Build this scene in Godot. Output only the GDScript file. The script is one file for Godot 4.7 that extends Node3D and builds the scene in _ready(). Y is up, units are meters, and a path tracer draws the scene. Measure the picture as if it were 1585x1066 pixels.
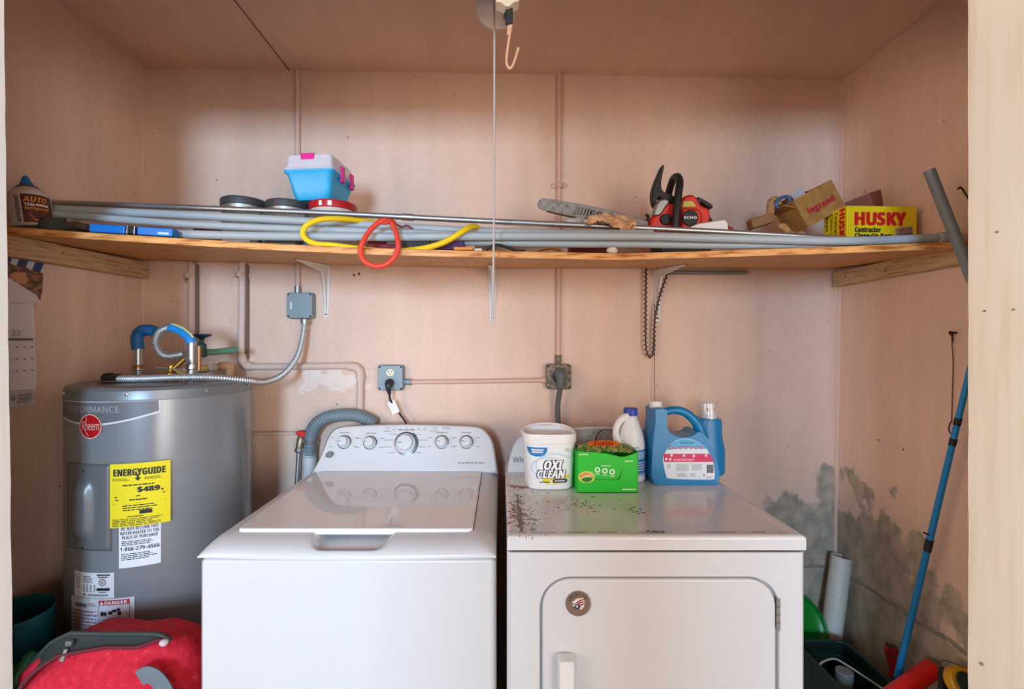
extends Node3D
# A laundry nook: washer, dryer, water heater and a sagging shelf of odds and ends, seen through its opening.
# Metres, y up. The camera stands at x = 0, z = 0 and looks down -z; the back wall is at z = -1.823.

const F := 720.0
const EYE := 1.36
const BACK := 1.823


func _ready() -> void:
	# ---- camera
	var cam := Camera3D.new()
	cam.name = "camera"
	cam.projection = Camera3D.PROJECTION_FRUSTUM
	cam.near = 0.05
	cam.far = 100.0
	cam.size = 2.0 * 0.05 * 533.0 / F
	cam.frustum_offset = Vector2(16.5 / F * 0.05, -3.0 / F * 0.05)
	cam.position = Vector3(0, EYE, 0)
	add_child(cam)
	cam.current = true
	# ---- sky and exposure
	var env := Environment.new()
	var sky := Sky.new()
	var sm := ProceduralSkyMaterial.new()
	sm.sky_top_color = Color(0.55, 0.68, 0.88)
	sm.sky_horizon_color = Color(0.86, 0.90, 0.95)
	sm.ground_bottom_color = Color(0.50, 0.47, 0.43)
	sm.ground_horizon_color = Color(0.66, 0.63, 0.59)
	sky.sky_material = sm
	env.background_mode = Environment.BG_SKY
	env.sky = sky
	env.background_energy_multiplier = 1.6
	env.tonemap_mode = Environment.TONE_MAPPER_LINEAR
	env.tonemap_exposure = 1.0
	env.sdfgi_enabled = true
	env.ssao_enabled = true
	env.ssil_enabled = true
	var we := WorldEnvironment.new()
	we.name = "world"
	we.environment = env
	add_child(we)
	# ---- daylight through the two openings of the room the camera stands in
	daylight("window_daylight", Vector3(-0.69, 1.73, 3.58), Vector2(0.88, 0.93), 20.5, Color(0.71, 0.865, 1.0))
	daylight("door_daylight", Vector3(2.35, 1.1, 3.58), Vector2(2.0, 2.18), 10.0, Color(1.0, 0.965, 0.92))
	daylight("side_daylight", Vector3(-2.38, 1.55, 1.0), Vector2(1.38, 1.08), 4.2, Color(1.0, 0.86, 0.72), -PI / 2)
	# ---- the place, largest things first
	make_materials()
	structure()
	washer()
	dryer()
	heater()
	shelf()
	wall_pipes()
	shelf_things()
	laundry_things()
	corner_things()
	small_things()


func daylight(called: String, where: Vector3, size: Vector2, energy: float, tint: Color, turn := 0.0) -> void:
	var l := AreaLight3D.new()
	l.name = called
	l.position = where
	l.rotation.y = turn
	l.area_size = size
	l.light_energy = energy
	l.light_color = tint
	l.area_range = 30.0
	l.area_attenuation = 2.0
	l.shadow_enabled = true
	add_child(l)


# ------------------------------------------------------------------ mesh building
class MB:
	var v := PackedVector3Array()
	var n := PackedVector3Array()
	var uv := PackedVector2Array()
	var idx := PackedInt32Array()
	var xf := Transform3D()

	func vt(p: Vector3, nn: Vector3, t := Vector2.ZERO) -> int:
		v.append(xf * p)
		n.append((xf.basis * nn).normalized())
		uv.append(t)
		return v.size() - 1

	func tri(a: int, b: int, c: int) -> void:
		if (v[b] - v[a]).cross(v[c] - v[a]).dot(n[a] + n[b] + n[c]) > 0.0:
			var s := b
			b = c
			c = s
		idx.append(a)
		idx.append(b)
		idx.append(c)

	func quad(a: Vector3, b: Vector3, c: Vector3, d: Vector3, uvs := [Vector2(0, 1), Vector2(1, 1), Vector2(1, 0), Vector2(0, 0)]) -> void:
		var nn := (b - a).cross(c - a)
		if nn.length() < 1e-12:
			nn = (c - a).cross(d - a)
		nn = nn.normalized()
		var k := vt(a, nn, uvs[0])
		vt(b, nn, uvs[1])
		vt(c, nn, uvs[2])
		vt(d, nn, uvs[3])
		tri(k, k + 1, k + 2)
		tri(k, k + 2, k + 3)

	func box(c: Vector3, s: Vector3, bev := 0.0, turn := Basis()) -> void:
		var h := s * 0.5
		bev = minf(bev, minf(h.x, minf(h.y, h.z)) * 0.95)
		var at := {}
		for ax in 3:
			for sg in [-1, 1]:
				var a1 := (ax + 1) % 3
				var a2 := (ax + 2) % 3
				var nn := Vector3.ZERO
				nn[ax] = sg
				var f := []
				for k in [[-1, -1], [1, -1], [1, 1], [-1, 1]]:
					var p := Vector3.ZERO
					p[ax] = sg * h[ax]
					p[a1] = k[0] * (h[a1] - bev)
					p[a2] = k[1] * (h[a2] - bev)
					var sgn := Vector3i.ZERO
					sgn[ax] = sg
					sgn[a1] = k[0]
					sgn[a2] = k[1]
					var t := Vector2(p.x, -p.y) if ax == 2 else Vector2(p.x, p.z) if ax == 1 else Vector2(p.z, -p.y)
					var id := vt(c + turn * p, turn * nn, t)
					at[[ax, sgn]] = id
					f.append(id)
				tri(f[0], f[1], f[2])
				tri(f[0], f[2], f[3])
		if bev <= 0.0:
			return
		for ax in 3:
			var a1 := (ax + 1) % 3
			var a2 := (ax + 2) % 3
			for s1 in [-1, 1]:
				for s2 in [-1, 1]:
					var lo := Vector3i.ZERO
					lo[a1] = s1
					lo[a2] = s2
					var hi := lo
					lo[ax] = -1
					hi[ax] = 1
					tri(at[[a1, lo]], at[[a1, hi]], at[[a2, hi]])
					tri(at[[a1, lo]], at[[a2, hi]], at[[a2, lo]])
		for x in [-1, 1]:
			for y in [-1, 1]:
				for z in [-1, 1]:
					var q := Vector3i(x, y, z)
					tri(at[[0, q]], at[[1, q]], at[[2, q]])

	# rows of points; normals smooth, du x dv
	func grid(rows: Array, wrap := false, flip := false, closed_v := false) -> void:
		var nv := rows.size()
		var nu: int = rows[0].size()
		var nr := []
		for i in nv:
			var r := PackedVector3Array()
			r.resize(nu)
			nr.append(r)
		var lu := nu if wrap else nu - 1
		var lv := nv if closed_v else nv - 1
		for i in lv:
			for j in lu:
				var i2 := (i + 1) % nv
				var j2 := (j + 1) % nu
				var a: Vector3 = rows[i][j]
				var b: Vector3 = rows[i][j2]
				var c: Vector3 = rows[i2][j2]
				var d: Vector3 = rows[i2][j]
				var nn := (c - a).cross(d - b)
				nr[i][j] += nn
				nr[i][j2] += nn
				nr[i2][j2] += nn
				nr[i2][j] += nn
		var at := v.size()
		var acc := 0.0
		var vs := PackedFloat32Array([0.0])
		for i in range(1, nv):
			acc += (Vector3(rows[i][nu / 2]) - Vector3(rows[i - 1][nu / 2])).length()
			vs.append(acc)
		for i in nv:
			for j in nu:
				var nn: Vector3 = nr[i][j]
				nn = nn.normalized() * (-1.0 if flip else 1.0)
				if nn.length() < 0.5:
					nn = Vector3.UP
				vt(rows[i][j], nn, Vector2(float(j) / maxf(1.0, lu), vs[i] / maxf(acc, 1e-6)))
		for i in lv:
			for j in lu:
				var i2 := (i + 1) % nv
				var j2 := (j + 1) % nu
				tri(at + i * nu + j, at + i * nu + j2, at + i2 * nu + j2)
				tri(at + i * nu + j, at + i2 * nu + j2, at + i2 * nu + j)

	# profile of (radius, height) from the bottom outside to the top; corners sharper than 35 degrees stay sharp
	func lathe(prof: Array, segs := 32, sx := 1.0, sz := 1.0, power := 2.0, from := 0.0, to := TAU) -> void:
		var runs := [[prof[0]]]
		for i in range(1, prof.size()):
			runs[-1].append(prof[i])
			if i < prof.size() - 1:
				var d1: Vector2 = (prof[i] - prof[i - 1]).normalized()
				var d2: Vector2 = (prof[i + 1] - prof[i]).normalized()
				if d1.dot(d2) < 0.82:
					runs.append([prof[i]])
		var whole := to - from > TAU - 0.001
		var cnt := segs if whole else segs + 1
		for run in runs:
			var rows := []
			for q in run:
				var row := []
				for j in cnt:
					var a: float = from + (to - from) * j / segs
					var k := 1.0
					if power != 2.0:
						k = 1.0 / pow(pow(absf(cos(a)), power) + pow(absf(sin(a)), power), 1.0 / power)
					row.append(Vector3(q.x * cos(a) * k * sx, q.y, -q.x * sin(a) * k * sz))
				rows.append(row)
			grid(rows, whole)

	func tube(pts: Array, rad, sides := 10, closed := false, caps := true) -> void:
		var m := pts.size()
		var rows := []
		var nx := Vector3.ZERO
		var first_t := Vector3.ZERO
		var last_t := Vector3.ZERO
		for i in m:
			var a: Vector3 = pts[(i - 1 + m) % m] if closed else pts[maxi(i - 1, 0)]
			var b: Vector3 = pts[(i + 1) % m] if closed else pts[mini(i + 1, m - 1)]
			var t := (b - a).normalized()
			if i == 0:
				nx = t.cross(Vector3.UP if absf(t.y) < 0.9 else Vector3.RIGHT).normalized()
				first_t = t
			nx = (nx - t * nx.dot(t)).normalized()
			var bi := t.cross(nx)
			last_t = t
			var r: float = rad[i] if rad is Array or rad is PackedFloat32Array else rad
			var row := []
			for j in sides:
				var an := TAU * j / sides
				row.append(pts[i] + (nx * cos(an) + bi * sin(an)) * r)
			rows.append(row)
		grid(rows, true, false, closed)
		if caps and not closed:
			for e in 2:
				var row: Array = rows[0] if e == 0 else rows[-1]
				var nn := -first_t if e == 0 else last_t
				var k := v.size()
				for p in row:
					vt(p, nn)
				for j in range(1, sides - 1):
					tri(k, k + j, k + j + 1)

	func fan(poly: PackedVector2Array, z: float, up := 1.0) -> void:
		var ids := Geometry2D.triangulate_polygon(poly)
		if ids.is_empty():
			push_warning("outline crosses itself")
		var k := v.size()
		for p in poly:
			vt(Vector3(p.x, p.y, z), Vector3(0, 0, up), Vector2(p.x, -p.y))
		for i in range(0, ids.size(), 3):
			tri(k + ids[i], k + ids[i + 1], k + ids[i + 2])

	# polygon in x, y; thickness along z, centred on z = 0, edges rounded off by bev
	func prism(poly: PackedVector2Array, depth: float, bev := 0.0) -> void:
		if Geometry2D.is_polygon_clockwise(poly):
			poly.reverse()
		var m := poly.size()
		var en := []
		for i in m:
			var d := (poly[(i + 1) % m] - poly[i]).normalized()
			en.append(Vector2(d.y, -d.x))
		var inner := PackedVector2Array()
		var inset := bev
		for attempt in 6:
			inner.clear()
			for i in m:
				var a: Vector2 = en[(i - 1 + m) % m]
				var b: Vector2 = en[i]
				var mid := (a + b).normalized()
				inner.append(poly[i] - mid * inset / maxf(0.35, mid.dot(b)))
			if not Geometry2D.triangulate_polygon(inner).is_empty():
				break
			inset *= 0.5
		var h := depth * 0.5
		fan(inner if bev > 0.0 else poly, h, 1.0)
		fan(inner if bev > 0.0 else poly, -h, -1.0)
		for i in m:
			var j := (i + 1) % m
			var na: Vector2 = en[i]
			var nb: Vector2 = en[i]
			var pa: Vector2 = en[(i - 1 + m) % m]
			var pb: Vector2 = en[j]
			if na.dot(pa) > 0.75:
				na = (na + pa).normalized()
			if nb.dot(pb) > 0.75:
				nb = (nb + pb).normalized()
			var a3 := Vector3(na.x, na.y, 0)
			var b3 := Vector3(nb.x, nb.y, 0)
			var k := vt(Vector3(poly[i].x, poly[i].y, -h + bev), a3)
			vt(Vector3(poly[j].x, poly[j].y, -h + bev), b3)
			vt(Vector3(poly[j].x, poly[j].y, h - bev), b3)
			vt(Vector3(poly[i].x, poly[i].y, h - bev), a3)
			tri(k, k + 1, k + 2)
			tri(k, k + 2, k + 3)
			if bev > 0.0:
				for s in [-1.0, 1.0]:
					var f := Vector3(0, 0, s)
					var q := vt(Vector3(poly[i].x, poly[i].y, s * (h - bev)), a3)
					vt(Vector3(poly[j].x, poly[j].y, s * (h - bev)), b3)
					vt(Vector3(inner[j].x, inner[j].y, s * h), f)
					vt(Vector3(inner[i].x, inner[i].y, s * h), f)
					tri(q, q + 1, q + 2)
					tri(q, q + 2, q + 3)

	# band between two loops of equal count, flat
	func band(la: Array, lb: Array) -> void:
		var m := la.size()
		for i in m:
			var j := (i + 1) % m
			quad(la[i], la[j], lb[j], lb[i])

	func ball(c: Vector3, r: Vector3, segs := 16, rings := 8) -> void:
		var rows := []
		for i in rings + 1:
			var t := -PI / 2 + PI * i / rings
			var row := []
			for j in segs:
				var a := TAU * j / segs
				row.append(c + Vector3(r.x * cos(t) * cos(a), r.y * sin(t), -r.z * cos(t) * sin(a)))
			rows.append(row)
		grid(rows, true)

	# a sheet laid on a surface: to3.call(Vector2) gives [point, normal]
	func patch(to3: Callable, r: Rect2, nx := 1, ny := 1) -> void:
		var k := v.size()
		for i in ny + 1:
			for j in nx + 1:
				var q := to3.call(r.position + Vector2(r.size.x * j / nx, r.size.y * i / ny)) as Array
				vt(q[0], q[1], Vector2(float(j) / nx, 1.0 - float(i) / ny))
		for i in ny:
			for j in nx:
				var a := k + i * (nx + 1) + j
				tri(a, a + 1, a + nx + 2)
				tri(a, a + nx + 2, a + nx + 1)

	# a flat outline laid on a surface
	func shape(to3: Callable, poly: PackedVector2Array) -> void:
		var ids := Geometry2D.triangulate_polygon(poly)
		var k := v.size()
		for p in poly:
			var q := to3.call(p) as Array
			vt(q[0], q[1], p)
		for i in range(0, ids.size(), 3):
			tri(k + ids[i], k + ids[i + 1], k + ids[i + 2])

	# a printed line of some width along points on a surface
	# the same for a large outline on a curved surface, cut into upright slices
	func shape_fine(to3: Callable, poly: PackedVector2Array, step: float) -> void:
		var lo := Vector2(1e9, 1e9)
		var hi := -lo
		for p in poly:
			lo = lo.min(p)
			hi = hi.max(p)
		var x := lo.x
		while x < hi.x:
			var cut := PackedVector2Array([Vector2(x, lo.y - 1), Vector2(x + step, lo.y - 1), Vector2(x + step, hi.y + 1), Vector2(x, hi.y + 1)])
			for piece in Geometry2D.intersect_polygons(poly, cut):
				shape(to3, piece)
			x += step

	# lettering made heavier by printing it a hair to each side
	func heavy(to3: Callable, s: String, r: Rect2, fat: float, slant := 0.0) -> void:
		var lift := 0.0
		for d in [Vector2(-fat, -fat * 0.6), Vector2(fat, -fat * 0.6), Vector2(-fat, fat * 0.6), Vector2(fat, fat * 0.6)]:
			var up := lift
			text(func(p: Vector2) -> Array:
				var q := to3.call(p) as Array
				return [q[0] + q[1] * up, q[1]], s, Rect2(r.position + d, r.size), true, false, slant)
			lift += 0.00009

	func stroke(to3: Callable, pts: Array, w: float) -> void:
		for i in pts.size() - 1:
			var a: Vector2 = pts[i]
			var b: Vector2 = pts[i + 1]
			var d := (b - a).normalized() * w * 0.5
			var s := Vector2(-d.y, d.x)
			shape(to3, PackedVector2Array([a - d * 0.5 - s, b + d * 0.5 - s, b + d * 0.5 + s, a - d * 0.5 + s]))

	# lettering fitted into a rectangle on a surface
	func text(to3: Callable, s: String, r: Rect2, bold := true, serif := false, slant := 0.0) -> void:
		var tm := TextMesh.new()
		var f := SystemFont.new()
		f.font_names = PackedStringArray(["Droid Serif" if serif else "Droid Sans"])
		f.font_weight = 700 if bold else 400
		tm.font = f
		tm.font_size = 32
		tm.pixel_size = 0.01
		tm.curve_step = 2.0
		tm.depth = 0.0
		tm.text = s
		var arr := tm.get_mesh_arrays()
		var tv: PackedVector3Array = arr[Mesh.ARRAY_VERTEX]
		var ti: PackedInt32Array = arr[Mesh.ARRAY_INDEX]
		if tv.is_empty():
			return
		var lo := Vector3(1e9, 1e9, 0)
		var hi := -lo
		for p in tv:
			lo = lo.min(p)
			hi = hi.max(p)
		var k := v.size()
		for p in tv:
			var q := Vector2((p.x - lo.x) / (hi.x - lo.x), (p.y - lo.y) / (hi.y - lo.y))
			var at := r.position + q * r.size
			at.x += slant * (q.y - 0.5) * r.size.y
			var w := to3.call(at) as Array
			vt(w[0], w[1])
		for i in range(0, ti.size(), 3):
			tri(k + ti[i], k + ti[i + 1], k + ti[i + 2])

	func mesh(off: Vector3) -> ArrayMesh:
		var moved := PackedVector3Array()
		for p in v:
			moved.append(p - off)
		var a := []
		a.resize(Mesh.ARRAY_MAX)
		a[Mesh.ARRAY_VERTEX] = moved
		a[Mesh.ARRAY_NORMAL] = n
		a[Mesh.ARRAY_TEX_UV] = uv
		a[Mesh.ARRAY_INDEX] = idx
		var m := ArrayMesh.new()
		m.add_surface_from_arrays(Mesh.PRIMITIVE_TRIANGLES, a)
		return m


# a place d metres in front of the camera plane
func at(px: float, py: float, d: float) -> Vector3:
	return Vector3((px - 776.0) * d / F, EYE + (530.0 - py) * d / F, -d)


func numbered(called: String, under: Node) -> String:
	if not under.has_node(called):
		return called
	var i := 1
	while under.has_node("%s_%03d" % [called, i]):
		i += 1
	return "%s_%03d" % [called, i]


func tag(o: Node, label: String, category: String, group := "") -> void:
	o.set_meta("label", label)
	o.set_meta("category", category)
	if group:
		o.set_meta("group", group)


func thing(called: String, label: String, category: String, base: Vector3, group := "") -> Node3D:
	var o := Node3D.new()
	o.name = numbered(called, self)
	o.position = base
	add_child(o, true)
	tag(o, label, category, group)
	return o


func origin_of(o: Node) -> Vector3:
	var p := Vector3.ZERO
	while o is Node3D and o != self:
		p += o.position
		o = o.get_parent()
	return p


# one mesh, built in the room's own metres, under a thing or a part
func part(called: String, mb: MB, m: Material, under: Node3D, label := "") -> MeshInstance3D:
	var o := MeshInstance3D.new()
	o.name = numbered(called, under)
	o.mesh = mb.mesh(origin_of(under))
	o.material_override = m
	under.add_child(o, true)
	if label:
		o.set_meta("label", label)
	if called == "printing":
		o.set_meta("kind", "stuff")
	return o


# a thing that is a single mesh
func solo(called: String, mb: MB, m: Material, label := "", category := "", group := "") -> MeshInstance3D:
	var lo := Vector3(1e9, 1e9, 1e9)
	var hi := -lo
	for p in mb.v:
		lo = lo.min(p)
		hi = hi.max(p)
	var base := Vector3((lo.x + hi.x) * 0.5, lo.y, (lo.z + hi.z) * 0.5)
	var o := MeshInstance3D.new()
	o.name = numbered(called, self)
	o.position = base
	o.mesh = mb.mesh(base)
	o.material_override = m
	add_child(o, true)
	if label:
		tag(o, label, category, group)
	return o


func struct(called: String, mb: MB, m: Material) -> MeshInstance3D:
	var o := solo(called, mb, m)
	o.set_meta("kind", "structure")
	return o


func boxed(c: Vector3, s: Vector3, bev := 0.0, turn := Basis()) -> MB:
	var mb := MB.new()
	mb.box(c, s, bev, turn)
	return mb


func tubed(pts: Array, r, sides := 10, closed := false) -> MB:
	var mb := MB.new()
	mb.tube(pts, r, sides, closed)
	return mb


func lathed(prof: Array, xf: Transform3D, segs := 32) -> MB:
	var mb := MB.new()
	mb.xf = xf
	mb.lathe(prof, segs)
	return mb


func place(p: Vector3, turn := Basis()) -> Transform3D:
	return Transform3D(turn, p)


# a turn that brings y onto a direction
func lay(dir: Vector3) -> Basis:
	var y := dir.normalized()
	var x := y.cross(Vector3.BACK if absf(y.z) < 0.9 else Vector3.RIGHT).normalized()
	return Basis(x, y, x.cross(y))


func spline(pts: Array, per := 8, closed := false) -> Array:
	var out := []
	var m := pts.size()
	for i in (m if closed else m - 1):
		var p0 = pts[(i - 1 + m) % m] if closed else pts[maxi(i - 1, 0)]
		var p1 = pts[i]
		var p2 = pts[(i + 1) % m]
		var p3 = pts[(i + 2) % m] if closed else pts[mini(i + 2, m - 1)]
		for k in per:
			var t := float(k) / per
			out.append(0.5 * ((2.0 * p1) + (p2 - p0) * t + (2.0 * p0 - 5.0 * p1 + 4.0 * p2 - p3) * t * t + (3.0 * p1 - p0 - 3.0 * p2 + p3) * t * t * t))
	if not closed:
		out.append(pts[-1])
	return out


# evenly spaced points along a line of points
func even(pts: Array, step: float) -> Array:
	var out := [pts[0]]
	var left := step
	for i in pts.size() - 1:
		var a: Vector3 = pts[i]
		var b: Vector3 = pts[i + 1]
		var l := a.distance_to(b)
		var s := left
		while s <= l:
			out.append(a.lerp(b, s / l))
			s += step
		left = s - l
	return out


func ribbed(pts: Array, r: float, pitch: float, depth: float, sides := 12) -> MB:
	var e := even(pts, pitch / 4.0)
	var rad := []
	for i in e.size():
		rad.append(r - depth * [0.0, 0.35, 1.0, 0.35][i % 4])
	return tubed(e, rad, sides)


func round_rect(c: Vector2, s: Vector2, r: float, seg := 6) -> PackedVector2Array:
	var out := PackedVector2Array()
	var h := s * 0.5 - Vector2(r, r)
	for q in 4:
		var cc := c + Vector2([1, -1, -1, 1][q] * h.x, [1, 1, -1, -1][q] * h.y)
		for k in seg + 1:
			var a := PI / 2 * (q + float(k) / seg)
			out.append(cc + Vector2(cos(a), sin(a)) * r)
	return out


func disc(c: Vector2, r: float, seg := 24, ry := -1.0) -> PackedVector2Array:
	var out := PackedVector2Array()
	for k in seg:
		out.append(c + Vector2(cos(TAU * k / seg) * r, sin(TAU * k / seg) * (r if ry < 0 else ry)))
	return out


func curve2(pts: Array, per := 6, closed := true) -> PackedVector2Array:
	return PackedVector2Array(spline(pts, per, closed))


# a flat surface to print on: origin, right, up
func sheet(o: Vector3, right: Vector3, up: Vector3) -> Callable:
	var nn := right.cross(up).normalized()
	return func(p: Vector2) -> Array: return [o + right * p.x + up * p.y, nn]


# lines of print too small to read
func lines(mb: MB, to3: Callable, r: Rect2, rows: int, rng: RandomNumberGenerator, fill := 0.45, ragged := 0.25) -> void:
	for i in rows:
		var y := r.position.y + r.size.y * (i + 0.5) / rows
		var h := r.size.y / rows * fill
		var x := r.position.x
		var stop := r.end.x - r.size.x * ragged * rng.randf()
		while x < stop - 1e-5:
			var w := minf(r.size.x * rng.randf_range(0.06, 0.2), stop - x)
			mb.patch(to3, Rect2(x, y - h / 2, w, h), maxi(1, int(w / 0.02)), 1)
			x += w + r.size.x * 0.025


# ------------------------------------------------------------------ materials
var M := {}


func mat(hex: String, rough := 0.6, metal := 0.0) -> StandardMaterial3D:
	var m := StandardMaterial3D.new()
	m.albedo_color = Color(hex)
	m.roughness = rough
	m.metallic = metal
	return m


func noise_tex(seed_: int, freq: float, ramp: Array, size := 512, oct := 4, stretch := 1.0) -> NoiseTexture2D:
	var f := FastNoiseLite.new()
	f.seed = seed_
	f.frequency = freq
	f.fractal_octaves = oct
	var t := NoiseTexture2D.new()
	t.width = size
	t.height = int(size / stretch)
	t.seamless = true
	t.noise = f
	var g := Gradient.new()
	g.offsets = PackedFloat32Array(ramp.map(func(q): return q[0]))
	g.colors = PackedColorArray(ramp.map(func(q): return Color(q[1])))
	t.color_ramp = g
	return t


func bump(m: StandardMaterial3D, t: Texture2D, cm: float) -> StandardMaterial3D:
	m.heightmap_enabled = true
	m.heightmap_texture = t
	m.heightmap_scale = cm
	return m


func triplanar(m: StandardMaterial3D, scale: Vector3) -> StandardMaterial3D:
	m.uv1_triplanar = true
	m.uv1_world_triplanar = true
	m.uv1_scale = scale
	return m


# a picture made point by point; paint.call(x, y) takes metres from the lower left and gives a colour
func painted(w: float, h: float, per_m: float, paint: Callable) -> ImageTexture:
	var nx := int(w * per_m)
	var ny := int(h * per_m)
	var bytes := PackedByteArray()
	bytes.resize(nx * ny * 3)
	var k := 0
	for j in ny:
		var y := h * (1.0 - (j + 0.5) / ny)
		for i in nx:
			var c: Color = paint.call(w * (i + 0.5) / nx, y)
			bytes[k] = clampi(int(c.r * 255.0), 0, 255)
			bytes[k + 1] = clampi(int(c.g * 255.0), 0, 255)
			bytes[k + 2] = clampi(int(c.b * 255.0), 0, 255)
			k += 3
	return ImageTexture.create_from_image(Image.create_from_data(nx, ny, false, Image.FORMAT_RGB8, bytes))


func noise(seed_: int, freq: float, oct := 3) -> FastNoiseLite:
	var f := FastNoiseLite.new()
	f.seed = seed_
	f.frequency = freq
	f.fractal_octaves = oct
	return f


const PINK := Color(0.898, 0.768, 0.688)
const BARE := Color(0.610, 0.580, 0.515)


# painted masonry: roller streaks, specks, and bare grey where the paint has gone
func wall_paint(seed_: int, w: float, h: float, bare_h: Callable, marks: Array, touched := Rect2()) -> ImageTexture:
	var low := noise(seed_, 1.3)
	var streak := noise(seed_ + 1, 9.0, 2)
	var fine := noise(seed_ + 2, 60.0, 2)
	var edge := noise(seed_ + 3, 7.0, 5)
	var rng := RandomNumberGenerator.new()
	rng.seed = seed_ + 9
	var spots := marks.duplicate()
	for i in int(w * h * 9.0):
		spots.append([rng.randf() * w, rng.randf() * h, rng.randf_range(0.0015, 0.0042), rng.randf_range(0.35, 0.8)])
	var tex := painted(w, h, 330.0, func(x: float, y: float) -> Color:
		var c := PINK
		var k := 1.0 + 0.030 * low.get_noise_2d(x, y) + 0.022 * streak.get_noise_2d(x, y * 0.12) + 0.016 * fine.get_noise_2d(x, y)
		c = Color(c.r * k, c.g * k, c.b * k)
		if touched.has_area() and touched.grow(0.05).has_point(Vector2(x, y)):
			var m := minf(minf(x - touched.position.x, touched.end.x - x), minf(y - touched.position.y, touched.end.y - y)) + 0.05 * edge.get_noise_2d(x * 1.5, y * 2.5)
			c = c.lerp(Color(0.93, 0.875, 0.835), clampf(m / 0.006, 0.0, 1.0) * 0.75)
		var b: float = bare_h.call(x)
		if b > 0.0:
			var e := y + 0.26 * edge.get_noise_2d(x, y * 0.75) - b
			if e < 0.012:
				var t := clampf((0.012 - e) / 0.05, 0.0, 1.0) * (0.78 + 0.5 * edge.get_noise_2d(x * 2.0 + 9.0, y * 2.0))
				c = c.lerp(BARE * (1.0 + 0.10 * fine.get_noise_2d(x * 0.4, y * 0.1)), clampf(t, 0.0, 1.0))
		return c)
	var im := tex.get_image()
	for s in spots:
		var r: float = s[2]
		for i in range(int((s[0] - r) * 330.0), int((s[0] + r) * 330.0) + 2):
			for j in range(int((h - s[1] - r) * 330.0), int((h - s[1] + r) * 330.0) + 2):
				var d := Vector2(((i + 0.5) / 330.0 - s[0]) * 1.2, h - (j + 0.5) / 330.0 - s[1]).length() + 0.0010 * fine.get_noise_2d(i * 0.03, j * 0.03)
				if i >= 0 and j >= 0 and i < im.get_width() and j < im.get_height() and d < r:
					im.set_pixel(i, j, im.get_pixel(i, j).lerp(Color(0.25, 0.17, 0.13), s[3] * clampf((r - d) / 0.0012, 0.0, 1.0)))
	return ImageTexture.create_from_image(im)


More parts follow.
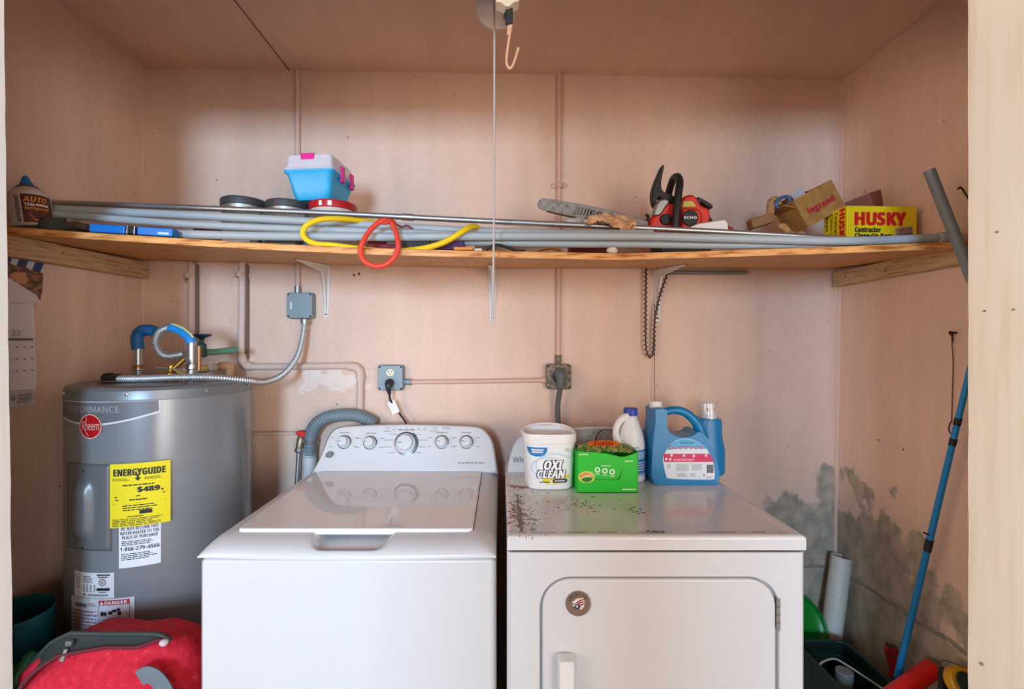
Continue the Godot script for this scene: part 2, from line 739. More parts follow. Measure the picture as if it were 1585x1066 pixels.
func make_materials() -> void:
	M.white = mat("d4d5d7", 0.28)
	M.gloss = mat("ececec", 0.05)
	M.dryer = mat("d9dadc", 0.30)
	M.black = mat("1b1b1c", 0.5)
	M.dark = mat("2c2d2e", 0.55)
	M.print = mat("55565a", 0.6)
	M.ink = mat("1d1d1d", 0.6)
	M.pale_print = mat("c9c9c7", 0.5)
	M.chrome = mat("d8d9da", 0.18, 1.0)
	M.galv = mat("b9bcbd", 0.38, 0.9)
	M.steel = mat("a9a9a6", 0.42, 0.8)
	M.brass = mat("b98a3c", 0.35, 0.9)
	M.red = mat("c8171e", 0.4)
	M.paper = mat("efece6", 0.85)
	M.yellow = mat("f2dc12", 0.7)
	M.pvc = mat("a9b2b7", 0.42)
	M.blue = mat("1285c8", 0.38)
	M.navy = mat("1d2d78", 0.45)
	M.green = mat("12a81c", 0.5)
	M.orange = mat("e8603a", 0.6)
	M.paint = mat("d8b09d", 0.55)
	M.paint2 = mat("d9bfb0", 0.55)
	M.box_grey = mat("8b989d", 0.55, 0.3)
	M.rusty = triplanar(mat("ffffff", 0.75), Vector3(9, 9, 9))
	M.rusty.albedo_texture = noise_tex(5, 0.02, [[0.0, "5a4028"], [0.42, "7d6a52"], [0.55, "8c8678"], [1.0, "9a958a"]], 256)
	M.concrete = triplanar(mat("ffffff", 0.9), Vector3(0.8, 0.8, 0.8))
	M.concrete.albedo_texture = noise_tex(7, 0.012, [[0.0, "8f7258"], [0.5, "a28264"], [1.0, "af8f70"]], 512, 5)
	M.room = mat("8f6f5d", 0.8)
	var wood := noise_tex(21, 0.035, [[0.0, "7d4a1e"], [0.30, "b0712f"], [0.45, "cc8c48"], [0.62, "d69a58"], [1.0, "e0aa6c"]], 512, 5)
	M.ply = triplanar(mat("ffffff", 0.55), Vector3(0.35, 5.0, 5.0))
	M.ply.albedo_texture = wood
	M.ply_edge = triplanar(mat("ffffff", 0.5), Vector3(0.8, 6.0, 6.0))
	M.ply_edge.albedo_texture = noise_tex(23, 0.022, [[0.0, "8a4a1e"], [0.28, "b87030"], [0.40, "d8924c"], [0.6, "e2a25e"], [1.0, "ebb474"]], 512, 4)
	M.ledger = triplanar(mat("ffffff", 0.75), Vector3(3.0, 5.0, 0.5))
	M.ledger.albedo_texture = noise_tex(31, 0.03, [[0.0, "8a6745"], [0.25, "b5926a"], [0.45, "c5a37b"], [1.0, "d0b089"]], 512, 5)
	M.jamb = triplanar(mat("ffffff", 0.6), Vector3(5.0, 0.3, 5.0))
	M.jamb.albedo_texture = noise_tex(41, 0.012, [[0.0, "e2cdba"], [0.4, "ecdccc"], [1.0, "efe2d5"]], 512, 4)
	M.card = triplanar(mat("ffffff", 0.85), Vector3(5, 5, 5))
	M.card.albedo_texture = noise_tex(51, 0.02, [[0.0, "96692f"], [0.5, "ab7b3e"], [1.0, "b88a4c"]], 256)
	M.tan = triplanar(mat("ffffff", 0.9), Vector3(9, 9, 9))
	M.tan.albedo_texture = noise_tex(53, 0.03, [[0.0, "7d5230"], [0.45, "b08050"], [1.0, "cfa06c"]], 256)
	M.redcloth = triplanar(mat("ffffff", 0.85), Vector3(3, 3, 3))
	M.redcloth.albedo_texture = noise_tex(63, 0.03, [[0.0, "a50a1e"], [0.5, "c4102c"], [0.80, "cf1a38"], [0.92, "d06a74"], [1.0, "d8b4b0"]], 512, 6)


func wall_panel(mb: MB, a: Vector3, b: Vector3, c: Vector3, d: Vector3, thick: Vector3) -> void:
	# a, b, c, d counter-clockwise from the lower left as seen from the room; thick points away from it
	mb.quad(a, b, c, d)
	mb.quad(b + thick, a + thick, d + thick, c + thick)
	mb.quad(a, a + thick, b + thick, b)
	mb.quad(d, c, c + thick, d + thick)
	mb.quad(a, d, d + thick, a + thick)
	mb.quad(b, b + thick, c + thick, c)


func structure() -> void:
	var lx := -1.403
	var rt := 1.3395      # the right wall leans out a little towards the top
	var rb := 1.3005
	var tl := 2.437
	var tr := 2.391
	struct("floor", boxed(Vector3(0.4, -0.06, 0.95), Vector3(6.2, 0.12, 5.9)), M.concrete)
	# back wall
	var marks := [[0.825, 1.62, 0.006, 0.9], [0.845, 1.625, 0.006, 0.9], [0.0, 0.0, 0.001, 0.0]]
	var wb := MB.new()
	wall_panel(wb, Vector3(lx, 0, -BACK), Vector3(rb, 0, -BACK), Vector3(rt, tr, -BACK), Vector3(lx, tl, -BACK), Vector3(0, 0, -0.12))
	var bm := mat("ffffff", 0.62)
	bm.albedo_texture = wall_paint(101, 2.74, 2.41, func(x: float) -> float: return clampf((x - 2.22) * 1.3, 0.0, 0.42) + 0.40 if x > 2.2 else 0.0, marks, Rect2(0.62, 1.175, 0.25, 0.075))
	bump(bm, noise_tex(103, 0.03, [[0.0, "000000"], [1.0, "ffffff"]], 1024, 5), 0.35)
	struct("wall_back", wb, bm)
	# left wall
	var wl := MB.new()
	wall_panel(wl, Vector3(lx, 0, -1.05), Vector3(lx, 0, -BACK), Vector3(lx, tl, -BACK), Vector3(lx, tl, -1.05), Vector3(-0.12, 0, 0))
	var lm := mat("ffffff", 0.62)
	lm.albedo_texture = wall_paint(201, 0.78, 2.43, func(_x: float) -> float: return 0.0, [])
	bump(lm, noise_tex(203, 0.02, [[0.0, "000000"], [1.0, "ffffff"]], 512, 5), 0.3)
	struct("wall_left", wl, lm)
	# right wall with the bare band low down
	var wr := MB.new()
	wall_panel(wr, Vector3(rb, 0, -BACK), Vector3(rb, 0, -1.05), Vector3(rt, tr, -1.05), Vector3(rt, tr, -BACK), Vector3(0.12, 0, 0))
	var rm := mat("ffffff", 0.65)
	rm.albedo_texture = wall_paint(307, 0.78, 2.39, func(x: float) -> float: return 0.80 - 0.22 * smoothstep(0.28, 0.5, x), [[0.20, 1.02, 0.005, 0.8], [0.30, 1.01, 0.004, 0.8]])
	bump(rm, noise_tex(303, 0.02, [[0.0, "000000"], [1.0, "ffffff"]], 512, 5), 0.4)
	var wrn := struct("wall_right", wr, rm)
	# the mortar ridge above the footing course
	var bare := triplanar(mat("ffffff", 0.9), Vector3(3, 3, 3))
	bare.albedo_texture = noise_tex(311, 0.04, [[0.0, "77756b"], [0.5, "8e8c82"], [1.0, "9c9388"]], 256)
	var mr := MB.new()
	var nz := noise(33, 9.0)
	var r_rows := []
	for k in 4:
		var row := []
		for i in 41:
			var z := -BACK + 0.773 * i / 40.0
			var y := 0.487 + 0.010 * nz.get_noise_1d(z)
			var x := rb + (rt - rb) * y / tr
			row.append(Vector3(x + [0.004, -0.006, -0.007, 0.004][k], y + [-0.011, -0.006, 0.002, 0.005][k] + 0.005 * nz.get_noise_2d(z * 3.0, k * 7.0), z))
		r_rows.append(row)
	mr.grid(r_rows)
	part("mortar_ridge", mr, bare, wrn)
	var mb2 := MB.new()
	var b_rows := []
	for k in 4:
		var row := []
		for i in 21:
			var x := 0.72 + 0.58 * i / 20.0
			var y := 0.487 + 0.010 * nz.get_noise_1d(x * 2.0)
			row.append(Vector3(x, y + [-0.011, -0.006, 0.002, 0.005][k], -BACK + [-0.004, 0.006, 0.007, -0.004][k]))
		b_rows.append(row)
	mb2.grid(b_rows)
	part("mortar_ridge", mb2, bare, get_node("wall_back"))
	# ceiling of the nook
	var ce := MB.new()
	wall_panel(ce, Vector3(lx, tl, -BACK), Vector3(rt, tr, -BACK), Vector3(rt, tr, -1.05), Vector3(lx, tl, -1.05), Vector3(0, 0.12, 0))
	var cm := mat("ffffff", 0.7)
	cm.albedo_texture = wall_paint(401, 2.74, 0.78, func(_x: float) -> float: return 0.0, [])
	var cn := struct("ceiling", ce, cm)
	part("panel_joint", tubed([Vector3(-0.831, 2.4255, -BACK), Vector3(-0.831, 2.4255, -1.05)], 0.0016, 6), mat("6a4a3a", 0.8), cn)
	# rounded plaster in the two back corners
	var bead := MB.new()
	bead.tube([Vector3(lx, 0, -BACK), Vector3(lx, tl, -BACK)], 0.007, 10)
	struct("trim_1", bead, mat("dcbcaa", 0.6))
	var bead2 := MB.new()
	bead2.tube([Vector3(rb, 0, -BACK), Vector3(rt, tr, -BACK)], 0.009, 10)
	struct("trim_2", bead2, mat("dcbcaa", 0.6))
	# the wall the nook opens through
	var wf := MB.new()
	wf.box(Vector3(-1.880, 1.35, -0.99), Vector3(1.30, 2.7, 0.12))
	wf.box(Vector3(2.28, 1.35, -0.99), Vector3(2.24, 2.7, 0.12))
	wf.box(Vector3(-0.035, 2.43, -0.99), Vector3(2.39, 0.54, 0.12))
	struct("wall_front", wf, M.room)
	var cream := triplanar(mat("ffffff", 0.6), Vector3(5.0, 0.3, 5.0))
	cream.albedo_texture = noise_tex(45, 0.012, [[0.0, "e8cba8"], [0.4, "f2d9ba"], [1.0, "f6e2c8"]], 512, 4)
	for s in 2:
		var jm := MB.new()
		var nj := noise(71 + s, 6.0, 4)
		var rows := []
		for i in 61:
			var y := 2.16 * i / 60.0
			var face := 1.062 if s == 1 else -1.110 - 0.0135 * clampf(y - 0.5, 0.0, 2.0)
			var deep := 1.165 if s == 1 else -1.245
			var splay := 0.045 if s == 1 else -0.090
			var w1 := 0.0022 * nj.get_noise_1d(y)
			var w2 := 0.0022 * nj.get_noise_1d(y + 40.0)
			var sx := 1.0 if s == 1 else -1.0
			rows.append([Vector3(deep, y, -1.062), Vector3(face + 0.003 * sx + w1, y, -1.062), Vector3(face + w1, y, -1.058), Vector3(face + splay + w2, y, -0.922), Vector3(face + splay + 0.003 * sx, y, -0.918), Vector3(deep, y, -0.918)])
		jm.grid(rows, true, s == 0)
		struct("trim_%d" % (3 + s), jm, cream if s == 1 else M.jamb)
	struct("trim_5", boxed(Vector3(-0.035, 2.150, -0.99), Vector3(2.4, 0.02, 0.144), 0.003), M.jamb)
	# nail heads and a knot in the right jamb
	var jn: Node3D = get_node("trim_4")
	for q in [[0.645, -1.035, 0.004], [1.43, -1.03, 0.0025], [1.43, -0.985, 0.0025], [1.60, -1.01, 0.0028]]:
		part("nail_head", lathed([Vector2(q[2], 0), Vector2(q[2] * 0.9, 0.0012), Vector2(0, 0.0016)], place(Vector3(1.0610 + 0.331 * (q[1] + 1.058), q[0], q[1]), lay(Vector3(-0.95, 0, 0.31))), 10), M.rusty, jn)
	var pale := mat("e4ddd3", 0.8)
	# the room in front: side walls, roof, far wall with a doorway and a wide window
	var sw := MB.new()
	sw.box(Vector3(-2.46, 1.35, -0.375), Vector3(0.12, 2.7, 1.35))
	sw.box(Vector3(-2.46, 1.35, 2.655), Vector3(0.12, 2.7, 1.91))
	sw.box(Vector3(-2.46, 0.5, 1.0), Vector3(0.12, 1.0, 1.40))
	sw.box(Vector3(-2.46, 2.4, 1.0), Vector3(0.12, 0.6, 1.40))
	struct("wall_side", sw, pale)
	struct("wall_far_side", boxed(Vector3(3.46, 1.35, 1.28), Vector3(0.12, 2.7, 4.66)), pale)
	struct("ceiling_room", boxed(Vector3(0.5, 2.76, 1.28), Vector3(6.04, 0.12, 4.66)), M.room)
	var ff := MB.new()
	ff.box(Vector3(-1.83, 1.35, 3.67), Vector3(1.38, 2.7, 0.12))
	ff.box(Vector3(-0.69, 0.625, 3.67), Vector3(0.90, 1.25, 0.12))
	ff.box(Vector3(-0.69, 2.45, 3.67), Vector3(0.90, 0.50, 0.12))
	ff.box(Vector3(0.53, 1.35, 3.67), Vector3(1.54, 2.7, 0.12))
	ff.box(Vector3(2.35, 2.45, 3.67), Vector3(2.10, 0.50, 0.12))
	struct("wall_entrance", ff, M.room)
	struct("wall_pier", boxed(Vector3(-0.12, 1.35, 1.0), Vector3(0.34, 2.7, 0.25), 0.01), M.room)
	struct("floor_outside", boxed(Vector3(0, -0.08, 9.0), Vector3(30, 0.1, 10.5)), M.concrete)


# ------------------------------------------------------------------ washer
func washer() -> void:
	var x0 := -0.699
	var x1 := -0.012
	var cx := (x0 + x1) * 0.5
	var t := thing("washing_machine", "white top-loading washing machine with five dials on its rounded console", "washing machine", Vector3(cx, 0, -1.42))
	part("cabinet", boxed(Vector3(cx, 0.442, -1.42), Vector3(x1 - x0, 0.846, 0.70), 0.014), M.white, t)
	for sx in [-0.3, 0.3]:
		for sz in [-0.3, 0.3]:
			part("foot", lathed([Vector2(0.02, 0), Vector2(0.02, 0.015), Vector2(0.012, 0.03)], place(Vector3(cx + sx, 0, -1.42 + sz)), 16), M.black, t)
	# deck with rounded edges and the finger pocket in front of the lid
	var us := []
	for k in 13:
		us.append(pow(k / 12.0, 2.0) * 0.07)
	for k in range(1, 60):
		us.append(0.07 + (x1 - x0 - 0.14) * k / 60.0)
	for k in 13:
		us.append(x1 - x0 - pow((12 - k) / 12.0, 2.0) * 0.07)
	var vs := []
	for k in 21:
		vs.append(pow(k / 20.0, 1.6) * 0.09)
	for k in range(1, 19):
		vs.append(0.09 + 0.61 * k / 18.0)
	var rows := []
	for b in vs:
		var row := []
		for a in us:
			var ea := clampf(minf(a, x1 - x0 - a) / 0.055, 0.0, 1.0)
			var eb := clampf(b / 0.075, 0.0, 1.0)
			var h := 0.8675 + 0.0345 * sqrt(1.0 - pow(1.0 - ea, 2.0)) * sqrt(1.0 - pow(1.0 - eb, 2.0))
			var bow := 0.004 * (1.0 - pow(2.0 * a / (x1 - x0) - 1.0, 2.0))
			var off := absf(a - (x1 - x0) * 0.5)
			var tz := smoothstep(0.006, 0.030, b) * (1.0 - smoothstep(0.13, 0.16, b))
			var pocket := (1.0 - smoothstep(0.074 - 0.3 * (0.06 - minf(b, 0.06)), 0.100 - 0.3 * (0.06 - minf(b, 0.06)), off)) * tz
			h -= 0.024 * pocket
			row.append(Vector3(x0 + a, h - bow * (1.0 - eb), -1.068 - b + bow * (1.0 - eb)))
		rows.append(row)
	# skirt down to the seam
	var skirt := []
	for p in rows[0]:
		skirt.append(Vector3(p.x, 0.8655 - (0.8675 - p.y) * 0.9, p.z - 0.001))
	rows.push_front(skirt)
	var deck := MB.new()
	deck.grid(rows)
	var side := []
	for s in 2:
		var lo := []
		var hi := []
		for r in rows:
			var p: Vector3 = r[0] if s == 0 else r[-1]
			hi.append(p)
			lo.append(Vector3(p.x, 0.862, p.z))
		deck.grid([lo, hi], false, s == 1)
	part("deck", deck, M.white, t)
	# lid, standing a touch proud, with a dark joint round it
	part("lid_joint", boxed(Vector3(-0.356, 0.8995, -1.382), Vector3(0.582, 0.0068, 0.494), 0.003), mat("3a3a3b", 0.7), t)
	var lid := MB.new()
	var lp := round_rect(Vector2(-0.356, 1.378), Vector2(0.574, 0.500), 0.016, 5)
	lid.xf = Transform3D(Basis(Vector3(1, 0, 0), Vector3(0, 0, -1), Vector3(0, 1, 0)), Vector3(0, 0.9005, 0))
	lid.prism(lp, 0.018, 0.005)
	part("lid", lid, M.gloss, t)
	# console
	var lean := 0.36
	var cb := Basis(Vector3.RIGHT, -lean)
	var cc := Vector3(-0.3425, 0.900, -1.632)
	var poly := curve2([Vector2(-0.331, 0.0), Vector2(-0.322, 0.018), Vector2(-0.309, 0.05), Vector2(-0.297, 0.09), Vector2(-0.286, 0.128), Vector2(-0.270, 0.154), Vector2(-0.243, 0.168), Vector2(-0.18, 0.1735), Vector2(0.0, 0.178), Vector2(0.18, 0.1735), Vector2(0.258, 0.167), Vector2(0.288, 0.150), Vector2(0.309, 0.120), Vector2(0.318, 0.09), Vector2(0.325, 0.045), Vector2(0.331, 0.0)], 4, false)
	var con := MB.new()
	con.xf = Transform3D(cb, cc) * place(Vector3(0, 0, -0.05))
	con.prism(poly, 0.10, 0.011)
	con.xf = Transform3D()
	con.box(Vector3(-0.3425, 0.93, -1.735), Vector3(0.60, 0.14, 0.07), 0.01)
	part("console", con, M.white, t)
	var face := cc + cb * Vector3(0, 0, 0.0004)
	var on := sheet(face, Vector3.RIGHT, cb * Vector3.UP)
	var cn := cb * Vector3.BACK
	# dials; where a pixel's sight line meets the console face
	var dials := [[533.0, 684.0, 0.0215], [573.0, 685.0, 0.0215], [628.0, 686.0, 0.036], [684.0, 684.0, 0.0215], [722.0, 684.0, 0.0215]]
	var pr := MB.new()
	var rng := RandomNumberGenerator.new()
	rng.seed = 4
	for q in dials:
		var ray := Vector3((q[0] - 776.0) / F, (530.0 - q[1]) / F, -1.0)
		var s := (face - Vector3(0, EYE, 0)).dot(cn) / ray.dot(cn)
		var c := Vector3(0, EYE, 0) + ray * s
		var r: float = q[2]
		var kx := place(c, lay(cn))
		var kn := part("dial", lathed([Vector2(r, 0.0), Vector2(r, 0.006), Vector2(r * 0.93, 0.010), Vector2(r * 0.80, 0.012), Vector2(r * 0.76, 0.024), Vector2(r * 0.70, 0.027), Vector2(0.0, 0.028)], kx, 32), M.white, t)
		var ring := MB.new()
		ring.xf = kx
		ring.lathe([Vector2(r * 1.15, 0.0), Vector2(r * 1.15, 0.0016), Vector2(r * 0.99, 0.0030)], 32, 1.0, 1.0, 2.0, 0.0, TAU)
		part("dial_ring", ring, mat("6f7275", 0.3, 0.7), kn)
		var mk := MB.new()
		mk.xf = kx
		mk.box(Vector3(0, 0.0276, -r * 0.45), Vector3(0.002, 0.0016, r * 0.42))
		part("dial_mark", mk, M.print, kn)
		var l := Vector2(c.x - face.x, (c - face).dot(cb * Vector3.UP))
		# print round the dial
		lines(pr, on, Rect2(l.x - r * 0.9, l.y + r + 0.010, r * 1.8, 0.005), 1, rng, 0.9, 0.1)
		for k in (12 if r > 0.03 else 6):
			var a := TAU * (k + 0.5) / (12 if r > 0.03 else 6)
			var o := l + Vector2(cos(a) * (r + 0.028), sin(a) * (r + 0.010))
			if absf(cos(a)) > 0.35:
				lines(pr, on, Rect2(o.x - (0.016 if r > 0.03 else 0.009), o.y - 0.0018, 0.032 if r > 0.03 else 0.018, 0.0034), 1, rng, 0.9, 0.3)
		if r > 0.03:
			var arc := []
			for k in 15:
				var a := -0.9 + 1.9 * k / 14.0
				arc.append(l + Vector2(cos(a), sin(a)) * (r * 1.22))
			var bl := MB.new()
			bl.stroke(on, arc, 0.004)
			part("dial_scale", bl, mat("35686f", 0.5), kn)
	# cycle lights along the top and the small print
	for k in 6:
		var o := Vector2(-0.047 + 0.0225 * k, 0.160)
		pr.shape(on, disc(o, 0.0024, 8))
		lines(pr, on, Rect2(o.x - 0.006, o.y - 0.008, 0.012, 0.003), 1, rng, 0.9, 0.1)
	lines(pr, on, Rect2(0.128, 0.155, 0.035, 0.010), 2, rng)
	lines(pr, on, Rect2(0.085, 0.144, 0.035, 0.008), 2, rng)
	lines(pr, on, Rect2(-0.085, 0.146, 0.028, 0.004), 1, rng, 0.9)
	lines(pr, on, Rect2(0.19, 0.034, 0.10, 0.006), 1, rng, 0.9, 0.1)
	part("printing", pr, mat("9a9b9e", 0.6), t)
	for bx in [-0.071, 0.101]:
		var bt := MB.new()
		bt.xf = Transform3D(cb, face + Vector3(bx, 0, 0) + cb * Vector3(0, 0.159, 0))
		bt.prism(disc(Vector2.ZERO, 0.0085, 20, 0.006), 0.004, 0.0015)
		part("button", bt, mat("c6c7c8", 0.4), t)
	# oval maker's badge, low on the left
	var bg := MB.new()
	bg.xf = Transform3D(cb, face + Vector3(-0.268, 0, 0) + cb * Vector3(0, 0.066, 0)) * place(Vector3.ZERO, Basis(Vector3.BACK, 0.35))
	bg.prism(disc(Vector2.ZERO, 0.0155, 28, 0.0115), 0.004, 0.0015)
	var badge := part("badge", bg, M.print, t)
	var bs := sheet(bg.xf * Vector3(0, 0, 0.0023), bg.xf.basis.x, bg.xf.basis.y)
	var bp := MB.new()
	bp.text(bs, "GE", Rect2(-0.008, -0.005, 0.016, 0.010), false, true)
	var ringp := []
	for k in 29:
		ringp.append(Vector2(cos(TAU * k / 28), sin(TAU * k / 28)) * Vector2(0.0135, 0.0098))
	bp.stroke(bs, ringp, 0.0008)
	part("lettering", bp, M.pale_print, badge)


# ------------------------------------------------------------------ dryer
func dryer() -> void:
	var x0 := 0.0134
	var x1 := 0.700
	var cx := (x0 + x1) * 0.5
	var t := thing("clothes_dryer", "white front-loading dryer with rust on its top and a round flag magnet", "dryer", Vector3(cx, 0, -1.41))
	# cabinet: sides, and a front with a hole for the door
	var cab := MB.new()
	cab.box(Vector3(cx, 0.44, -1.415), Vector3(x1 - x0, 0.88, 0.66), 0.01)
	var dc := Vector2(0.3640, 0.49)
	var ds := Vector2(0.552, 0.664)
	var hole := round_rect(dc, ds, 0.072, 10)
	var outer := []
	var outer_in := []
	var inner := []
	var inner_b := []
	for p in hole:
		var d := (p - dc).normalized()
		var s := 1e9
		if absf(d.x) > 1e-6:
			s = minf(s, ((x1 - 0.008 - dc.x) if d.x > 0 else (x0 + 0.008 - dc.x)) / d.x)
		if absf(d.y) > 1e-6:
			s = minf(s, ((0.8775 - dc.y) if d.y > 0 else (0.02 - dc.y)) / d.y)
		var o := dc + d * s
		outer.append(Vector3(o.x, o.y, -1.070))
		inner.append(Vector3(p.x, p.y, -1.070))
	# put the corners of the front into the nearest points
	for c in [Vector2(x1 - 0.008, 0.8775), Vector2(x0 + 0.008, 0.8775), Vector2(x0 + 0.008, 0.02), Vector2(x1 - 0.008, 0.02)]:
		var best := 0
		for i in outer.size():
			if Vector2(outer[i].x, outer[i].y).distance_to(c) < Vector2(outer[best].x, outer[best].y).distance_to(c):
				best = i
		outer[best] = Vector3(c.x, c.y, -1.070)
	for i in inner.size():
		inner_b.append(Vector3(inner[i].x, inner[i].y, -1.086))
		var e := Vector3(outer[i].x, outer[i].y, -1.078)
		e.x += 0.008 * signf(e.x - dc.x) if absf(absf(e.x - cx) - (x1 - x0) * 0.5 + 0.008) < 0.001 else 0.0
		outer_in.append(e)
	cab.band(outer, inner)
	cab.band(inner, inner_b)
	cab.band(outer_in, outer)
	part("cabinet", cab, M.dryer, t)
	var door := MB.new()
	door.xf = place(Vector3(0, 0, -1.0805))
	door.prism(round_rect(dc, ds - Vector2(0.010, 0.010), 0.067, 10), 0.021, 0.007)
	var dn := part("door", door, M.dryer, t)
	var hd := MB.new()
	hd.xf = place(Vector3(0.1465, 0.55, -1.052))
	hd.prism(round_rect(Vector2.ZERO, Vector2(0.037, 0.20), 0.006, 3), 0.036, 0.006)
	part("handle", hd, M.gloss, dn)
	var hg := MB.new()
	for k in 4:
		hg.tube([Vector3(0.6365, 0.700 + k * 0.0185, -1.069), Vector3(0.6365, 0.717 + k * 0.0185, -1.069)], 0.0042, 10)
	part("hinge", hg, M.steel, t)
	# top: a pan with a raised rim, rust and old drips
	var us := [0.0, 0.0008, 0.003, 0.008, 0.020, 0.024, 0.028]
	for k in range(1, 20):
		us.append(0.028 + (0.6866 - 0.056) * k / 20.0)
	for q in [0.028, 0.024, 0.020, 0.008, 0.003, 0.0008, 0.0]:
		us.append(0.6866 - q)
	var vs := [0.0, 0.0008, 0.003, 0.008, 0.016, 0.020, 0.024]
	for k in range(1, 20):
		vs.append(0.024 + 0.47 * k / 20.0)
	vs.append_array([0.500, 0.504, 0.508, 0.70])
	var rows := []
	for b in vs:
		var row := []
		for a in us:
			var e := minf(minf(a, 0.6866 - a), b)
			var round_off := 0.008 * (1.0 - sqrt(1.0 - pow(1.0 - clampf(e / 0.008, 0.0, 1.0), 2.0)))
			var dip := 0.0035 * smoothstep(0.020, 0.028, minf(a, 0.6866 - a)) * smoothstep(0.016, 0.024, b) * (1.0 - smoothstep(0.500, 0.508, b))
			row.append(Vector3(x0 + a, 0.9165 - round_off - dip, -1.068 - b))
		rows.append(row)
	var top := MB.new()
	top.grid(rows)
	for i in top.v.size():
		top.uv[i] = Vector2((top.v[i].x - x0) / 0.6866, 1.0 + (top.v[i].z + 1.068) / 0.70)
	var la := []
	var lb := []
	for s in [[rows[0], false]]:
		for p in s[0]:
			la.append(p)
			lb.append(Vector3(p.x, 0.8835, p.z))
	var k0 := top.v.size()
	top.grid([lb, la])
	for sgn in 2:
		var ha := []
		var hb := []
		for r in rows:
			var p: Vector3 = r[0] if sgn == 0 else r[-1]
			ha.append(p)
			hb.append(Vector3(p.x, 0.8835, p.z))
		top.grid([hb, ha], false, sgn == 1)
	for i in range(k0, top.v.size()):
		top.uv[i] = Vector2(0.6, 0.995)
	part("top", top, dryer_top_material(), t)
	# console
	var cb := Basis(Vector3.RIGHT, -0.30)
	var cc := Vector3(cx, 0.9155, -1.583)
	var con := MB.new()
	con.xf = Transform3D(cb, cc) * place(Vector3(0, 0, -0.05))
	var cpoly := curve2([Vector2(-0.336, 0.0), Vector2(-0.334, 0.03), Vector2(-0.322, 0.075), Vector2(-0.304, 0.112), Vector2(-0.27, 0.138), Vector2(-0.20, 0.152), Vector2(0.0, 0.160), Vector2(0.16, 0.152), Vector2(0.21, 0.138), Vector2(0.242, 0.112), Vector2(0.260, 0.075), Vector2(0.270, 0.03), Vector2(0.272, 0.0)], 4, false)
	con.prism(cpoly, 0.10, 0.008)
	con.xf = Transform3D()
	con.box(Vector3(cx - 0.03, 0.94, -1.69), Vector3(0.54, 0.14, 0.10), 0.01)
	part("console", con, M.dryer, t)
	var pan := MB.new()
	pan.xf = Transform3D(cb, cc)
	pan.prism(curve2([Vector2(-0.262, 0.040), Vector2(-0.244, 0.085), Vector2(-0.21, 0.128), Vector2(-0.15, 0.143), Vector2(0.0, 0.150), Vector2(0.13, 0.143), Vector2(0.19, 0.128), Vector2(0.232, 0.085), Vector2(0.245, 0.040), Vector2(0.0, 0.036)], 4), 0.004, 0.0015)
	var pn := part("control_panel", pan, mat("a7a29d", 0.42, 0.25), t)
	var on := sheet(cc + cb * Vector3(0, 0, 0.0024), Vector3.RIGHT, cb * Vector3.UP)
	var kx := place(cc + cb * Vector3(0.008, 0.108, 0.002), lay(cb * Vector3.BACK))
	var kn := part("dial", lathed([Vector2(0.036, 0), Vector2(0.036, 0.008), Vector2(0.033, 0.012), Vector2(0.028, 0.013), Vector2(0.026, 0.026), Vector2(0.0, 0.028)], kx, 32), mat("a19c98", 0.35, 0.4), t)
	part("dial_ring", lathed([Vector2(0.0385, 0), Vector2(0.0385, 0.005), Vector2(0.0355, 0.006)], kx, 32), M.dark, kn)
	var pr := MB.new()
	var rng := RandomNumberGenerator.new()
	rng.seed = 12
	for k in 14:
		var a := TAU * k / 14.0
		lines(pr, on, Rect2(0.008 + cos(a) * 0.062 - 0.010, 0.108 + sin(a) * 0.036 - 0.001, 0.02, 0.003), 1, rng, 0.9, 0.3)
	part("printing", pr, mat("6d6964", 0.6), pn)
	var wp := MB.new()
	var on2 := sheet(cc + cb * Vector3(0, 0, 0.0006), Vector3.RIGHT, cb * Vector3.UP)
	wp.text(on2, "Whirlpool", Rect2(-0.316, 0.030, 0.108, 0.024), false)
	part("lettering", wp, M.print, t)
	# round flag magnet on the door
	var mg := MB.new()
	var mc := at(895, 934, 1.0675)
	mg.xf = place(mc)
	mg.prism(disc(Vector2.ZERO, 0.0285, 40), 0.004, 0.0012)
	var mag := thing("magnet", "round brown magnet with a waving stars and stripes flag, on the dryer door", "magnet", mc)
	part("disc", mg, mat("7c6656", 0.5), mag)
	var ms := sheet(mc + Vector3(0, 0, 0.0022), Vector3.RIGHT, Vector3.UP)
	var mp := MB.new()
	var word := "AMERICA"
	for i in 7:
		var a := deg_to_rad(158.0 - 19.0 * i)
		var o := Vector2(cos(a), sin(a)) * 0.0225
		var rt := Vector2(sin(a), -cos(a))
		var ltr := func(p: Vector2) -> Array: return [ms.call(o + rt * p.x + Vector2(cos(a), sin(a)) * p.y)[0], Vector3.BACK]
		mp.text(ltr, word[i], Rect2(-0.0030 if word[i] != "I" else -0.0012, -0.0035, 0.0060 if word[i] != "I" else 0.0024, 0.0070), true, true)
	part("lettering", mp, mat("2c1d18", 0.6), mag)
	var fl := MB.new()
	fl.shape(ms, PackedVector2Array([Vector2(-0.015, 0.004), Vector2(-0.004, 0.0125), Vector2(0.011, 0.0145), Vector2(0.014, 0.008), Vector2(0.013, -0.006), Vector2(0.006, -0.0125), Vector2(-0.006, -0.0115), Vector2(-0.014, -0.004)]))
	part("flag_white", fl, mat("f1dfd8", 0.5), mag)
	var fr := MB.new()
	var ms2 := sheet(mc + Vector3(0, 0, 0.0026), Vector3.RIGHT, Vector3.UP)
	for k in 3:
		var o := Vector2(0.0, -0.0052 * k)
		fr.shape(ms2, PackedVector2Array([o + Vector2(-0.006 + k * 0.002, 0.0035), o + Vector2(0.003, 0.010), o + Vector2(0.0125, 0.0125), o + Vector2(0.0125, 0.0095), o + Vector2(0.004, 0.0072), o + Vector2(-0.003 + k * 0.002, 0.001)]))
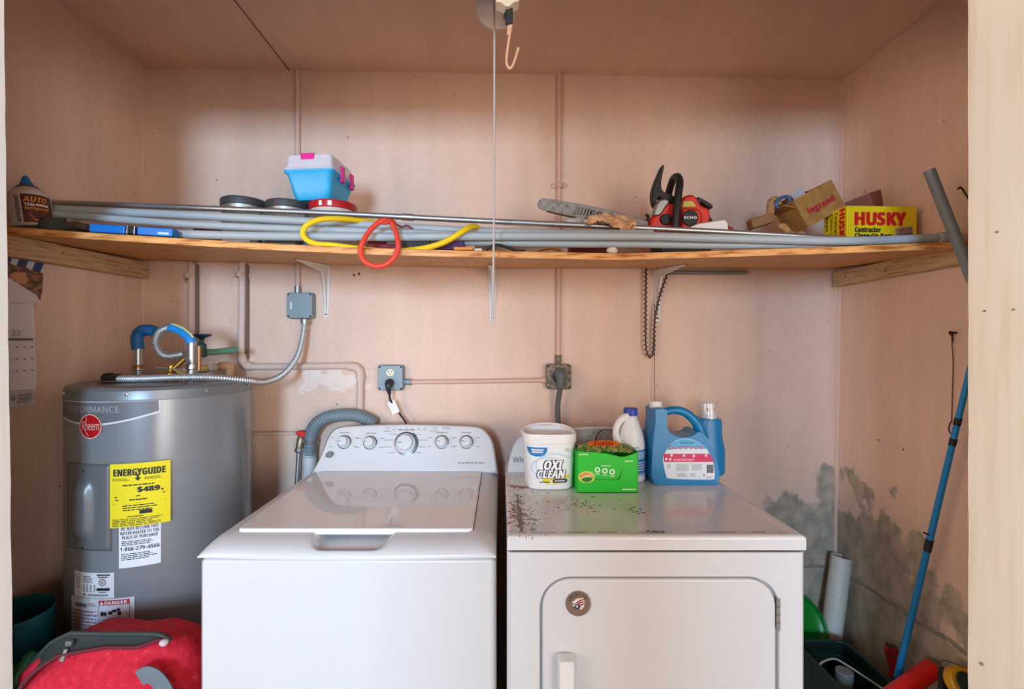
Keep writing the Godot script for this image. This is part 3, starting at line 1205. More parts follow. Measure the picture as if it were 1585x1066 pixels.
	part("flag_stripes", fr, mat("8e2033", 0.5), mag)
	var fb := MB.new()
	fb.shape(ms2, PackedVector2Array([Vector2(-0.0145, 0.0035), Vector2(-0.002, -0.0005), Vector2(0.008, -0.006), Vector2(0.006, -0.0118), Vector2(-0.006, -0.0112), Vector2(-0.0135, -0.0045)]))
	part("flag_canton", fb, mat("22264d", 0.5), mag)
	var fs := MB.new()
	var ms3 := sheet(mc + Vector3(0, 0, 0.0030), Vector3.RIGHT, Vector3.UP)
	for o in [Vector2(-0.003, -0.005), Vector2(0.0052, -0.0085), Vector2(-0.0105, -0.002)]:
		var st := PackedVector2Array()
		for k in 10:
			var a := PI / 2 + TAU * k / 10.0
			st.append(o + Vector2(cos(a), sin(a)) * (0.0038 if k % 2 == 0 else 0.0016))
		fs.shape(ms3, st)
	part("flag_star", fs, mat("f0eef2", 0.5), mag)


func dryer_top_material() -> StandardMaterial3D:
	var a := noise(501, 26.0, 5)
	var b := noise(502, 90.0, 3)
	var wide := noise(503, 6.0, 3)
	var rng := RandomNumberGenerator.new()
	rng.seed = 77
	# clusters of chipped enamel: x, depth from the front, reach
	var spots := []
	for i in 240:
		var c: Array = [[0.030, 0.36, 0.05, 0.03], [0.030, 0.15, 0.016, 0.09], [0.038, 0.10, 0.03, 0.05], [0.36, 0.028, 0.02, 0.008], [0.34, 0.17, 0.02, 0.02], [0.19, 0.21, 0.03, 0.02], [0.16, 0.24, 0.10, 0.10]][[0, 1, 1, 1, 2, 2, 3, 4, 5, 6, 6][i % 11]]
		spots.append([c[0] + rng.randfn() * c[2] * 0.7, c[1] + rng.randfn() * c[3] * 0.7, rng.randf_range(0.0015, 0.0068) * (0.6 if i % 11 > 5 else 1.0), rng.randf()])
	spots.append([0.026, 0.375, 0.013, 0.95])
	spots.append([0.054, 0.368, 0.015, 0.97])
	var m := mat("ffffff", 0.16)
	var tex := painted(0.6866, 0.70, 900.0, func(x: float, y: float) -> Color:
		# y runs from the front edge to the back
		var c := Color(0.878, 0.880, 0.884)
		var k := 1.0 + 0.015 * wide.get_noise_2d(x, y)
		c = Color(c.r * k, c.g * k, c.b * k)
		var scratch := y > 0.026 and y < 0.031 and x < 0.62 and a.get_noise_2d(x * 0.6, 3.0) > -0.05
		if scratch:
			c = c.lerp(Color(0.45, 0.40, 0.34), 0.55)
		if x > 0.022 and x < 0.046 and y > 0.03 and y < 0.38:
			var w := 0.011 * (0.5 + 0.5 * sin(y * 14.0)) + 0.010 * a.get_noise_2d(x, y * 0.6)
			if absf(x - 0.034 - 0.004 * a.get_noise_1d(y)) < w * 0.55:
				c = c.lerp(Color(0.22, 0.19, 0.15), 0.85)
		if x < 0.12 and b.get_noise_2d(x * 1.3 + 5.0, y * 1.3) > 0.42 and a.get_noise_2d(x, y) > 0.05:
			c = Color(0.48, 0.30, 0.16)
		return c)
	var im := tex.get_image()
	for s in spots:
		for i in range(int((s[0] - 0.014) * 900.0), int((s[0] + 0.014) * 900.0) + 1):
			for j in range(int((0.70 - s[1] - 0.014) * 900.0), int((0.70 - s[1] + 0.014) * 900.0) + 1):
				if i < 0 or j < 0 or i >= im.get_width() or j >= im.get_height():
					continue
				var p := Vector2((i + 0.5) / 900.0, 0.70 - (j + 0.5) / 900.0)
				var d: float = p.distance_to(Vector2(s[0], s[1])) + 0.006 * b.get_noise_2d(p.x, p.y)
				if d < s[2]:
					im.set_pixel(i, j, Color(0.62, 0.33, 0.14) if s[3] > 0.72 else Color(0.30, 0.22, 0.15))
	m.albedo_texture = ImageTexture.create_from_image(im)
	return m


# ------------------------------------------------------------------ water heater
const HC := Vector3(-1.089, 0, -1.513)
const HR := 0.2455


# a surface on the tank: x metres round it from the side facing the opening, y height
func tank(off: float) -> Callable:
	return func(p: Vector2) -> Array:
		var a := p.x / HR
		var nn := Vector3(sin(a), 0, cos(a))
		return [HC + nn * (HR + off) + Vector3(0, p.y, 0), nn]


func arc_of(deg: float) -> float:
	return deg_to_rad(deg) * HR


func heater() -> void:
	var t := thing("water_heater", "tall grey cylindrical electric water heater with a yellow energy label", "water heater", HC)
	var tank_m := mat("8c8f92", 0.24, 0.25)
	part("tank", lathed([Vector2(HR - 0.006, 0.03), Vector2(HR, 0.05), Vector2(HR, 1.203)], place(HC), 96), tank_m, t)
	part("base_ring", lathed([Vector2(HR - 0.02, 0.0), Vector2(HR - 0.02, 0.04)], place(HC), 64), M.dark, t)
	var cap := part("top_cap", lathed([Vector2(HR + 0.0015, 1.199), Vector2(HR + 0.0025, 1.204), Vector2(HR + 0.0005, 1.209), Vector2(HR + 0.0005, 1.226), Vector2(HR - 0.006, 1.234), Vector2(HR - 0.02, 1.238), Vector2(HR - 0.03, 1.236), Vector2(0.08, 1.240), Vector2(0.0, 1.242)], place(HC), 96), mat("7f8183", 0.36, 0.35), t)
	for d in [-38.0, 14.5, 59.0, -80.0, 100.0]:
		var q := tank(0.0).call(Vector2(arc_of(d), 1.217)) as Array
		part("screw", lathed([Vector2(0.0042, 0), Vector2(0.004, 0.002), Vector2(0.0, 0.003)], place(q[0], lay(q[1])), 10), M.chrome, cap)
	# junction plate on top, where the armoured cable enters
	part("cover_plate", boxed(Vector3(-1.16, 1.2425, -1.44), Vector3(0.12, 0.004, 0.09), 0.0015), M.steel, t)
	# banner
	var bn := MB.new()
	var pts := PackedVector2Array()
	for k in 15:
		pts.append(Vector2(arc_of(lerpf(-62.0, 32.0, k / 14.0)), 1.1955 + 0.004 * k / 14.0))
	var lows := [[32.2, 1.167], [24.0, 1.157], [15.9, 1.148], [8.0, 1.1415], [0.0, 1.137], [-9.0, 1.1355], [-18.0, 1.1385], [-28.0, 1.1425], [-38.0, 1.148], [-50.0, 1.155], [-62.0, 1.163]]
	for q in lows:
		pts.append(Vector2(arc_of(q[0]), q[1]))
	# laid in narrow strips so that it follows the tank
	var strips := MB.new()
	for k in 40:
		var d0 := lerpf(-62.0, 32.2, k / 40.0)
		var d1 := lerpf(-62.0, 32.2, (k + 1) / 40.0)
		var lo := func(d: float) -> float:
			for i in lows.size() - 1:
				if d <= lows[i][0] and d >= lows[i + 1][0]:
					return lerpf(lows[i][1], lows[i + 1][1], (lows[i][0] - d) / (lows[i][0] - lows[i + 1][0]))
			return lows[0][1]
		var hi := func(d: float) -> float: return 1.1955 + 0.004 * (d + 62.0) / 94.0
		strips.shape(tank(0.0006), PackedVector2Array([Vector2(arc_of(d0), lo.call(d0)), Vector2(arc_of(d1), lo.call(d1)), Vector2(arc_of(d1), hi.call(d1)), Vector2(arc_of(d0), hi.call(d0))]))
	var banner := part("banner", strips, mat("6a6a6d", 0.35), t)
	var ol := MB.new()
	var top_line := []
	for k in 25:
		top_line.append(Vector2(arc_of(lerpf(-62.0, 32.0, k / 24.0)), 1.1955 + 0.004 * k / 24.0))
	ol.stroke(tank(0.0009), top_line, 0.0022)
	ol.stroke(tank(0.0009), [Vector2(arc_of(32.0), 1.200), Vector2(arc_of(32.2), 1.166)], 0.0032)
	var low_line := []
	for q in lows:
		low_line.append(Vector2(arc_of(q[0]), q[1]))
	ol.stroke(tank(0.0009), spline(low_line, 4), 0.0050)
	part("banner_outline", ol, mat("d9d9d7", 0.4), banner)
	var pf := MB.new()
	pf.text(tank(0.001), "PERFORMANCE", Rect2(arc_of(-28.1), 1.169, arc_of(38.6), 0.0165), false)
	part("lettering", pf, mat("a9a9aa", 0.4), banner)
	# round red badge
	var bd := MB.new()
	var bc := Vector2(arc_of(-7.3), 1.1315)
	bd.shape(tank(0.0026), disc(bc, 0.0335, 40))
	var badge := part("badge", bd, mat("b5141b", 0.35), t)
	var rim := MB.new()
	var rp := []
	for k in 41:
		rp.append(bc + Vector2(cos(TAU * k / 40), sin(TAU * k / 40)) * 0.0325)
	rim.stroke(tank(0.0032), rp, 0.0026)
	rim.text(tank(0.0032), "Rheem", Rect2(bc.x - 0.025, bc.y - 0.010, 0.052, 0.024), false)
	rim.stroke(tank(0.0036), [bc + Vector2(-0.0105, 0.027), bc + Vector2(-0.0105, 0.012)], 0.0016)
	rim.stroke(tank(0.0036), [bc + Vector2(-0.0165, -0.008), bc + Vector2(-0.004, -0.026)], 0.0020)
	part("lettering", rim, mat("e6b9ad", 0.4), badge)
	# element cover with its long bulge
	var pan := MB.new()
	var rows := []
	for i in 41:
		var row := []
		var y := lerpf(0.792, 1.029, i / 40.0)
		for j in 31:
			var d := lerpf(-26.5, 6.3, j / 30.0)
			var edge := clampf(minf(minf(j, 30 - j) / 1.0, minf(i, 40 - i) / 1.0), 0.0, 1.0)
			var bx := (d + 11.5) / 8.2
			var by := (y - 0.905) / 0.093
			var bul := 1.0 - smoothstep(0.55, 1.0, pow(pow(absf(bx), 4.0) + pow(absf(by), 4.0), 0.25))
			row.append(tank(0.001 + 0.007 * edge + 0.013 * bul).call(Vector2(arc_of(d), y))[0])
		rows.append(row)
	pan.grid(rows)
	var pm := part("element_cover", pan, mat("747678", 0.36, 0.25), t)
	for y in [1.012, 0.804]:
		var q := tank(0.008).call(Vector2(arc_of(-10.5), y)) as Array
		part("screw", lathed([Vector2(0.0045, 0), Vector2(0.004, 0.002), Vector2(0.0, 0.003)], place(q[0], lay(q[1])), 10), M.chrome, pm)
	var rng := RandomNumberGenerator.new()
	rng.seed = 31
	# yellow energy label
	var eg := MB.new()
	var e0 := arc_of(6.4)
	var ew := arc_of(31.4)
	eg.patch(tank(0.009), Rect2(e0, 0.857, ew, 0.173), 16, 1)
	var en := part("energy_label", eg, M.yellow, t, "yellow energy label")
	var ep := MB.new()
	var on := tank(0.0096)
	ep.heavy(on, "ENERGYGUIDE", Rect2(e0 + 0.009, 0.997, ew - 0.020, 0.018), 0.0006)
	ep.shape(on, PackedVector2Array([Vector2(e0 + 0.061, 1.000), Vector2(e0 + 0.061, 0.990), Vector2(e0 + 0.056, 0.990), Vector2(e0 + 0.0635, 0.981), Vector2(e0 + 0.071, 0.990), Vector2(e0 + 0.066, 0.990), Vector2(e0 + 0.066, 1.000)]))
	lines(ep, on, Rect2(e0 + 0.006, 0.983, 0.042, 0.008), 2, rng)
	lines(ep, on, Rect2(e0 + 0.078, 0.983, 0.040, 0.008), 2, rng)
	lines(ep, on, Rect2(e0 + 0.030, 0.968, 0.072, 0.005), 1, rng, 0.7)
	ep.heavy(on, "$489", Rect2(e0 + 0.063, 0.949, 0.048, 0.016), 0.0007)
	ep.stroke(on, [Vector2(e0 + 0.012, 0.939), Vector2(e0 + 0.064, 0.940), Vector2(e0 + 0.122, 0.942)], 0.0030)
	ep.shape(on, PackedVector2Array([Vector2(e0 + 0.113, 0.954), Vector2(e0 + 0.1165, 0.947), Vector2(e0 + 0.120, 0.954)]))
	lines(ep, on, Rect2(e0 + 0.012, 0.930, 0.01, 0.004), 1, rng, 0.7)
	lines(ep, on, Rect2(e0 + 0.045, 0.928, 0.045, 0.005), 1, rng, 0.7)
	ep.stroke(on, [Vector2(e0 + 0.006, 0.921), Vector2(e0 + 0.064, 0.921), Vector2(e0 + 0.126, 0.921)], 0.0008)
	lines(ep, on, Rect2(e0 + 0.030, 0.900, 0.075, 0.018), 3, rng)
	ep.patch(on, Rect2(e0 + 0.067, 0.890, 0.028, 0.011), 4, 1)
	lines(ep, on, Rect2(e0 + 0.040, 0.882, 0.040, 0.006), 1, rng)
	lines(ep, on, Rect2(e0 + 0.006, 0.859, 0.112, 0.022), 5, rng)
	part("printing", ep, M.ink, en)
	# white notice below it
	var r0 := arc_of(10.4)
	var rw := arc_of(22.4)
	var wl := MB.new()
	wl.patch(tank(0.0012), Rect2(r0, 0.743, rw, 0.116), 12, 1)
	var wn := part("notice_label", wl, mat("e9e9ea", 0.7), t)
	var wp := MB.new()
	on = tank(0.0018)
	wp.text(on, "DO NOT RETURN THIS", Rect2(r0 + 0.005, 0.8455, rw - 0.010, 0.0088))
	wp.text(on, "WATER HEATER TO THE", Rect2(r0 + 0.003, 0.8335, rw - 0.007, 0.0088))
	wp.text(on, "PLACE OF PURCHASE", Rect2(r0 + 0.008, 0.8215, rw - 0.015, 0.0088))
	lines(wp, on, Rect2(r0 + 0.006, 0.803, rw - 0.014, 0.014), 3, rng)
	wp.text(on, "1-866-279-4566", Rect2(r0 + 0.003, 0.789, rw - 0.006, 0.0105))
	lines(wp, on, Rect2(r0 + 0.005, 0.763, rw - 0.012, 0.020), 4, rng)
	part("printing", wp, M.ink, wn)
	# rating label
	var l0 := arc_of(-20.6)
	var lw := arc_of(28.4)
	var rl := MB.new()
	rl.patch(tank(0.0014), Rect2(l0, 0.664, lw, 0.069), 14, 1)
	var rn := part("rating_label", rl, mat("d9d4d8", 0.7), t)
	var rp2 := MB.new()
	on = tank(0.002)
	lines(rp2, on, Rect2(l0 + 0.004, 0.686, 0.024, 0.040), 7, rng, 0.35)
	lines(rp2, on, Rect2(l0 + 0.034, 0.704, 0.030, 0.020), 4, rng, 0.4)
	for k in 4:
		lines(rp2, on, Rect2(l0 + 0.034 + 0.011 * k, 0.680, 0.006, 0.020), 5, rng, 0.5)
	lines(rp2, on, Rect2(l0 + 0.077, 0.724, 0.036, 0.006), 1, rng, 0.8, 0.05)
	lines(rp2, on, Rect2(l0 + 0.079, 0.719, 0.028, 0.004), 1, rng, 0.7, 0.05)
	var ul := []
	for k in 25:
		ul.append(Vector2(l0 + 0.091, 0.707) + Vector2(cos(TAU * k / 24), sin(TAU * k / 24)) * 0.0085)
	rp2.stroke(on, ul, 0.002)
	rp2.text(on, "UL", Rect2(l0 + 0.0865, 0.7025, 0.009, 0.009))
	rp2.shape(on, round_rect(Vector2(l0 + 0.093, 0.688), Vector2(0.036, 0.008), 0.0035, 4))
	lines(rp2, on, Rect2(l0 + 0.082, 0.679, 0.024, 0.003), 1, rng, 0.8)
	for k in 22:
		rp2.patch(on, Rect2(l0 + 0.050 + k * 0.0026, 0.669, 0.0008 + 0.0008 * (k * 7 % 3) * 0.5, 0.006), 1, 1)
	rp2.shape(on, disc(Vector2(l0 + 0.038, 0.672), 0.003, 12))
	part("printing", rp2, M.ink, rn)
	# safety label with a red heading
	var s0 := arc_of(-23.6)
	var sw := arc_of(42.6)
	var sl := MB.new()
	sl.patch(tank(0.0022), Rect2(s0, 0.540, sw, 0.123), 20, 1)
	var sn := part("safety_label", sl, mat("d3ccd0", 0.7), t)
	on = tank(0.0028)
	var sp := MB.new()
	var sr := MB.new()
	sp.patch(on, Rect2(s0 + 0.018, 0.638, 0.042, 0.010), 6, 1)
	lines(sp, on, Rect2(s0 + 0.006, 0.545, 0.085, 0.085), 9, rng, 0.28, 0.2)
	lines(sr, on, Rect2(s0 + 0.016, 0.550, 0.078, 0.082), 9, rng, 0.22, 0.2)
	lines(sr, on, Rect2(s0 + 0.062, 0.641, 0.028, 0.010), 2, rng, 0.5)
	part("printing", sp, mat("6c6a70", 0.7), sn)
	part("printing", sr, mat("b7686a", 0.7), sn)
	var dp := MB.new()
	var d0 := s0 + 0.0955
	dp.patch(on, Rect2(d0, 0.645, 0.076, 0.0135), 10, 1)
	part("danger_heading", dp, mat("b01822", 0.6), sn)
	var dw := MB.new()
	dw.text(tank(0.0036), "DANGER", Rect2(d0 + 0.016, 0.6475, 0.055, 0.0085))
	dw.shape(tank(0.0034), PackedVector2Array([Vector2(d0 + 0.003, 0.6475), Vector2(d0 + 0.013, 0.6475), Vector2(d0 + 0.008, 0.6565)]))
	part("lettering", dw, mat("f0e6e6", 0.6), sn)
	var dk := MB.new()
	dk.stroke(on, [Vector2(d0, 0.645), Vector2(d0, 0.560)], 0.0012)
	dk.stroke(on, [Vector2(d0 + 0.076, 0.645), Vector2(d0 + 0.076, 0.560)], 0.0012)
	for q in [[0.009, 0.622, 0.005, 0.007], [0.017, 0.622, 0.004, 0.006], [0.030, 0.624, 0.006, 0.005], [0.040, 0.629, 0.007, 0.004], [0.050, 0.632, 0.005, 0.004], [0.052, 0.622, 0.005, 0.006]]:
		dk.shape(on, disc(Vector2(d0 + q[0], q[1]), q[2], 14, q[3]))
	dk.stroke(on, [Vector2(d0 + 0.004, 0.603), Vector2(d0 + 0.030, 0.609), Vector2(d0 + 0.060, 0.611)], 0.0010)
	for k in 4:
		dk.stroke(on, [Vector2(d0 + 0.036 + 0.003 * k, 0.600 - 0.003 * k), Vector2(d0 + 0.052, 0.604 - 0.002 * k), Vector2(d0 + 0.072, 0.590)], 0.0028)
	part("printing", dk, mat("2a1c1e", 0.7), sn)
	heater_fittings()


func heater_fittings() -> void:
	var top := 1.238
	# cold nipple on the left with a wrapped elbow
	var nip := thing("water_connector", "chrome riser with a blue wrapped elbow and a looping ribbed hose", "pipe", at(214, 578, 1.56))
	var b := Vector3(at(214, 578, 1.56).x, top, -1.56)
	var n1 := MB.new()
	n1.xf = place(b)
	n1.lathe([Vector2(0.0125, 0.0), Vector2(0.0125, 0.028), Vector2(0.0145, 0.030), Vector2(0.0145, 0.040), Vector2(0.0115, 0.042), Vector2(0.0115, 0.115)], 20)
	part("riser", n1, M.galv, nip)
	part("coupling", lathed([Vector2(0.016, 0.036), Vector2(0.0165, 0.044), Vector2(0.013, 0.047)], place(b), 8), M.brass, nip)
	var e0 := b + Vector3(0, 0.100, 0)
	var elbow := spline([e0, e0 + Vector3(-0.004, 0.035, 0), e0 + Vector3(0.008, 0.060, -0.002), e0 + Vector3(0.036, 0.064, 0.0), e0 + Vector3(0.06, 0.058, 0.002)], 6)
	part("wrapping", tubed(elbow, 0.0185, 12), mat("15649f", 0.55), nip)
	var loop := spline([at(238, 513, 1.56), at(252, 508, 1.56), at(268, 506, 1.545), at(281, 509, 1.53)], 8)
	var big := spline([at(282, 508, 1.545), at(262, 507, 1.55), at(247, 514, 1.555), at(241, 530, 1.56), at(247, 545, 1.565), at(258, 551, 1.57), at(272, 550, 1.58), at(286, 547, 1.585)], 10)
	part("ribbed_hose", ribbed(big, 0.0135, 0.0075, 0.0040), mat("b9b4ae", 0.45, 0.7), nip)
	# hot riser on the right with its blue taped arm
	var hot := thing("water_connector", "silver riser with a bright blue taped arm on the heater top", "pipe", Vector3(at(298, 580, 1.53).x, top, -1.53))
	var hb := Vector3(at(297, 580, 1.53).x, top, -1.53)
	part("riser", lathed([Vector2(0.0150, 0.0), Vector2(0.0150, 0.034), Vector2(0.0175, 0.036), Vector2(0.0175, 0.052), Vector2(0.0135, 0.054), Vector2(0.0135, 0.125)], place(hb), 24), M.galv, hot)
	var bare := MB.new()
	bare.tube([hb + Vector3(0.024, 0.03, 0.0), hb + Vector3(0.024, 0.11, 0.0)], 0.006, 10)
	part("copper_tail", bare, mat("b27a4e", 0.4, 0.8), hot)
	var arm := spline([hb + Vector3(0, 0.120, 0), at(294, 524, 1.53), at(284, 515, 1.535), at(272, 509, 1.54), at(264, 507, 1.545)], 8)
	var ar := []
	for i in arm.size():
		ar.append(0.0155 - 0.003 * i / arm.size())
	part("tape", tubed(arm, ar, 12), mat("1f93dd", 0.5), hot)
	var yl := []
	for p in arm:
		yl.append(p + Vector3(0.008, 0.011, 0.004))
	part("yellow_stripe", tubed(yl.slice(4), 0.0045, 8), mat("d8cf86", 0.6), hot)
	# stop valve with a blue wheel, and the green pipe it feeds
	var vb := at(312, 543, 1.62)
	var val := thing("stop_valve", "green stop valve with a dark blue wheel handle on a green pipe", "valve", vb)
	part("body", lathed([Vector2(0.012, -0.022), Vector2(0.020, -0.016), Vector2(0.021, 0.0), Vector2(0.015, 0.012), Vector2(0.016, 0.022), Vector2(0.010, 0.026), Vector2(0.006, 0.040)], place(vb), 16), mat("3f5a4c", 0.6, 0.3), val)
	var wh := MB.new()
	wh.xf = place(vb + Vector3(0, 0.052, 0))
	wh.lathe([Vector2(0.006, -0.014), Vector2(0.012, -0.006), Vector2(0.030, 0.001), Vector2(0.032, 0.005), Vector2(0.024, 0.007), Vector2(0.0, 0.003)], 10)
	part("wheel", wh, mat("1d2f55", 0.5), val)
	var gp := MB.new()
	gp.tube([vb + Vector3(0.015, -0.004, 0), at(331, 545, 1.64), at(366, 541, 1.70)], 0.0115, 14)
	part("outlet_pipe", gp, mat("5f8a72", 0.6), val)
	var inlet := MB.new()
	inlet.tube([vb + Vector3(-0.012, 0.0, 0), at(286, 547, 1.585)], 0.010, 12)
	part("inlet_nut", inlet, mat("b9a294", 0.4, 0.7), val)
	# relief valve with its lever and the tan drain pipe
	var rb := Vector3(at(265, 579, 1.46).x, top, -1.46)
	var rel := thing("relief_valve", "brass relief valve with a flat lever, low on the heater top", "valve", rb)
	part("body", lathed([Vector2(0.016, 0.0), Vector2(0.018, 0.006), Vector2(0.018, 0.026), Vector2(0.012, 0.030), Vector2(0.008, 0.042), Vector2(0.009, 0.05)], place(rb), 16), M.brass, rel)
	part("spout", tubed([rb + Vector3(0, 0.034, 0), rb + Vector3(0.035, 0.070, -0.01)], 0.0075, 10), mat("9c7330", 0.4, 0.8), rel)
	var lv := MB.new()
	lv.box(rb + Vector3(-0.006, 0.041, 0.0), Vector3(0.075, 0.003, 0.018), 0.001, Basis(Vector3.BACK, -0.08))
	part("lever", lv, M.galv, rel)
	var tg := MB.new()
	tg.box(rb + Vector3(0.048, 0.024, 0.004), Vector3(0.075, 0.0015, 0.02), 0.0004, Basis(Vector3.BACK, -0.42))
	part("tag", tg, mat("c9b26a", 0.6), rel)
	var cp := thing("drain_pipe", "tan plastic pipe with an elbow behind the heater top", "pipe", Vector3(at(330, 570, 1.70).x, 1.23, -1.70))
	var run := [at(276, 575, 1.60), at(304, 572, 1.65), at(328, 569, 1.68), at(352, 566, 1.71)]
	part("pipe", tubed(run, 0.0125, 14), mat("c79a66", 0.5), cp)
	var el := spline([at(340, 567, 1.695), at(350, 566, 1.71), at(355, 570, 1.72), at(354, 580, 1.72), at(353, 600, 1.72)], 5)
	part("elbow", tubed(el, 0.0165, 14), mat("d3a478", 0.5), cp)
	part("coupling", tubed([at(309, 571, 1.66), at(322, 570, 1.675)], 0.0155, 14), mat("b98a3e", 0.5), cp)
	part("coupling", tubed([at(324, 570, 1.677), at(336, 568, 1.69)], 0.0158, 14), mat("cfc8bd", 0.5), cp)
	# armoured cable from the box on the wall down across the heater top
	var cable := thing("armoured_cable", "bright ribbed metal conduit curving from the grey junction box to the heater top", "cable", at(180, 587, 1.42))
	var line := spline([at(472, 492, 1.79), at(469, 520, 1.78), at(460, 552, 1.755), at(440, 578, 1.70), at(412, 590, 1.62), at(380, 588, 1.53), at(330, 584, 1.46), at(270, 584, 1.42), at(215, 586, 1.41), at(178, 586, 1.42)], 14)
	part("ribbed_sleeve", ribbed(line, 0.0118, 0.0076, 0.0050, 12), mat("d3d5d6", 0.50, 0.8), cable)
	var con := MB.new()
	con.tube([at(184, 586, 1.418), at(163, 585, 1.425)], 0.0155, 12)
	con.box(at(170, 580, 1.42), Vector3(0.018, 0.012, 0.020), 0.002)
	part("clamp", con, M.dark, cable)
	part("connector", lathed([Vector2(0.016, -0.012), Vector2(0.016, 0.004), Vector2(0.012, 0.008)], place(at(472, 496, 1.79)), 12), M.steel, cable)


# ------------------------------------------------------------------ the sagging shelf
const SHELF_FRONT := 1.26
const SAG := [[-1.45, 1.683], [-1.34, 1.675], [-1.11, 1.6575], [-0.88, 1.6435], [-0.658, 1.630], [-0.378, 1.617], [-0.133, 1.610], [0.1645, 1.605], [0.322, 1.6015], [0.567, 1.6085], [0.987, 1.6225], [1.223, 1.633], [1.40, 1.639]]


func shelf_top(x: float, z: float) -> float:
	var f: float = SAG[0][1]
	for i in SAG.size() - 1:
		if x >= SAG[i][0] and x <= SAG[i + 1][0]:
			f = lerpf(SAG[i][1], SAG[i + 1][1], (x - SAG[i][0]) / (SAG[i + 1][0] - SAG[i][0]))
	var b := 1.698 - 0.030 * clampf((x + 1.403) / 1.4, 0.0, 1.0) - 0.002 * clampf(x / 1.33, 0.0, 1.0)
	return lerpf(f, b, clampf((-z - SHELF_FRONT) / (BACK - SHELF_FRONT), 0.0, 1.0))


func on_shelf(px: float, d: float, lift := 0.0) -> Vector3:
	var x := (px - 776.0) * d / F
	return Vector3(x, shelf_top(x, -d) + lift, -d)


func shelf() -> void:
	var t := thing("shelf", "long sagging plywood shelf across the back wall, loaded with pipes and tools", "shelf", Vector3(-0.03, 1.60, -1.54))
	var board := MB.new()
	var edge := MB.new()
	var th := 0.018
	for face in 3:
		var rows := []
		for i in 61:
			var x := lerpf(-1.400, 1.322, i / 60.0)
			var row := []
			if face == 2:
				row = [Vector3(x, shelf_top(x, -SHELF_FRONT) - th, -SHELF_FRONT - 0.002), Vector3(x, shelf_top(x, -SHELF_FRONT) - th + 0.002, -SHELF_FRONT), Vector3(x, shelf_top(x, -SHELF_FRONT) - 0.002, -SHELF_FRONT), Vector3(x, shelf_top(x, -SHELF_FRONT), -SHELF_FRONT - 0.002)]
			else:
				for k in 7:
					var z := lerpf(-SHELF_FRONT - 0.002, -BACK + 0.003, k / 6.0)
					row.append(Vector3(x, shelf_top(x, z) - (th if face == 1 else 0.0), z))
			rows.append(row)
		if face == 2:
			edge.grid(rows)
		else:
			board.grid(rows, false, face == 1)
	part("board", board, M.ply, t)
	part("front_edge", edge, M.ply_edge, t)
	# ledgers
	var ll := thing("ledger", "knotty timber batten under the left end of the shelf", "batten", Vector3(-1.385, 1.61, -1.52), "timber battens that carry the shelf ends")
	var lb := MB.new()
	lb.box(Vector3(-1.384, 1.634, -1.515), Vector3(0.036, 0.062, 0.575), 0.004, Basis(Vector3.RIGHT, 0.014))
	part("timber", lb, M.ledger, ll)
	var rl := thing("ledger", "knotty timber batten under the right end of the shelf", "batten", Vector3(1.30, 1.58, -1.52), "timber battens that carry the shelf ends")
	var rb := MB.new()
	rb.box(Vector3(1.307, 1.607, -1.515), Vector3(0.036, 0.056, 0.595), 0.004, Basis(Vector3.RIGHT, -0.006))
	part("timber", rb, M.ledger, rl)
	for q in [[ll, 1, -1.72, 1.632], [ll, 1, -1.705, 1.634], [ll, 1, -1.45, 1.640], [rl, -1, -1.74, 1.606], [rl, -1, -1.60, 1.612], [rl, -1, -1.56, 1.606]]:
		var x: float = -1.3655 if q[1] == 1 else 1.2885
		part("nail_head", lathed([Vector2(0.0035, 0), Vector2(0.003, 0.001), Vector2(0, 0.0012)], place(Vector3(x, q[3], q[2]), lay(Vector3(q[1], 0, 0))), 10), M.rusty, q[0])
	# stamped brackets
	var names := ["leftmost white bracket under the shelf, right of the junction box", "middle white bracket under the shelf, behind the hanging cord", "rightmost white bracket under the shelf, beside the saw chain"]
	var bxs := [-0.686, -0.0355, 0.613]
	var wm := mat("e4e1dd", 0.4)
	for i in 3:
		var bx: float = bxs[i]
		var ytop := shelf_top(bx, -1.80) - th - 0.001
		var br := thing("shelf_bracket", names[i], "bracket", Vector3(bx, ytop - 0.205, -BACK), "white steel brackets under the shelf")
		var leg := MB.new()
		leg.xf = place(Vector3(bx, ytop - 0.10, -BACK + 0.0015))
		leg.prism(PackedVector2Array([Vector2(-0.009, -0.103), Vector2(0.009, -0.103), Vector2(0.016, 0.08), Vector2(0.016, 0.10), Vector2(-0.016, 0.10), Vector2(-0.016, 0.08)]), 0.003, 0.0008)
		part("wall_leg", leg, wm, br)
		# the arm follows the underside of the board
		var arm := MB.new()
		var rows := []
		for k in 9:
			var z := -BACK + 0.275 * k / 8.0
			var w := lerpf(0.016, 0.007, k / 8.0)
			var y := shelf_top(bx, z) - th - 0.0005
			rows.append([Vector3(bx - w, y, z), Vector3(bx - w, y - 0.003, z), Vector3(bx + w, y - 0.003, z), Vector3(bx + w, y, z)])
		arm.grid(rows, true, true)
		part("arm", arm, wm, br)
		var rib := MB.new()
		rib.xf = Transform3D(Basis(Vector3(0, 0, 1), Vector3(0, 1, 0), Vector3(-1, 0, 0)), Vector3(bx, ytop, -BACK))
		var drop := (ytop - (shelf_top(bx, -BACK + 0.275) - th)) - 0.001
		rib.prism(PackedVector2Array([Vector2(0.002, -0.001), Vector2(0.265, -drop - 0.001), Vector2(0.265, -drop - 0.005), Vector2(0.10, -drop * 0.4 - 0.022), Vector2(0.045, -0.035), Vector2(0.028, -0.075), Vector2(0.006, -0.19), Vector2(0.002, -0.19)]), 0.009, 0.003)
		part("rib", rib, wm, br)
		part("screw", lathed([Vector2(0.0045, 0), Vector2(0.004, 0.002), Vector2(0, 0.003)], place(Vector3(bx, ytop - 0.190, -BACK + 0.003), lay(Vector3.BACK)), 10), M.dark, br)


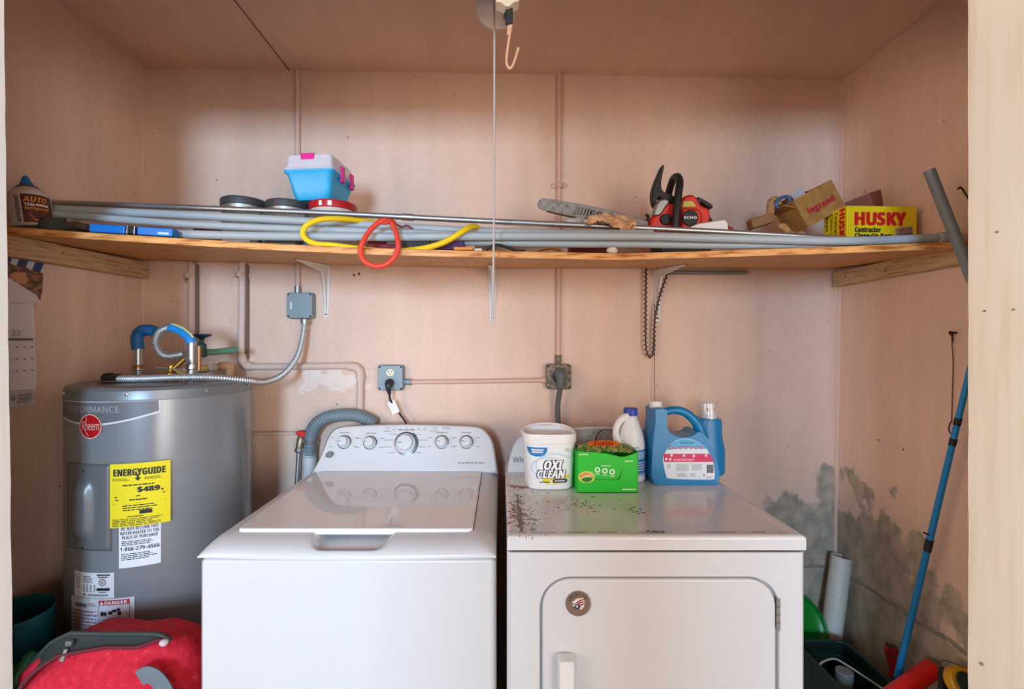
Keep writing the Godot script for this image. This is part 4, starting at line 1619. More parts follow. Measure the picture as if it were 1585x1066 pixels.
# ------------------------------------------------------------------ pipes, boxes and cords on the back wall
func strap(px: float, py: float, d: float, r: float, turn := 0.0) -> MB:
	var mb := MB.new()
	var c := at(px, py, d)
	mb.xf = place(c, Basis(Vector3.BACK, turn))
	var poly := [Vector2(-r - 0.020, 0), Vector2(-r - 0.004, 0), Vector2(-r - 0.003, r * 1.2), Vector2(-r * 0.5, r * 2.15), Vector2(0, r * 2.3), Vector2(r * 0.5, r * 2.15), Vector2(r + 0.003, r * 1.2), Vector2(r + 0.004, 0), Vector2(r + 0.020, 0)]
	var lo := []
	var hi := []
	var lo2 := []
	var hi2 := []
	for q in poly:
		lo.append(Vector3(q.x, -0.010, q.y + 0.001))
		hi.append(Vector3(q.x, 0.010, q.y + 0.001))
		lo2.append(Vector3(q.x, -0.010, q.y + 0.006))
		hi2.append(Vector3(q.x, 0.010, q.y + 0.006))
	mb.grid([lo, hi, hi2, lo2], false, true, true)
	for s in [-1.0, 1.0]:
		mb.ball(Vector3(s * (r + 0.014), 0, 0.004), Vector3(0.007, 0.007, 0.005), 8, 4)
	return mb


func box_cover(c: Vector3, s: float, m: Material, under: Node3D) -> void:
	var back := MB.new()
	back.xf = place(c + Vector3(0, 0, 0.016))
	back.prism(round_rect(Vector2.ZERO, Vector2(s, s), 0.010, 4), 0.032, 0.003)
	part("box", back, m, under)
	var lid := MB.new()
	lid.xf = place(c + Vector3(0, 0, 0.034))
	lid.prism(round_rect(Vector2.ZERO, Vector2(s * 0.97, s * 0.97), 0.016, 4), 0.004, 0.0015)
	var ln := part("cover", lid, m, under)
	for k in [[-1, 1], [1, -1], [1, 1], [-1, -1]]:
		part("screw", lathed([Vector2(0.0038, 0), Vector2(0.0034, 0.002), Vector2(0, 0.003)], place(c + Vector3(k[0] * s * 0.42, k[1] * s * 0.42, 0.036), lay(Vector3.BACK)), 10), M.dark, ln)


func wall_pipes() -> void:
	var w := BACK - 0.010
	# straight conduits from the ceiling
	var c1 := thing("conduit", "thin painted conduit running down the wall to the grey junction box", "conduit", at(461, 455, w))
	part("tube", tubed([at(460.5, 111, w) + Vector3(0, 0.004, 0), at(461, 455, w)], 0.0092, 12), M.paint2, c1)
	part("connector", tubed([at(461, 443, w), at(461, 456, w)], 0.0125, 12), M.steel, c1)
	var c2 := thing("conduit", "thin painted conduit running down the wall to the rusty dryer outlet", "conduit", at(864, 562, w))
	part("tube", tubed([at(866, 114, w) + Vector3(0, 0.004, 0), at(865, 300, w), at(864, 562, w)], 0.0092, 12), M.paint, c2)
	part("strap", strap(865, 288, BACK, 0.0092), M.paint, c2)
	part("connector", tubed([at(864, 549, w), at(864, 563, w)], 0.0125, 12), M.rusty, c2)
	var c3 := thing("conduit", "thin pink painted conduit running level between the two outlet boxes", "conduit", at(735, 590, w))
	part("tube", tubed([at(626, 591, w), at(735, 590, w), at(847, 588, w)], 0.0088, 12), M.paint, c3)
	part("connector", tubed([at(625, 591, w), at(637, 591, w)], 0.0120, 12), M.box_grey, c3)
	part("connector", tubed([at(838, 588, w), at(849, 588, w)], 0.0120, 12), M.paint, c3)
	# water pipes left of the junction box
	var p1 := thing("water_pipe", "painted water pipe going straight down behind the heater, nearest the left corner", "pipe", at(297, 600, w - 0.004))
	part("pipe", tubed(spline([at(297, 406, w - 0.004), at(297, 412, w - 0.004), at(297, 500, w - 0.004), at(296, 640, w - 0.004)], 4), 0.0145, 14), mat("cfae98", 0.55), p1)
	part("pipe_strap", strap(298, 428, BACK, 0.0145, 0.5), mat("cfae98", 0.55), p1)
	part("old_pipe", tubed([at(304.5, 410, w), at(304.5, 520, w)], 0.007, 10), mat("6f5f52", 0.7), p1)
	var p2 := thing("water_pipe", "painted water pipe that bends level and then down behind the washing machine", "pipe", at(376, 560, w - 0.004))
	var run := [at(375, 406, w - 0.004), at(375, 412, w - 0.004), at(375, 470, w - 0.004), at(374, 535, w - 0.004), at(375, 556, w - 0.004), at(380, 564, w - 0.004), at(390, 567, w - 0.004), at(450, 567, w - 0.004), at(530, 566, w - 0.004), at(549, 567, w - 0.004), at(557, 573, w - 0.004), at(558, 590, w - 0.004), at(557, 660, w - 0.004), at(557, 740, w - 0.004)]
	part("pipe", tubed(spline(run, 4), 0.0135, 14), M.paint2, p2)
	part("elbow", tubed(spline([at(374.5, 548, w - 0.004), at(376, 559, w - 0.004), at(381, 565, w - 0.004), at(391, 567, w - 0.004)], 5), 0.0175, 14), M.paint2, p2)
	part("elbow", tubed(spline([at(540, 566.5, w - 0.004), at(551, 568, w - 0.004), at(557, 575, w - 0.004), at(558, 587, w - 0.004)], 5), 0.0175, 14), M.paint2, p2)
	part("pipe_strap", strap(376, 426, BACK, 0.0135), M.paint2, p2)
	part("old_pipe", tubed([at(382.5, 410, w), at(382.5, 555, w)], 0.006, 10), mat("6f5f52", 0.7), p2)
	# junction box
	var jb := thing("junction_box", "square grey junction box with a blank cover on the back wall", "junction box", at(469, 491, BACK))
	box_cover(at(469.5, 473.5, BACK), 0.100, M.box_grey, jb)
	var st := MB.new()
	st.box(at(457, 474, BACK) + Vector3(0, 0, 0.0365), Vector3(0.006, 0.026, 0.001))
	part("sticker", st, M.paper, jb)
	# outlet with the washer plug
	var oc := at(607.5, 583.5, BACK)
	var ob := thing("outlet_box", "square grey outlet box with the washing machine plugged in", "outlet", oc - Vector3(0, 0.05, 0))
	box_cover(oc, 0.098, M.box_grey, ob)
	var rc := MB.new()
	for s in [0.020, -0.020]:
		rc.xf = place(oc + Vector3(0.0, s, 0.0365))
		rc.prism(disc(Vector2.ZERO, 0.0155, 24, 0.0145), 0.004, 0.001)
	var rn := part("receptacle", rc, mat("e8e2c4", 0.5), ob)
	var sl := MB.new()
	for q in [[-0.006, 0.024, 0.0022, 0.007], [0.006, 0.024, 0.0022, 0.008], [0.0, 0.014, 0.004, 0.004]]:
		sl.box(oc + Vector3(q[0], q[1], 0.0387), Vector3(q[2], q[3], 0.0006))
	part("slots", sl, M.ink, rn)
	var plug := thing("power_cord", "black washing machine power cord with a white tag, in the outlet box", "cord", oc - Vector3(0, 0.10, 0))
	var pg := MB.new()
	pg.tube(spline([oc + Vector3(0, -0.018, 0.040), oc + Vector3(0, -0.022, 0.060), oc + Vector3(0.0, -0.035, 0.066), oc + Vector3(0.003, -0.06, 0.06)], 5), [0.016, 0.016, 0.017, 0.017, 0.016, 0.0155, 0.015, 0.014, 0.013, 0.012, 0.011, 0.010, 0.009, 0.008, 0.007, 0.0065], 14)
	part("plug", pg, mat("2a2b33", 0.45), plug)
	var cord := spline([oc + Vector3(0.003, -0.058, 0.060), oc + Vector3(0.004, -0.085, 0.05), at(612, 628, 1.79), at(620, 642, 1.785), at(629, 656, 1.78), at(640, 690, 1.79)], 8)
	part("cord", tubed(cord, 0.0042, 10), M.black, plug)
	var tg := MB.new()
	tg.box(at(609, 630, 1.778), Vector3(0.030, 0.052, 0.0012), 0.0004, Basis(Vector3.BACK, 0.42))
	part("tag", tg, M.paper, plug)
	# dryer outlet
	var dc := at(863.5, 582, BACK)
	var db := thing("dryer_outlet", "rust-stained square outlet box with a thick grey dryer plug", "outlet", dc - Vector3(0, 0.05, 0))
	box_cover(dc, 0.097, M.rusty, db)
	part("socket", lathed([Vector2(0.026, 0), Vector2(0.026, 0.004), Vector2(0.022, 0.006), Vector2(0, 0.006)], place(dc + Vector3(0, 0, 0.036), lay(Vector3.BACK)), 28), M.dark, db)
	var dp := thing("power_cord", "thick grey dryer power cord hanging from the rusty outlet", "cord", dc - Vector3(0, 0.15, 0))
	var g1 := MB.new()
	g1.tube(spline([dc + Vector3(0.002, 0.012, 0.040), dc + Vector3(0.002, 0.014, 0.066), dc + Vector3(0.002, -0.004, 0.076), dc + Vector3(0.002, -0.036, 0.072)], 5), [0.019, 0.019, 0.020, 0.021, 0.021, 0.021, 0.020, 0.020, 0.019, 0.018, 0.0175, 0.017, 0.0165, 0.016, 0.0155, 0.015], 14)
	part("plug", g1, mat("5d6062", 0.5), dp)
	part("cord", tubed(spline([dc + Vector3(0.002, -0.03, 0.072), at(866, 606, 1.77), at(863, 630, 1.785), at(864, 655, 1.79), at(868, 700, 1.79)], 8), 0.0105, 12), mat("5d5f5f", 0.55), dp)
	# washer supply: thin pipe, red valve, braided hose, drain hose and standpipe
	var sv := thing("supply_valve", "washer supply valve with a red handle on a thin level pipe", "valve", at(463, 690, 1.79))
	part("pipe", tubed([at(372, 671, 1.81), at(463, 670.5, 1.80)], 0.0062, 10), M.paint2, sv)
	part("body", tubed(spline([at(470, 668, 1.80), at(466, 678, 1.785), at(464, 688, 1.78), at(463, 696, 1.78)], 5), 0.0135, 12), mat("9d8f74", 0.4, 0.7), sv)
	var hnd := MB.new()
	hnd.xf = place(at(468, 671, 1.775), Basis(Vector3.BACK, -0.25))
	hnd.prism(curve2([Vector2(-0.022, -0.006), Vector2(-0.020, 0.006), Vector2(-0.006, 0.010), Vector2(0.010, 0.009), Vector2(0.024, 0.013), Vector2(0.026, -0.006), Vector2(0.006, -0.013), Vector2(-0.008, -0.012)], 4), 0.016, 0.004)
	part("handle", hnd, mat("d8262c", 0.45), sv)
	var bh := thing("supply_hose", "braided steel washer supply hose hanging below the red valve", "hose", at(462, 760, 1.78))
	part("braid", ribbed([at(462.5, 700, 1.78), at(461.5, 720, 1.78), at(459, 760, 1.78)], 0.0088, 0.004, 0.0010), M.steel, bh)
	part("nut", lathed([Vector2(0.015, -0.010), Vector2(0.0165, -0.006), Vector2(0.0165, 0.004), Vector2(0.012, 0.010)], place(at(463, 695, 1.78)), 8), M.galv, bh)
	var h2 := thing("supply_hose", "thinner speckled hose beside the braided one, left of the washing machine", "hose", at(469, 760, 1.80))
	part("braid", ribbed([at(469, 694, 1.80), at(468.5, 725, 1.80), at(467, 765, 1.80)], 0.0050, 0.006, 0.0012), mat("b9a79c", 0.6), h2)
	var sp := thing("standpipe", "white standpipe that takes the grey drain hose", "pipe", at(480, 780, 1.79))
	part("pipe", tubed([at(480, 691, 1.795), at(479, 780, 1.795)], 0.0245, 20), mat("dfdcdc", 0.45), sp)
	var dh := thing("drain_hose", "grey corrugated drain hose arching from the standpipe behind the washing machine", "hose", at(520, 690, 1.77))
	var dl := spline([at(480, 705, 1.795), at(480.5, 690, 1.79), at(482, 672, 1.785), at(490, 656, 1.77), at(505, 646.5, 1.765), at(524, 642.5, 1.765), at(545, 642, 1.77), at(562, 646, 1.775), at(580, 655, 1.79)], 10)
	part("corrugation", ribbed(dl, 0.0255, 0.0105, 0.0030, 16), mat("76858c", 0.5), dh)
	part("clamp", tubed([at(480.6, 684, 1.79), at(481, 679, 1.788)], 0.0275, 16), M.steel, dh)
	# thin wire below the right bracket
	var wire := tubed([at(1013.5, 470, 1.806), at(1013.5, 560, 1.808), at(1013, 626, 1.80)], 0.0011, 6)
	solo("hanging_wire", wire, mat("6a4a3c", 0.6), "thin dark wire hanging straight down beside the saw chain", "wire")
	# grey rod along the back under the shelf
	solo("rod", tubed([at(1034, 421.5, 1.808), at(1156, 421.5, 1.808)], 0.0085, 12), mat("7b7470", 0.5), "grey rod lying along the wall just under the shelf, right of the bracket", "rod")
	saw_chain()


func saw_chain() -> void:
	var line := even(spline([at(1000, 412, 1.80), at(999.5, 470, 1.80), at(999.5, 530, 1.80), at(1002, 548, 1.80), at(1006, 552.5, 1.80), at(1010.5, 548, 1.80), at(1012, 530, 1.80), at(1014, 490, 1.80), at(1022, 455, 1.795), at(1034, 420, 1.79)], 12), 0.0088)
	var mb := MB.new()
	for i in line.size() - 1:
		var a: Vector3 = line[i]
		var b: Vector3 = line[i + 1]
		var tb := lay(b - a)
		var c := (a + b) * 0.5
		mb.box(c, Vector3(0.0056, 0.0100, 0.0036), 0.0008, tb)
		if i % 2 == 0:
			mb.box(c + tb * Vector3(0.0040, 0, 0), Vector3(0.0080, 0.0056, 0.0046), 0.001, tb)
		else:
			mb.box(c + tb * Vector3(-0.0036, 0, 0), Vector3(0.0070, 0.0046, 0.0024), 0.0006, tb)
	solo("saw_chain", mb, mat("3d2a1f", 0.55, 0.5), "dark toothed saw chain hanging in a loop under the shelf", "chain")


# ------------------------------------------------------------------ what lies on the shelf
func flat(pts: Array, c: Vector3, off := 0.0) -> PackedVector2Array:
	# an outline read off at the depth of c, relative to c
	var out := PackedVector2Array()
	for q in pts:
		var p := at(q[0], q[1], -c.z - off)
		out.append(Vector2(p.x - c.x, p.y - c.y))
	return out


func loft(mb: MB, secs: Array, c: Vector3, turn := Basis(), seg := 5, cap := true) -> void:
	# secs: width, depth, corner radius, height
	mb.xf = Transform3D(turn, c)
	var rows := []
	for s in secs:
		var row := []
		for p in round_rect(Vector2.ZERO, Vector2(s[0], s[1]), s[2], seg):
			row.append(Vector3(p.x, s[3], -p.y))
		rows.append(row)
	mb.grid(rows, true)
	if cap:
		for e in 2:
			var row: Array = rows[0] if e == 0 else rows[-1]
			var k := mb.v.size()
			for p in row:
				mb.vt(p, Vector3.DOWN if e == 0 else Vector3.UP)
			for j in range(1, row.size() - 1):
				mb.tri(k, k + j, k + j + 1)
	mb.xf = Transform3D()


func shelf_things() -> void:
	shelf_pipes()
	spray_can()
	paint_cans()
	tackle_box()
	cords()
	chainsaw()
	cartons()
	oddments()


func shelf_pipes() -> void:
	var g := "long grey plastic pipes lying along the shelf"
	var lines_ := [
		["long grey plastic pipe second from the top of the bundle, under the metal conduit", 0.0125, [[44, 322, 1.40], [300, 333.5, 1.40], [500, 344, 1.39], [680, 355, 1.37], [860, 362, 1.36], [1010, 362, 1.36]]],
		["long grey plastic pipe third from the top of the bundle, at left", 0.0110, [[60, 330, 1.36], [300, 347.5, 1.355], [500, 356, 1.345], [650, 361, 1.34], [760, 365, 1.345]]],
		["long grey plastic pipe lying foremost, its belled end at the right wall", 0.0122, [[270, 362, 1.315], [400, 365.3, 1.31], [560, 366.5, 1.31], [700, 366, 1.31], [850, 365.5, 1.31], [1000, 366, 1.31], [1100, 368.5, 1.31], [1300, 373, 1.31], [1455, 368, 1.31]]],
		["long grey plastic pipe lowest in the bundle, close to the board at right", 0.0112, [[600, 372, 1.345], [760, 375, 1.335], [850, 377, 1.33], [1000, 378, 1.33], [1110, 379.5, 1.33], [1250, 379, 1.33], [1330, 378, 1.34]]],
	]
	for q in lines_:
		var pts := []
		for p in q[2]:
			pts.append(at(p[0], p[1], p[2]))
		var t := thing("plastic_pipe", q[0], "pipe", Vector3((pts[0].x + pts[-1].x) * 0.5, pts[0].y - 0.02, pts[0].z), g)
		part("pipe", tubed(spline(pts, 6), q[1], 16), M.pvc, t)
		if q[2][0][0] == 270:
			part("bell", tubed([at(1452, 368.3, 1.31), at(1478, 366.5, 1.31)], 0.0160, 16), M.pvc, t)
	var cd := []
	for p in [[62, 312.5, 1.43], [300, 321.5, 1.43], [500, 329.5, 1.43], [700, 339.5, 1.43], [850, 346.5, 1.43], [1000, 353, 1.43], [1110, 358.5, 1.42], [1250, 366, 1.41], [1310, 370, 1.41]]:
		cd.append(at(p[0], p[1], p[2]))
	var ct := thing("metal_conduit", "thin bright metal conduit lying uppermost on the pipe bundle", "conduit", Vector3(0.0, 1.68, -1.43))
	part("tube", tubed(spline(cd, 6), 0.0085, 14), M.galv, ct)
	part("coupling", tubed([at(623, 335.5, 1.43), at(640, 336.5, 1.43)], 0.0105, 14), M.galv, ct)
	# short pipe leaning by the right jamb
	var lp := thing("plastic_pipe", "grey plastic pipe leaning against the right wall at the shelf's end", "pipe", at(1500, 420, 1.25))
	var a := at(1438, 263, 1.25)
	var b := at(1506, 435, 1.25)
	var pm := MB.new()
	pm.tube([a, b], 0.0130, 18, false, false)
	pm.tube([a, b], 0.0105, 18, false, false)
	part("pipe", pm, mat("7d868a", 0.45), lp)
	var dirn := (a - b).normalized()
	part("rim", lathed([Vector2(0.0105, 0), Vector2(0.0130, 0), Vector2(0.0130, 0.0006)], place(a, lay(dirn)), 18), mat("7d868a", 0.45), lp)


func spray_can() -> void:
	var c := Vector3(-1.332, shelf_top(-1.33, -1.315), -1.315)
	var lean := Basis(Vector3.BACK, 0.16)
	var xf := place(c + Vector3(0.01, 0.004, 0), lean)
	var t := thing("spray_can", "squat refrigerant can with a blue valve cap, at the left end of the shelf", "can", c)
	part("can", lathed([Vector2(0.040, 0.0), Vector2(0.0455, 0.004), Vector2(0.0455, 0.088), Vector2(0.044, 0.096), Vector2(0.032, 0.110), Vector2(0.022, 0.116), Vector2(0.0, 0.117)], xf, 40), mat("cfc6b8", 0.45, 0.2), t)
	part("collar", lathed([Vector2(0.024, 0.114), Vector2(0.025, 0.118), Vector2(0.020, 0.121), Vector2(0.0, 0.122)], xf, 24), mat("5d2d2a", 0.5), t)
	part("valve_cap", lathed([Vector2(0.0165, 0.120), Vector2(0.0150, 0.128), Vector2(0.0095, 0.140), Vector2(0.0075, 0.148), Vector2(0.004, 0.152), Vector2(0.0, 0.153)], xf, 20), mat("1a6fae", 0.4), t)
	var on := func(p: Vector2) -> Array:
		var an := p.x / 0.0455
		var nn := lean * Vector3(sin(an), 0, cos(an))
		return [xf * (Vector3(sin(an), 0, cos(an)) * 0.0460 + Vector3(0, p.y, 0)), nn]
	var lb := MB.new()
	lb.patch(on, Rect2(0.018, 0.006, 0.072, 0.080), 10, 1)
	var ln := part("label", lb, mat("5b2517", 0.5), t)
	var on2 := func(p: Vector2) -> Array:
		var q := on.call(p) as Array
		return [q[0] + q[1] * 0.0006, q[1]]
	var o := MB.new()
	o.text(on2, "AUTO", Rect2(0.024, 0.064, 0.048, 0.014), true, false, 0.2)
	o.text(on2, "Refrigerant", Rect2(0.024, 0.040, 0.050, 0.010))
	o.shape(on2, PackedVector2Array([Vector2(0.030, 0.032), Vector2(0.040, 0.012), Vector2(0.046, 0.012), Vector2(0.064, 0.032)]))
	part("lettering", o, mat("e39a2c", 0.5), ln)
	var wt := MB.new()
	wt.text(on2, "134a", Rect2(0.024, 0.052, 0.020, 0.009))
	lines(wt, on2, Rect2(0.047, 0.053, 0.028, 0.007), 1, RandomNumberGenerator.new(), 0.8, 0.0)
	part("lettering", wt, mat("efe7da", 0.5), ln)
	var bk := MB.new()
	var up := func(p: Vector2) -> Array: return on2.call(Vector2(0.004 + p.y, 0.008 + p.x))
	var up2 := func(p: Vector2) -> Array: return up.call(Vector2(p.x, 0.010 - p.y))
	bk.text(up2, "REFRIGERANT", Rect2(0.0, 0.0, 0.076, 0.010))
	part("lettering", bk, M.ink, t)


func paint_cans() -> void:
	var labels := ["dark grey lidded paint can on the shelf, left of the other two", "dark grey lidded paint can on the shelf, between the first one and the red can", "red and white paint can standing under the blue tackle box"]
	var d := 1.53
	for i in 3:
		var px: float = [378.5, 446.5, 516.0][i]
		var b := on_shelf(px, d, 0.005)
		var topy: float = at(px, [312.0, 316.0, 318.0][i], d).y
		var h := topy - b.y
		var r := 0.0695 if i < 2 else 0.0755
		var t := thing("paint_can", labels[i], "paint can", b, "paint cans behind the pipes")
		part("body", lathed([Vector2(r * 0.93, 0.0), Vector2(r * 0.95, 0.004), Vector2(r * 0.95, h - 0.022)], place(b), 40), M.galv if i < 2 else mat("c9b9b0", 0.5), t)
		part("lid", lathed([Vector2(r * 0.95, h - 0.024), Vector2(r, h - 0.022), Vector2(r * 1.01, h - 0.004), Vector2(r * 0.98, h), Vector2(r * 0.93, h), Vector2(r * 0.90, h - 0.005), Vector2(0.0, h - 0.004)], place(b), 48), mat("3a3d40", 0.42) if i < 2 else mat("b3161f", 0.35), t)
		if i == 2:
			var lm := MB.new()
			for q in [[-0.25, 0.13], [0.12, 0.16]]:
				lm.patch(func(p: Vector2) -> Array: return [b + Vector3(sin(p.x), 0, cos(p.x)) * (r * 1.012) + Vector3(0, p.y, 0), Vector3(sin(p.x), 0, cos(p.x))], Rect2(q[0], h - 0.0205, q[1], 0.015), 4, 1)
			part("lid_mark", lm, M.paper, t)
		else:
			var lm := MB.new()
			lm.patch(func(p: Vector2) -> Array: return [b + Vector3(sin(p.x), 0, cos(p.x)) * (r * 0.952) + Vector3(0, p.y, 0), Vector3(sin(p.x), 0, cos(p.x))], Rect2(-1.2, 0.03, 2.4, h - 0.07), 12, 1)
			part("label", lm, mat("d8cf93", 0.7) if i == 0 else M.paper, t)


func tackle_box() -> void:
	var c := Vector3(at(497, 318, 1.53).x, at(497, 318, 1.53).y + 0.0005, -1.53)
	var t := thing("tackle_box", "small bright blue tackle box with a clear lid and pink latches", "box", c)
	var body := MB.new()
	var turn := Basis(Vector3.UP, -0.10)
	loft(body, [[0.106, 0.118, 0.020, 0.0], [0.120, 0.130, 0.020, 0.007], [0.132, 0.144, 0.018, 0.030], [0.136, 0.150, 0.016, 0.050], [0.140, 0.156, 0.016, 0.054], [0.150, 0.166, 0.014, 0.078], [0.164, 0.178, 0.014, 0.081], [0.164, 0.178, 0.014, 0.088]], c, turn)
	part("body", body, mat("27a9dd", 0.35), t)
	var lid := MB.new()
	loft(lid, [[0.166, 0.180, 0.014, 0.088], [0.166, 0.180, 0.014, 0.094], [0.152, 0.166, 0.012, 0.096], [0.146, 0.158, 0.012, 0.132], [0.138, 0.148, 0.012, 0.138]], c, turn)
	var clear := mat("e9e4ee", 0.35)
	clear.transparency = BaseMaterial3D.TRANSPARENCY_ALPHA
	clear.albedo_color.a = 0.72
	part("lid", lid, clear, t)
	var pink := mat("e0218f", 0.4)
	part("latch", boxed(c + turn * Vector3(-0.004, 0.130, 0.078), Vector3(0.044, 0.020, 0.008), 0.002, turn), pink, t)
	part("latch", boxed(c + turn * Vector3(0.083, 0.090, 0.020), Vector3(0.008, 0.052, 0.022), 0.002, turn), pink, t)
	part("latch", boxed(c + turn * Vector3(0.083, 0.090, -0.050), Vector3(0.008, 0.052, 0.022), 0.002, turn), pink, t)


func cords() -> void:
	var y := thing("yellow_cord", "thick yellow cord looped over the front of the pipes", "cord", at(560, 386, 1.262))
	var pts := [at(585, 345, 1.42), at(552, 341, 1.37), at(523, 338.5, 1.33), at(495, 340, 1.30), at(475, 349, 1.286), at(469, 361, 1.282), at(475, 371, 1.280), at(490, 377.5, 1.278), at(515, 379.5, 1.275), at(550, 384, 1.285), at(600, 389, 1.305), at(645, 386, 1.29), at(675, 379.5, 1.278), at(697, 370, 1.282), at(716, 358, 1.288), at(728, 351.5, 1.31), at(736, 351, 1.34), at(742, 354, 1.38)]
	part("cord", tubed(spline(pts, 8), 0.0082, 12), mat("f0cc12", 0.5), y)
	var o := thing("orange_cord", "orange red cord loop hanging like a drop over the shelf edge", "cord", at(588, 412, 1.24))
	var op := [at(604, 343, 1.30), at(596, 341, 1.285), at(584, 346, 1.275), at(572, 358, 1.262), at(562, 374, 1.248), at(558, 390, 1.243), at(564, 404, 1.241), at(577, 411, 1.240), at(591, 411.5, 1.240), at(604, 405, 1.241), at(613, 394, 1.243), at(616.5, 379, 1.248), at(614, 364, 1.26), at(609, 350, 1.275), at(603, 343.5, 1.285), at(592, 344, 1.30)]
	part("cord", tubed(spline(op, 8), 0.0072, 12), mat("e2452f", 0.55), o)
	part("tie", tubed(spline([at(586, 340.5, 1.29), at(596, 345.5, 1.272), at(606, 341, 1.278), at(612, 346, 1.30)], 6), 0.0045, 10), mat("d23a26", 0.55), o)
	var w := thing("red_string", "dark red frayed string lying over the grey pipes", "string", at(630, 352, 1.35))
	part("string", tubed(spline([at(612, 346, 1.33), at(622, 351, 1.34), at(630, 349, 1.34), at(640, 355.5, 1.345)], 6), 0.0028, 8), mat("7d2230", 0.7), w)


func chainsaw() -> void:
	var d := 1.60
	var c := on_shelf(1050, d)
	c = Vector3(c.x, c.y + 0.006, -d)
	var t := thing("chainsaw", "orange red chainsaw with black handles and a long grey guide bar", "chainsaw", c)
	var red := mat("d92a1c", 0.38)
	var body := MB.new()
	body.xf = place(c)
	var yb := 369.0
	body.prism(curve2([[1006, yb], [1006, 345], [1008, 338], [1016, 330], [1027, 318], [1034, 312], [1046, 313], [1054, 310], [1060, 303], [1072, 300], [1080, 305], [1086, 316], [1098, 322], [1101, 334], [1099, 348], [1100, yb]].map(func(q): return flat([q], c, 0.065)[0]), 3), 0.13, 0.010)
	part("body", body, red, t)
	var ybase: float = at(1050, yb - 1.0, d - 0.065).y
	part("base", boxed(Vector3(c.x + 0.005, (ybase + c.y) * 0.5, c.z), Vector3(0.17, ybase - c.y, 0.11), 0.006), M.black, t)
	var cov := MB.new()
	cov.xf = place(c + Vector3(0, 0, 0.066))
	cov.prism(flat([[1054, 369], [1055, 322], [1060, 320], [1082, 322], [1088, 330], [1086, 369]], c, 0.08), 0.03, 0.010)
	part("starter_cover", cov, red, t)
	var bd := MB.new()
	bd.xf = place(c + Vector3(0, 0, 0.084))
	bd.prism(disc(flat([[1068.5, 337]], c, 0.086)[0], 0.0265, 36), 0.008, 0.003)
	var badge := part("badge", bd, M.ink, t)
	var bs := sheet(c + Vector3(0, 0, 0.0886), Vector3.RIGHT, Vector3.UP)
	var o := flat([[1068.5, 337]], c, 0.086)[0]
	var wd := MB.new()
	wd.text(bs, "ECHO", Rect2(o.x - 0.020, o.y - 0.004, 0.040, 0.0085))
	part("lettering", wd, M.paper, badge)
	var st := MB.new()
	st.xf = place(c + Vector3(0, 0, 0.066))
	st.prism(flat([[1056, 321], [1057, 311], [1072, 310], [1079, 320]], c, 0.07), 0.012, 0.003)
	part("sticker", st, mat("cdb35b", 0.6), t)
	var cp := MB.new()
	cp.xf = place(c + Vector3(0, 0, 0.068))
	cp.prism(disc(flat([[1031, 339]], c, 0.072)[0], 0.0185, 28), 0.012, 0.004)
	part("fuel_cap", cp, M.ink, t)
	var muf := MB.new()
	muf.xf = place(c + Vector3(0, 0, 0.060))
	muf.prism(curve2([[1012, 333], [1013, 322], [1019, 310], [1030, 307], [1037, 312], [1030, 322], [1022, 333]].map(func(q): return flat([q], c, 0.07)[0]), 3), 0.03, 0.008)
	part("muffler_guard", muf, M.steel, t)
	# hand guard: a curved paddle in front of the top handle
	var hg := MB.new()
	hg.xf = place(c + Vector3(0, 0, 0.045))
	var guard := curve2([[1023, 258], [1026.5, 259], [1023, 276], [1022, 290], [1026, 298], [1036, 302], [1046, 308], [1046, 317], [1034, 313], [1023, 309], [1019, 306], [1015, 313], [1013, 321], [1009, 312], [1008.5, 298], [1012, 284], [1017, 272]].map(func(q): return flat([q], c, 0.05)[0]), 3)
	hg.prism(guard, 0.035, 0.004)
	part("hand_guard", hg, M.black, t)
	var fh := []
	for q in [[1045, 358, 0.088], [1047, 330, 0.090], [1050, 300, 0.085], [1052, 283, 0.070], [1049, 274, 0.045], [1043, 276, 0.015], [1038, 288, -0.03], [1034, 304, -0.06]]:
		var p := at(q[0], q[1], d - q[2])
		fh.append(Vector3(p.x, p.y, -d + q[2]))
	part("front_handle", tubed(spline(fh, 8), 0.0125, 14), M.black, t)
	var rh := MB.new()
	rh.xf = place(c + Vector3(0, 0, 0.01))
	rh.prism(curve2([[1079, 306], [1084, 305], [1096, 311], [1104, 317], [1103, 321.5], [1094, 319], [1086, 313], [1084, 322], [1079, 322]].map(func(q): return flat([q], c, 0.03)[0]), 3), 0.045, 0.008)
	part("rear_handle", rh, M.black, t)
	var sp := MB.new()
	sp.xf = place(c + Vector3(0, 0, 0.04))
	sp.prism(flat([[1001, 330], [1006, 332], [1007, 350], [1003, 350], [1004, 342], [1001, 340], [1004, 336]], c, 0.05), 0.02, 0.002)
	part("bumper_spike", sp, M.black, t)
	var kb := MB.new()
	kb.xf = place(c + Vector3(0, 0, 0.03))
	kb.prism(disc(flat([[1099, 340]], c, 0.04)[0], 0.009, 18), 0.02, 0.003)
	part("knob", kb, M.ink, t)
	# guide bar, pointing left
	var bar := MB.new()
	bar.xf = place(c + Vector3(0, 0, 0.045))
	bar.prism(curve2([[832, 318], [833, 311], [841, 307], [860, 309.5], [900, 316], [950, 327], [1000, 342], [1012, 346], [1012, 354], [1000, 353], [950, 346], [900, 337.5], [870, 332], [845, 326], [835, 322.5]].map(func(q): return flat([q], c, 0.045)[0]), 2), 0.006, 0.0015)
	var bm := triplanar(mat("ffffff", 0.55, 0.35), Vector3(6, 6, 6))
	bm.albedo_texture = noise_tex(91, 0.03, [[0.0, "6e655f"], [0.35, "8d8782"], [1.0, "a39f9b"]], 256)
	var bn := part("guide_bar", bar, bm, t)
	var on := func(p: Vector2) -> Array: return [at(p.x, p.y, d - 0.0486), Vector3.BACK]
	var bp := MB.new()
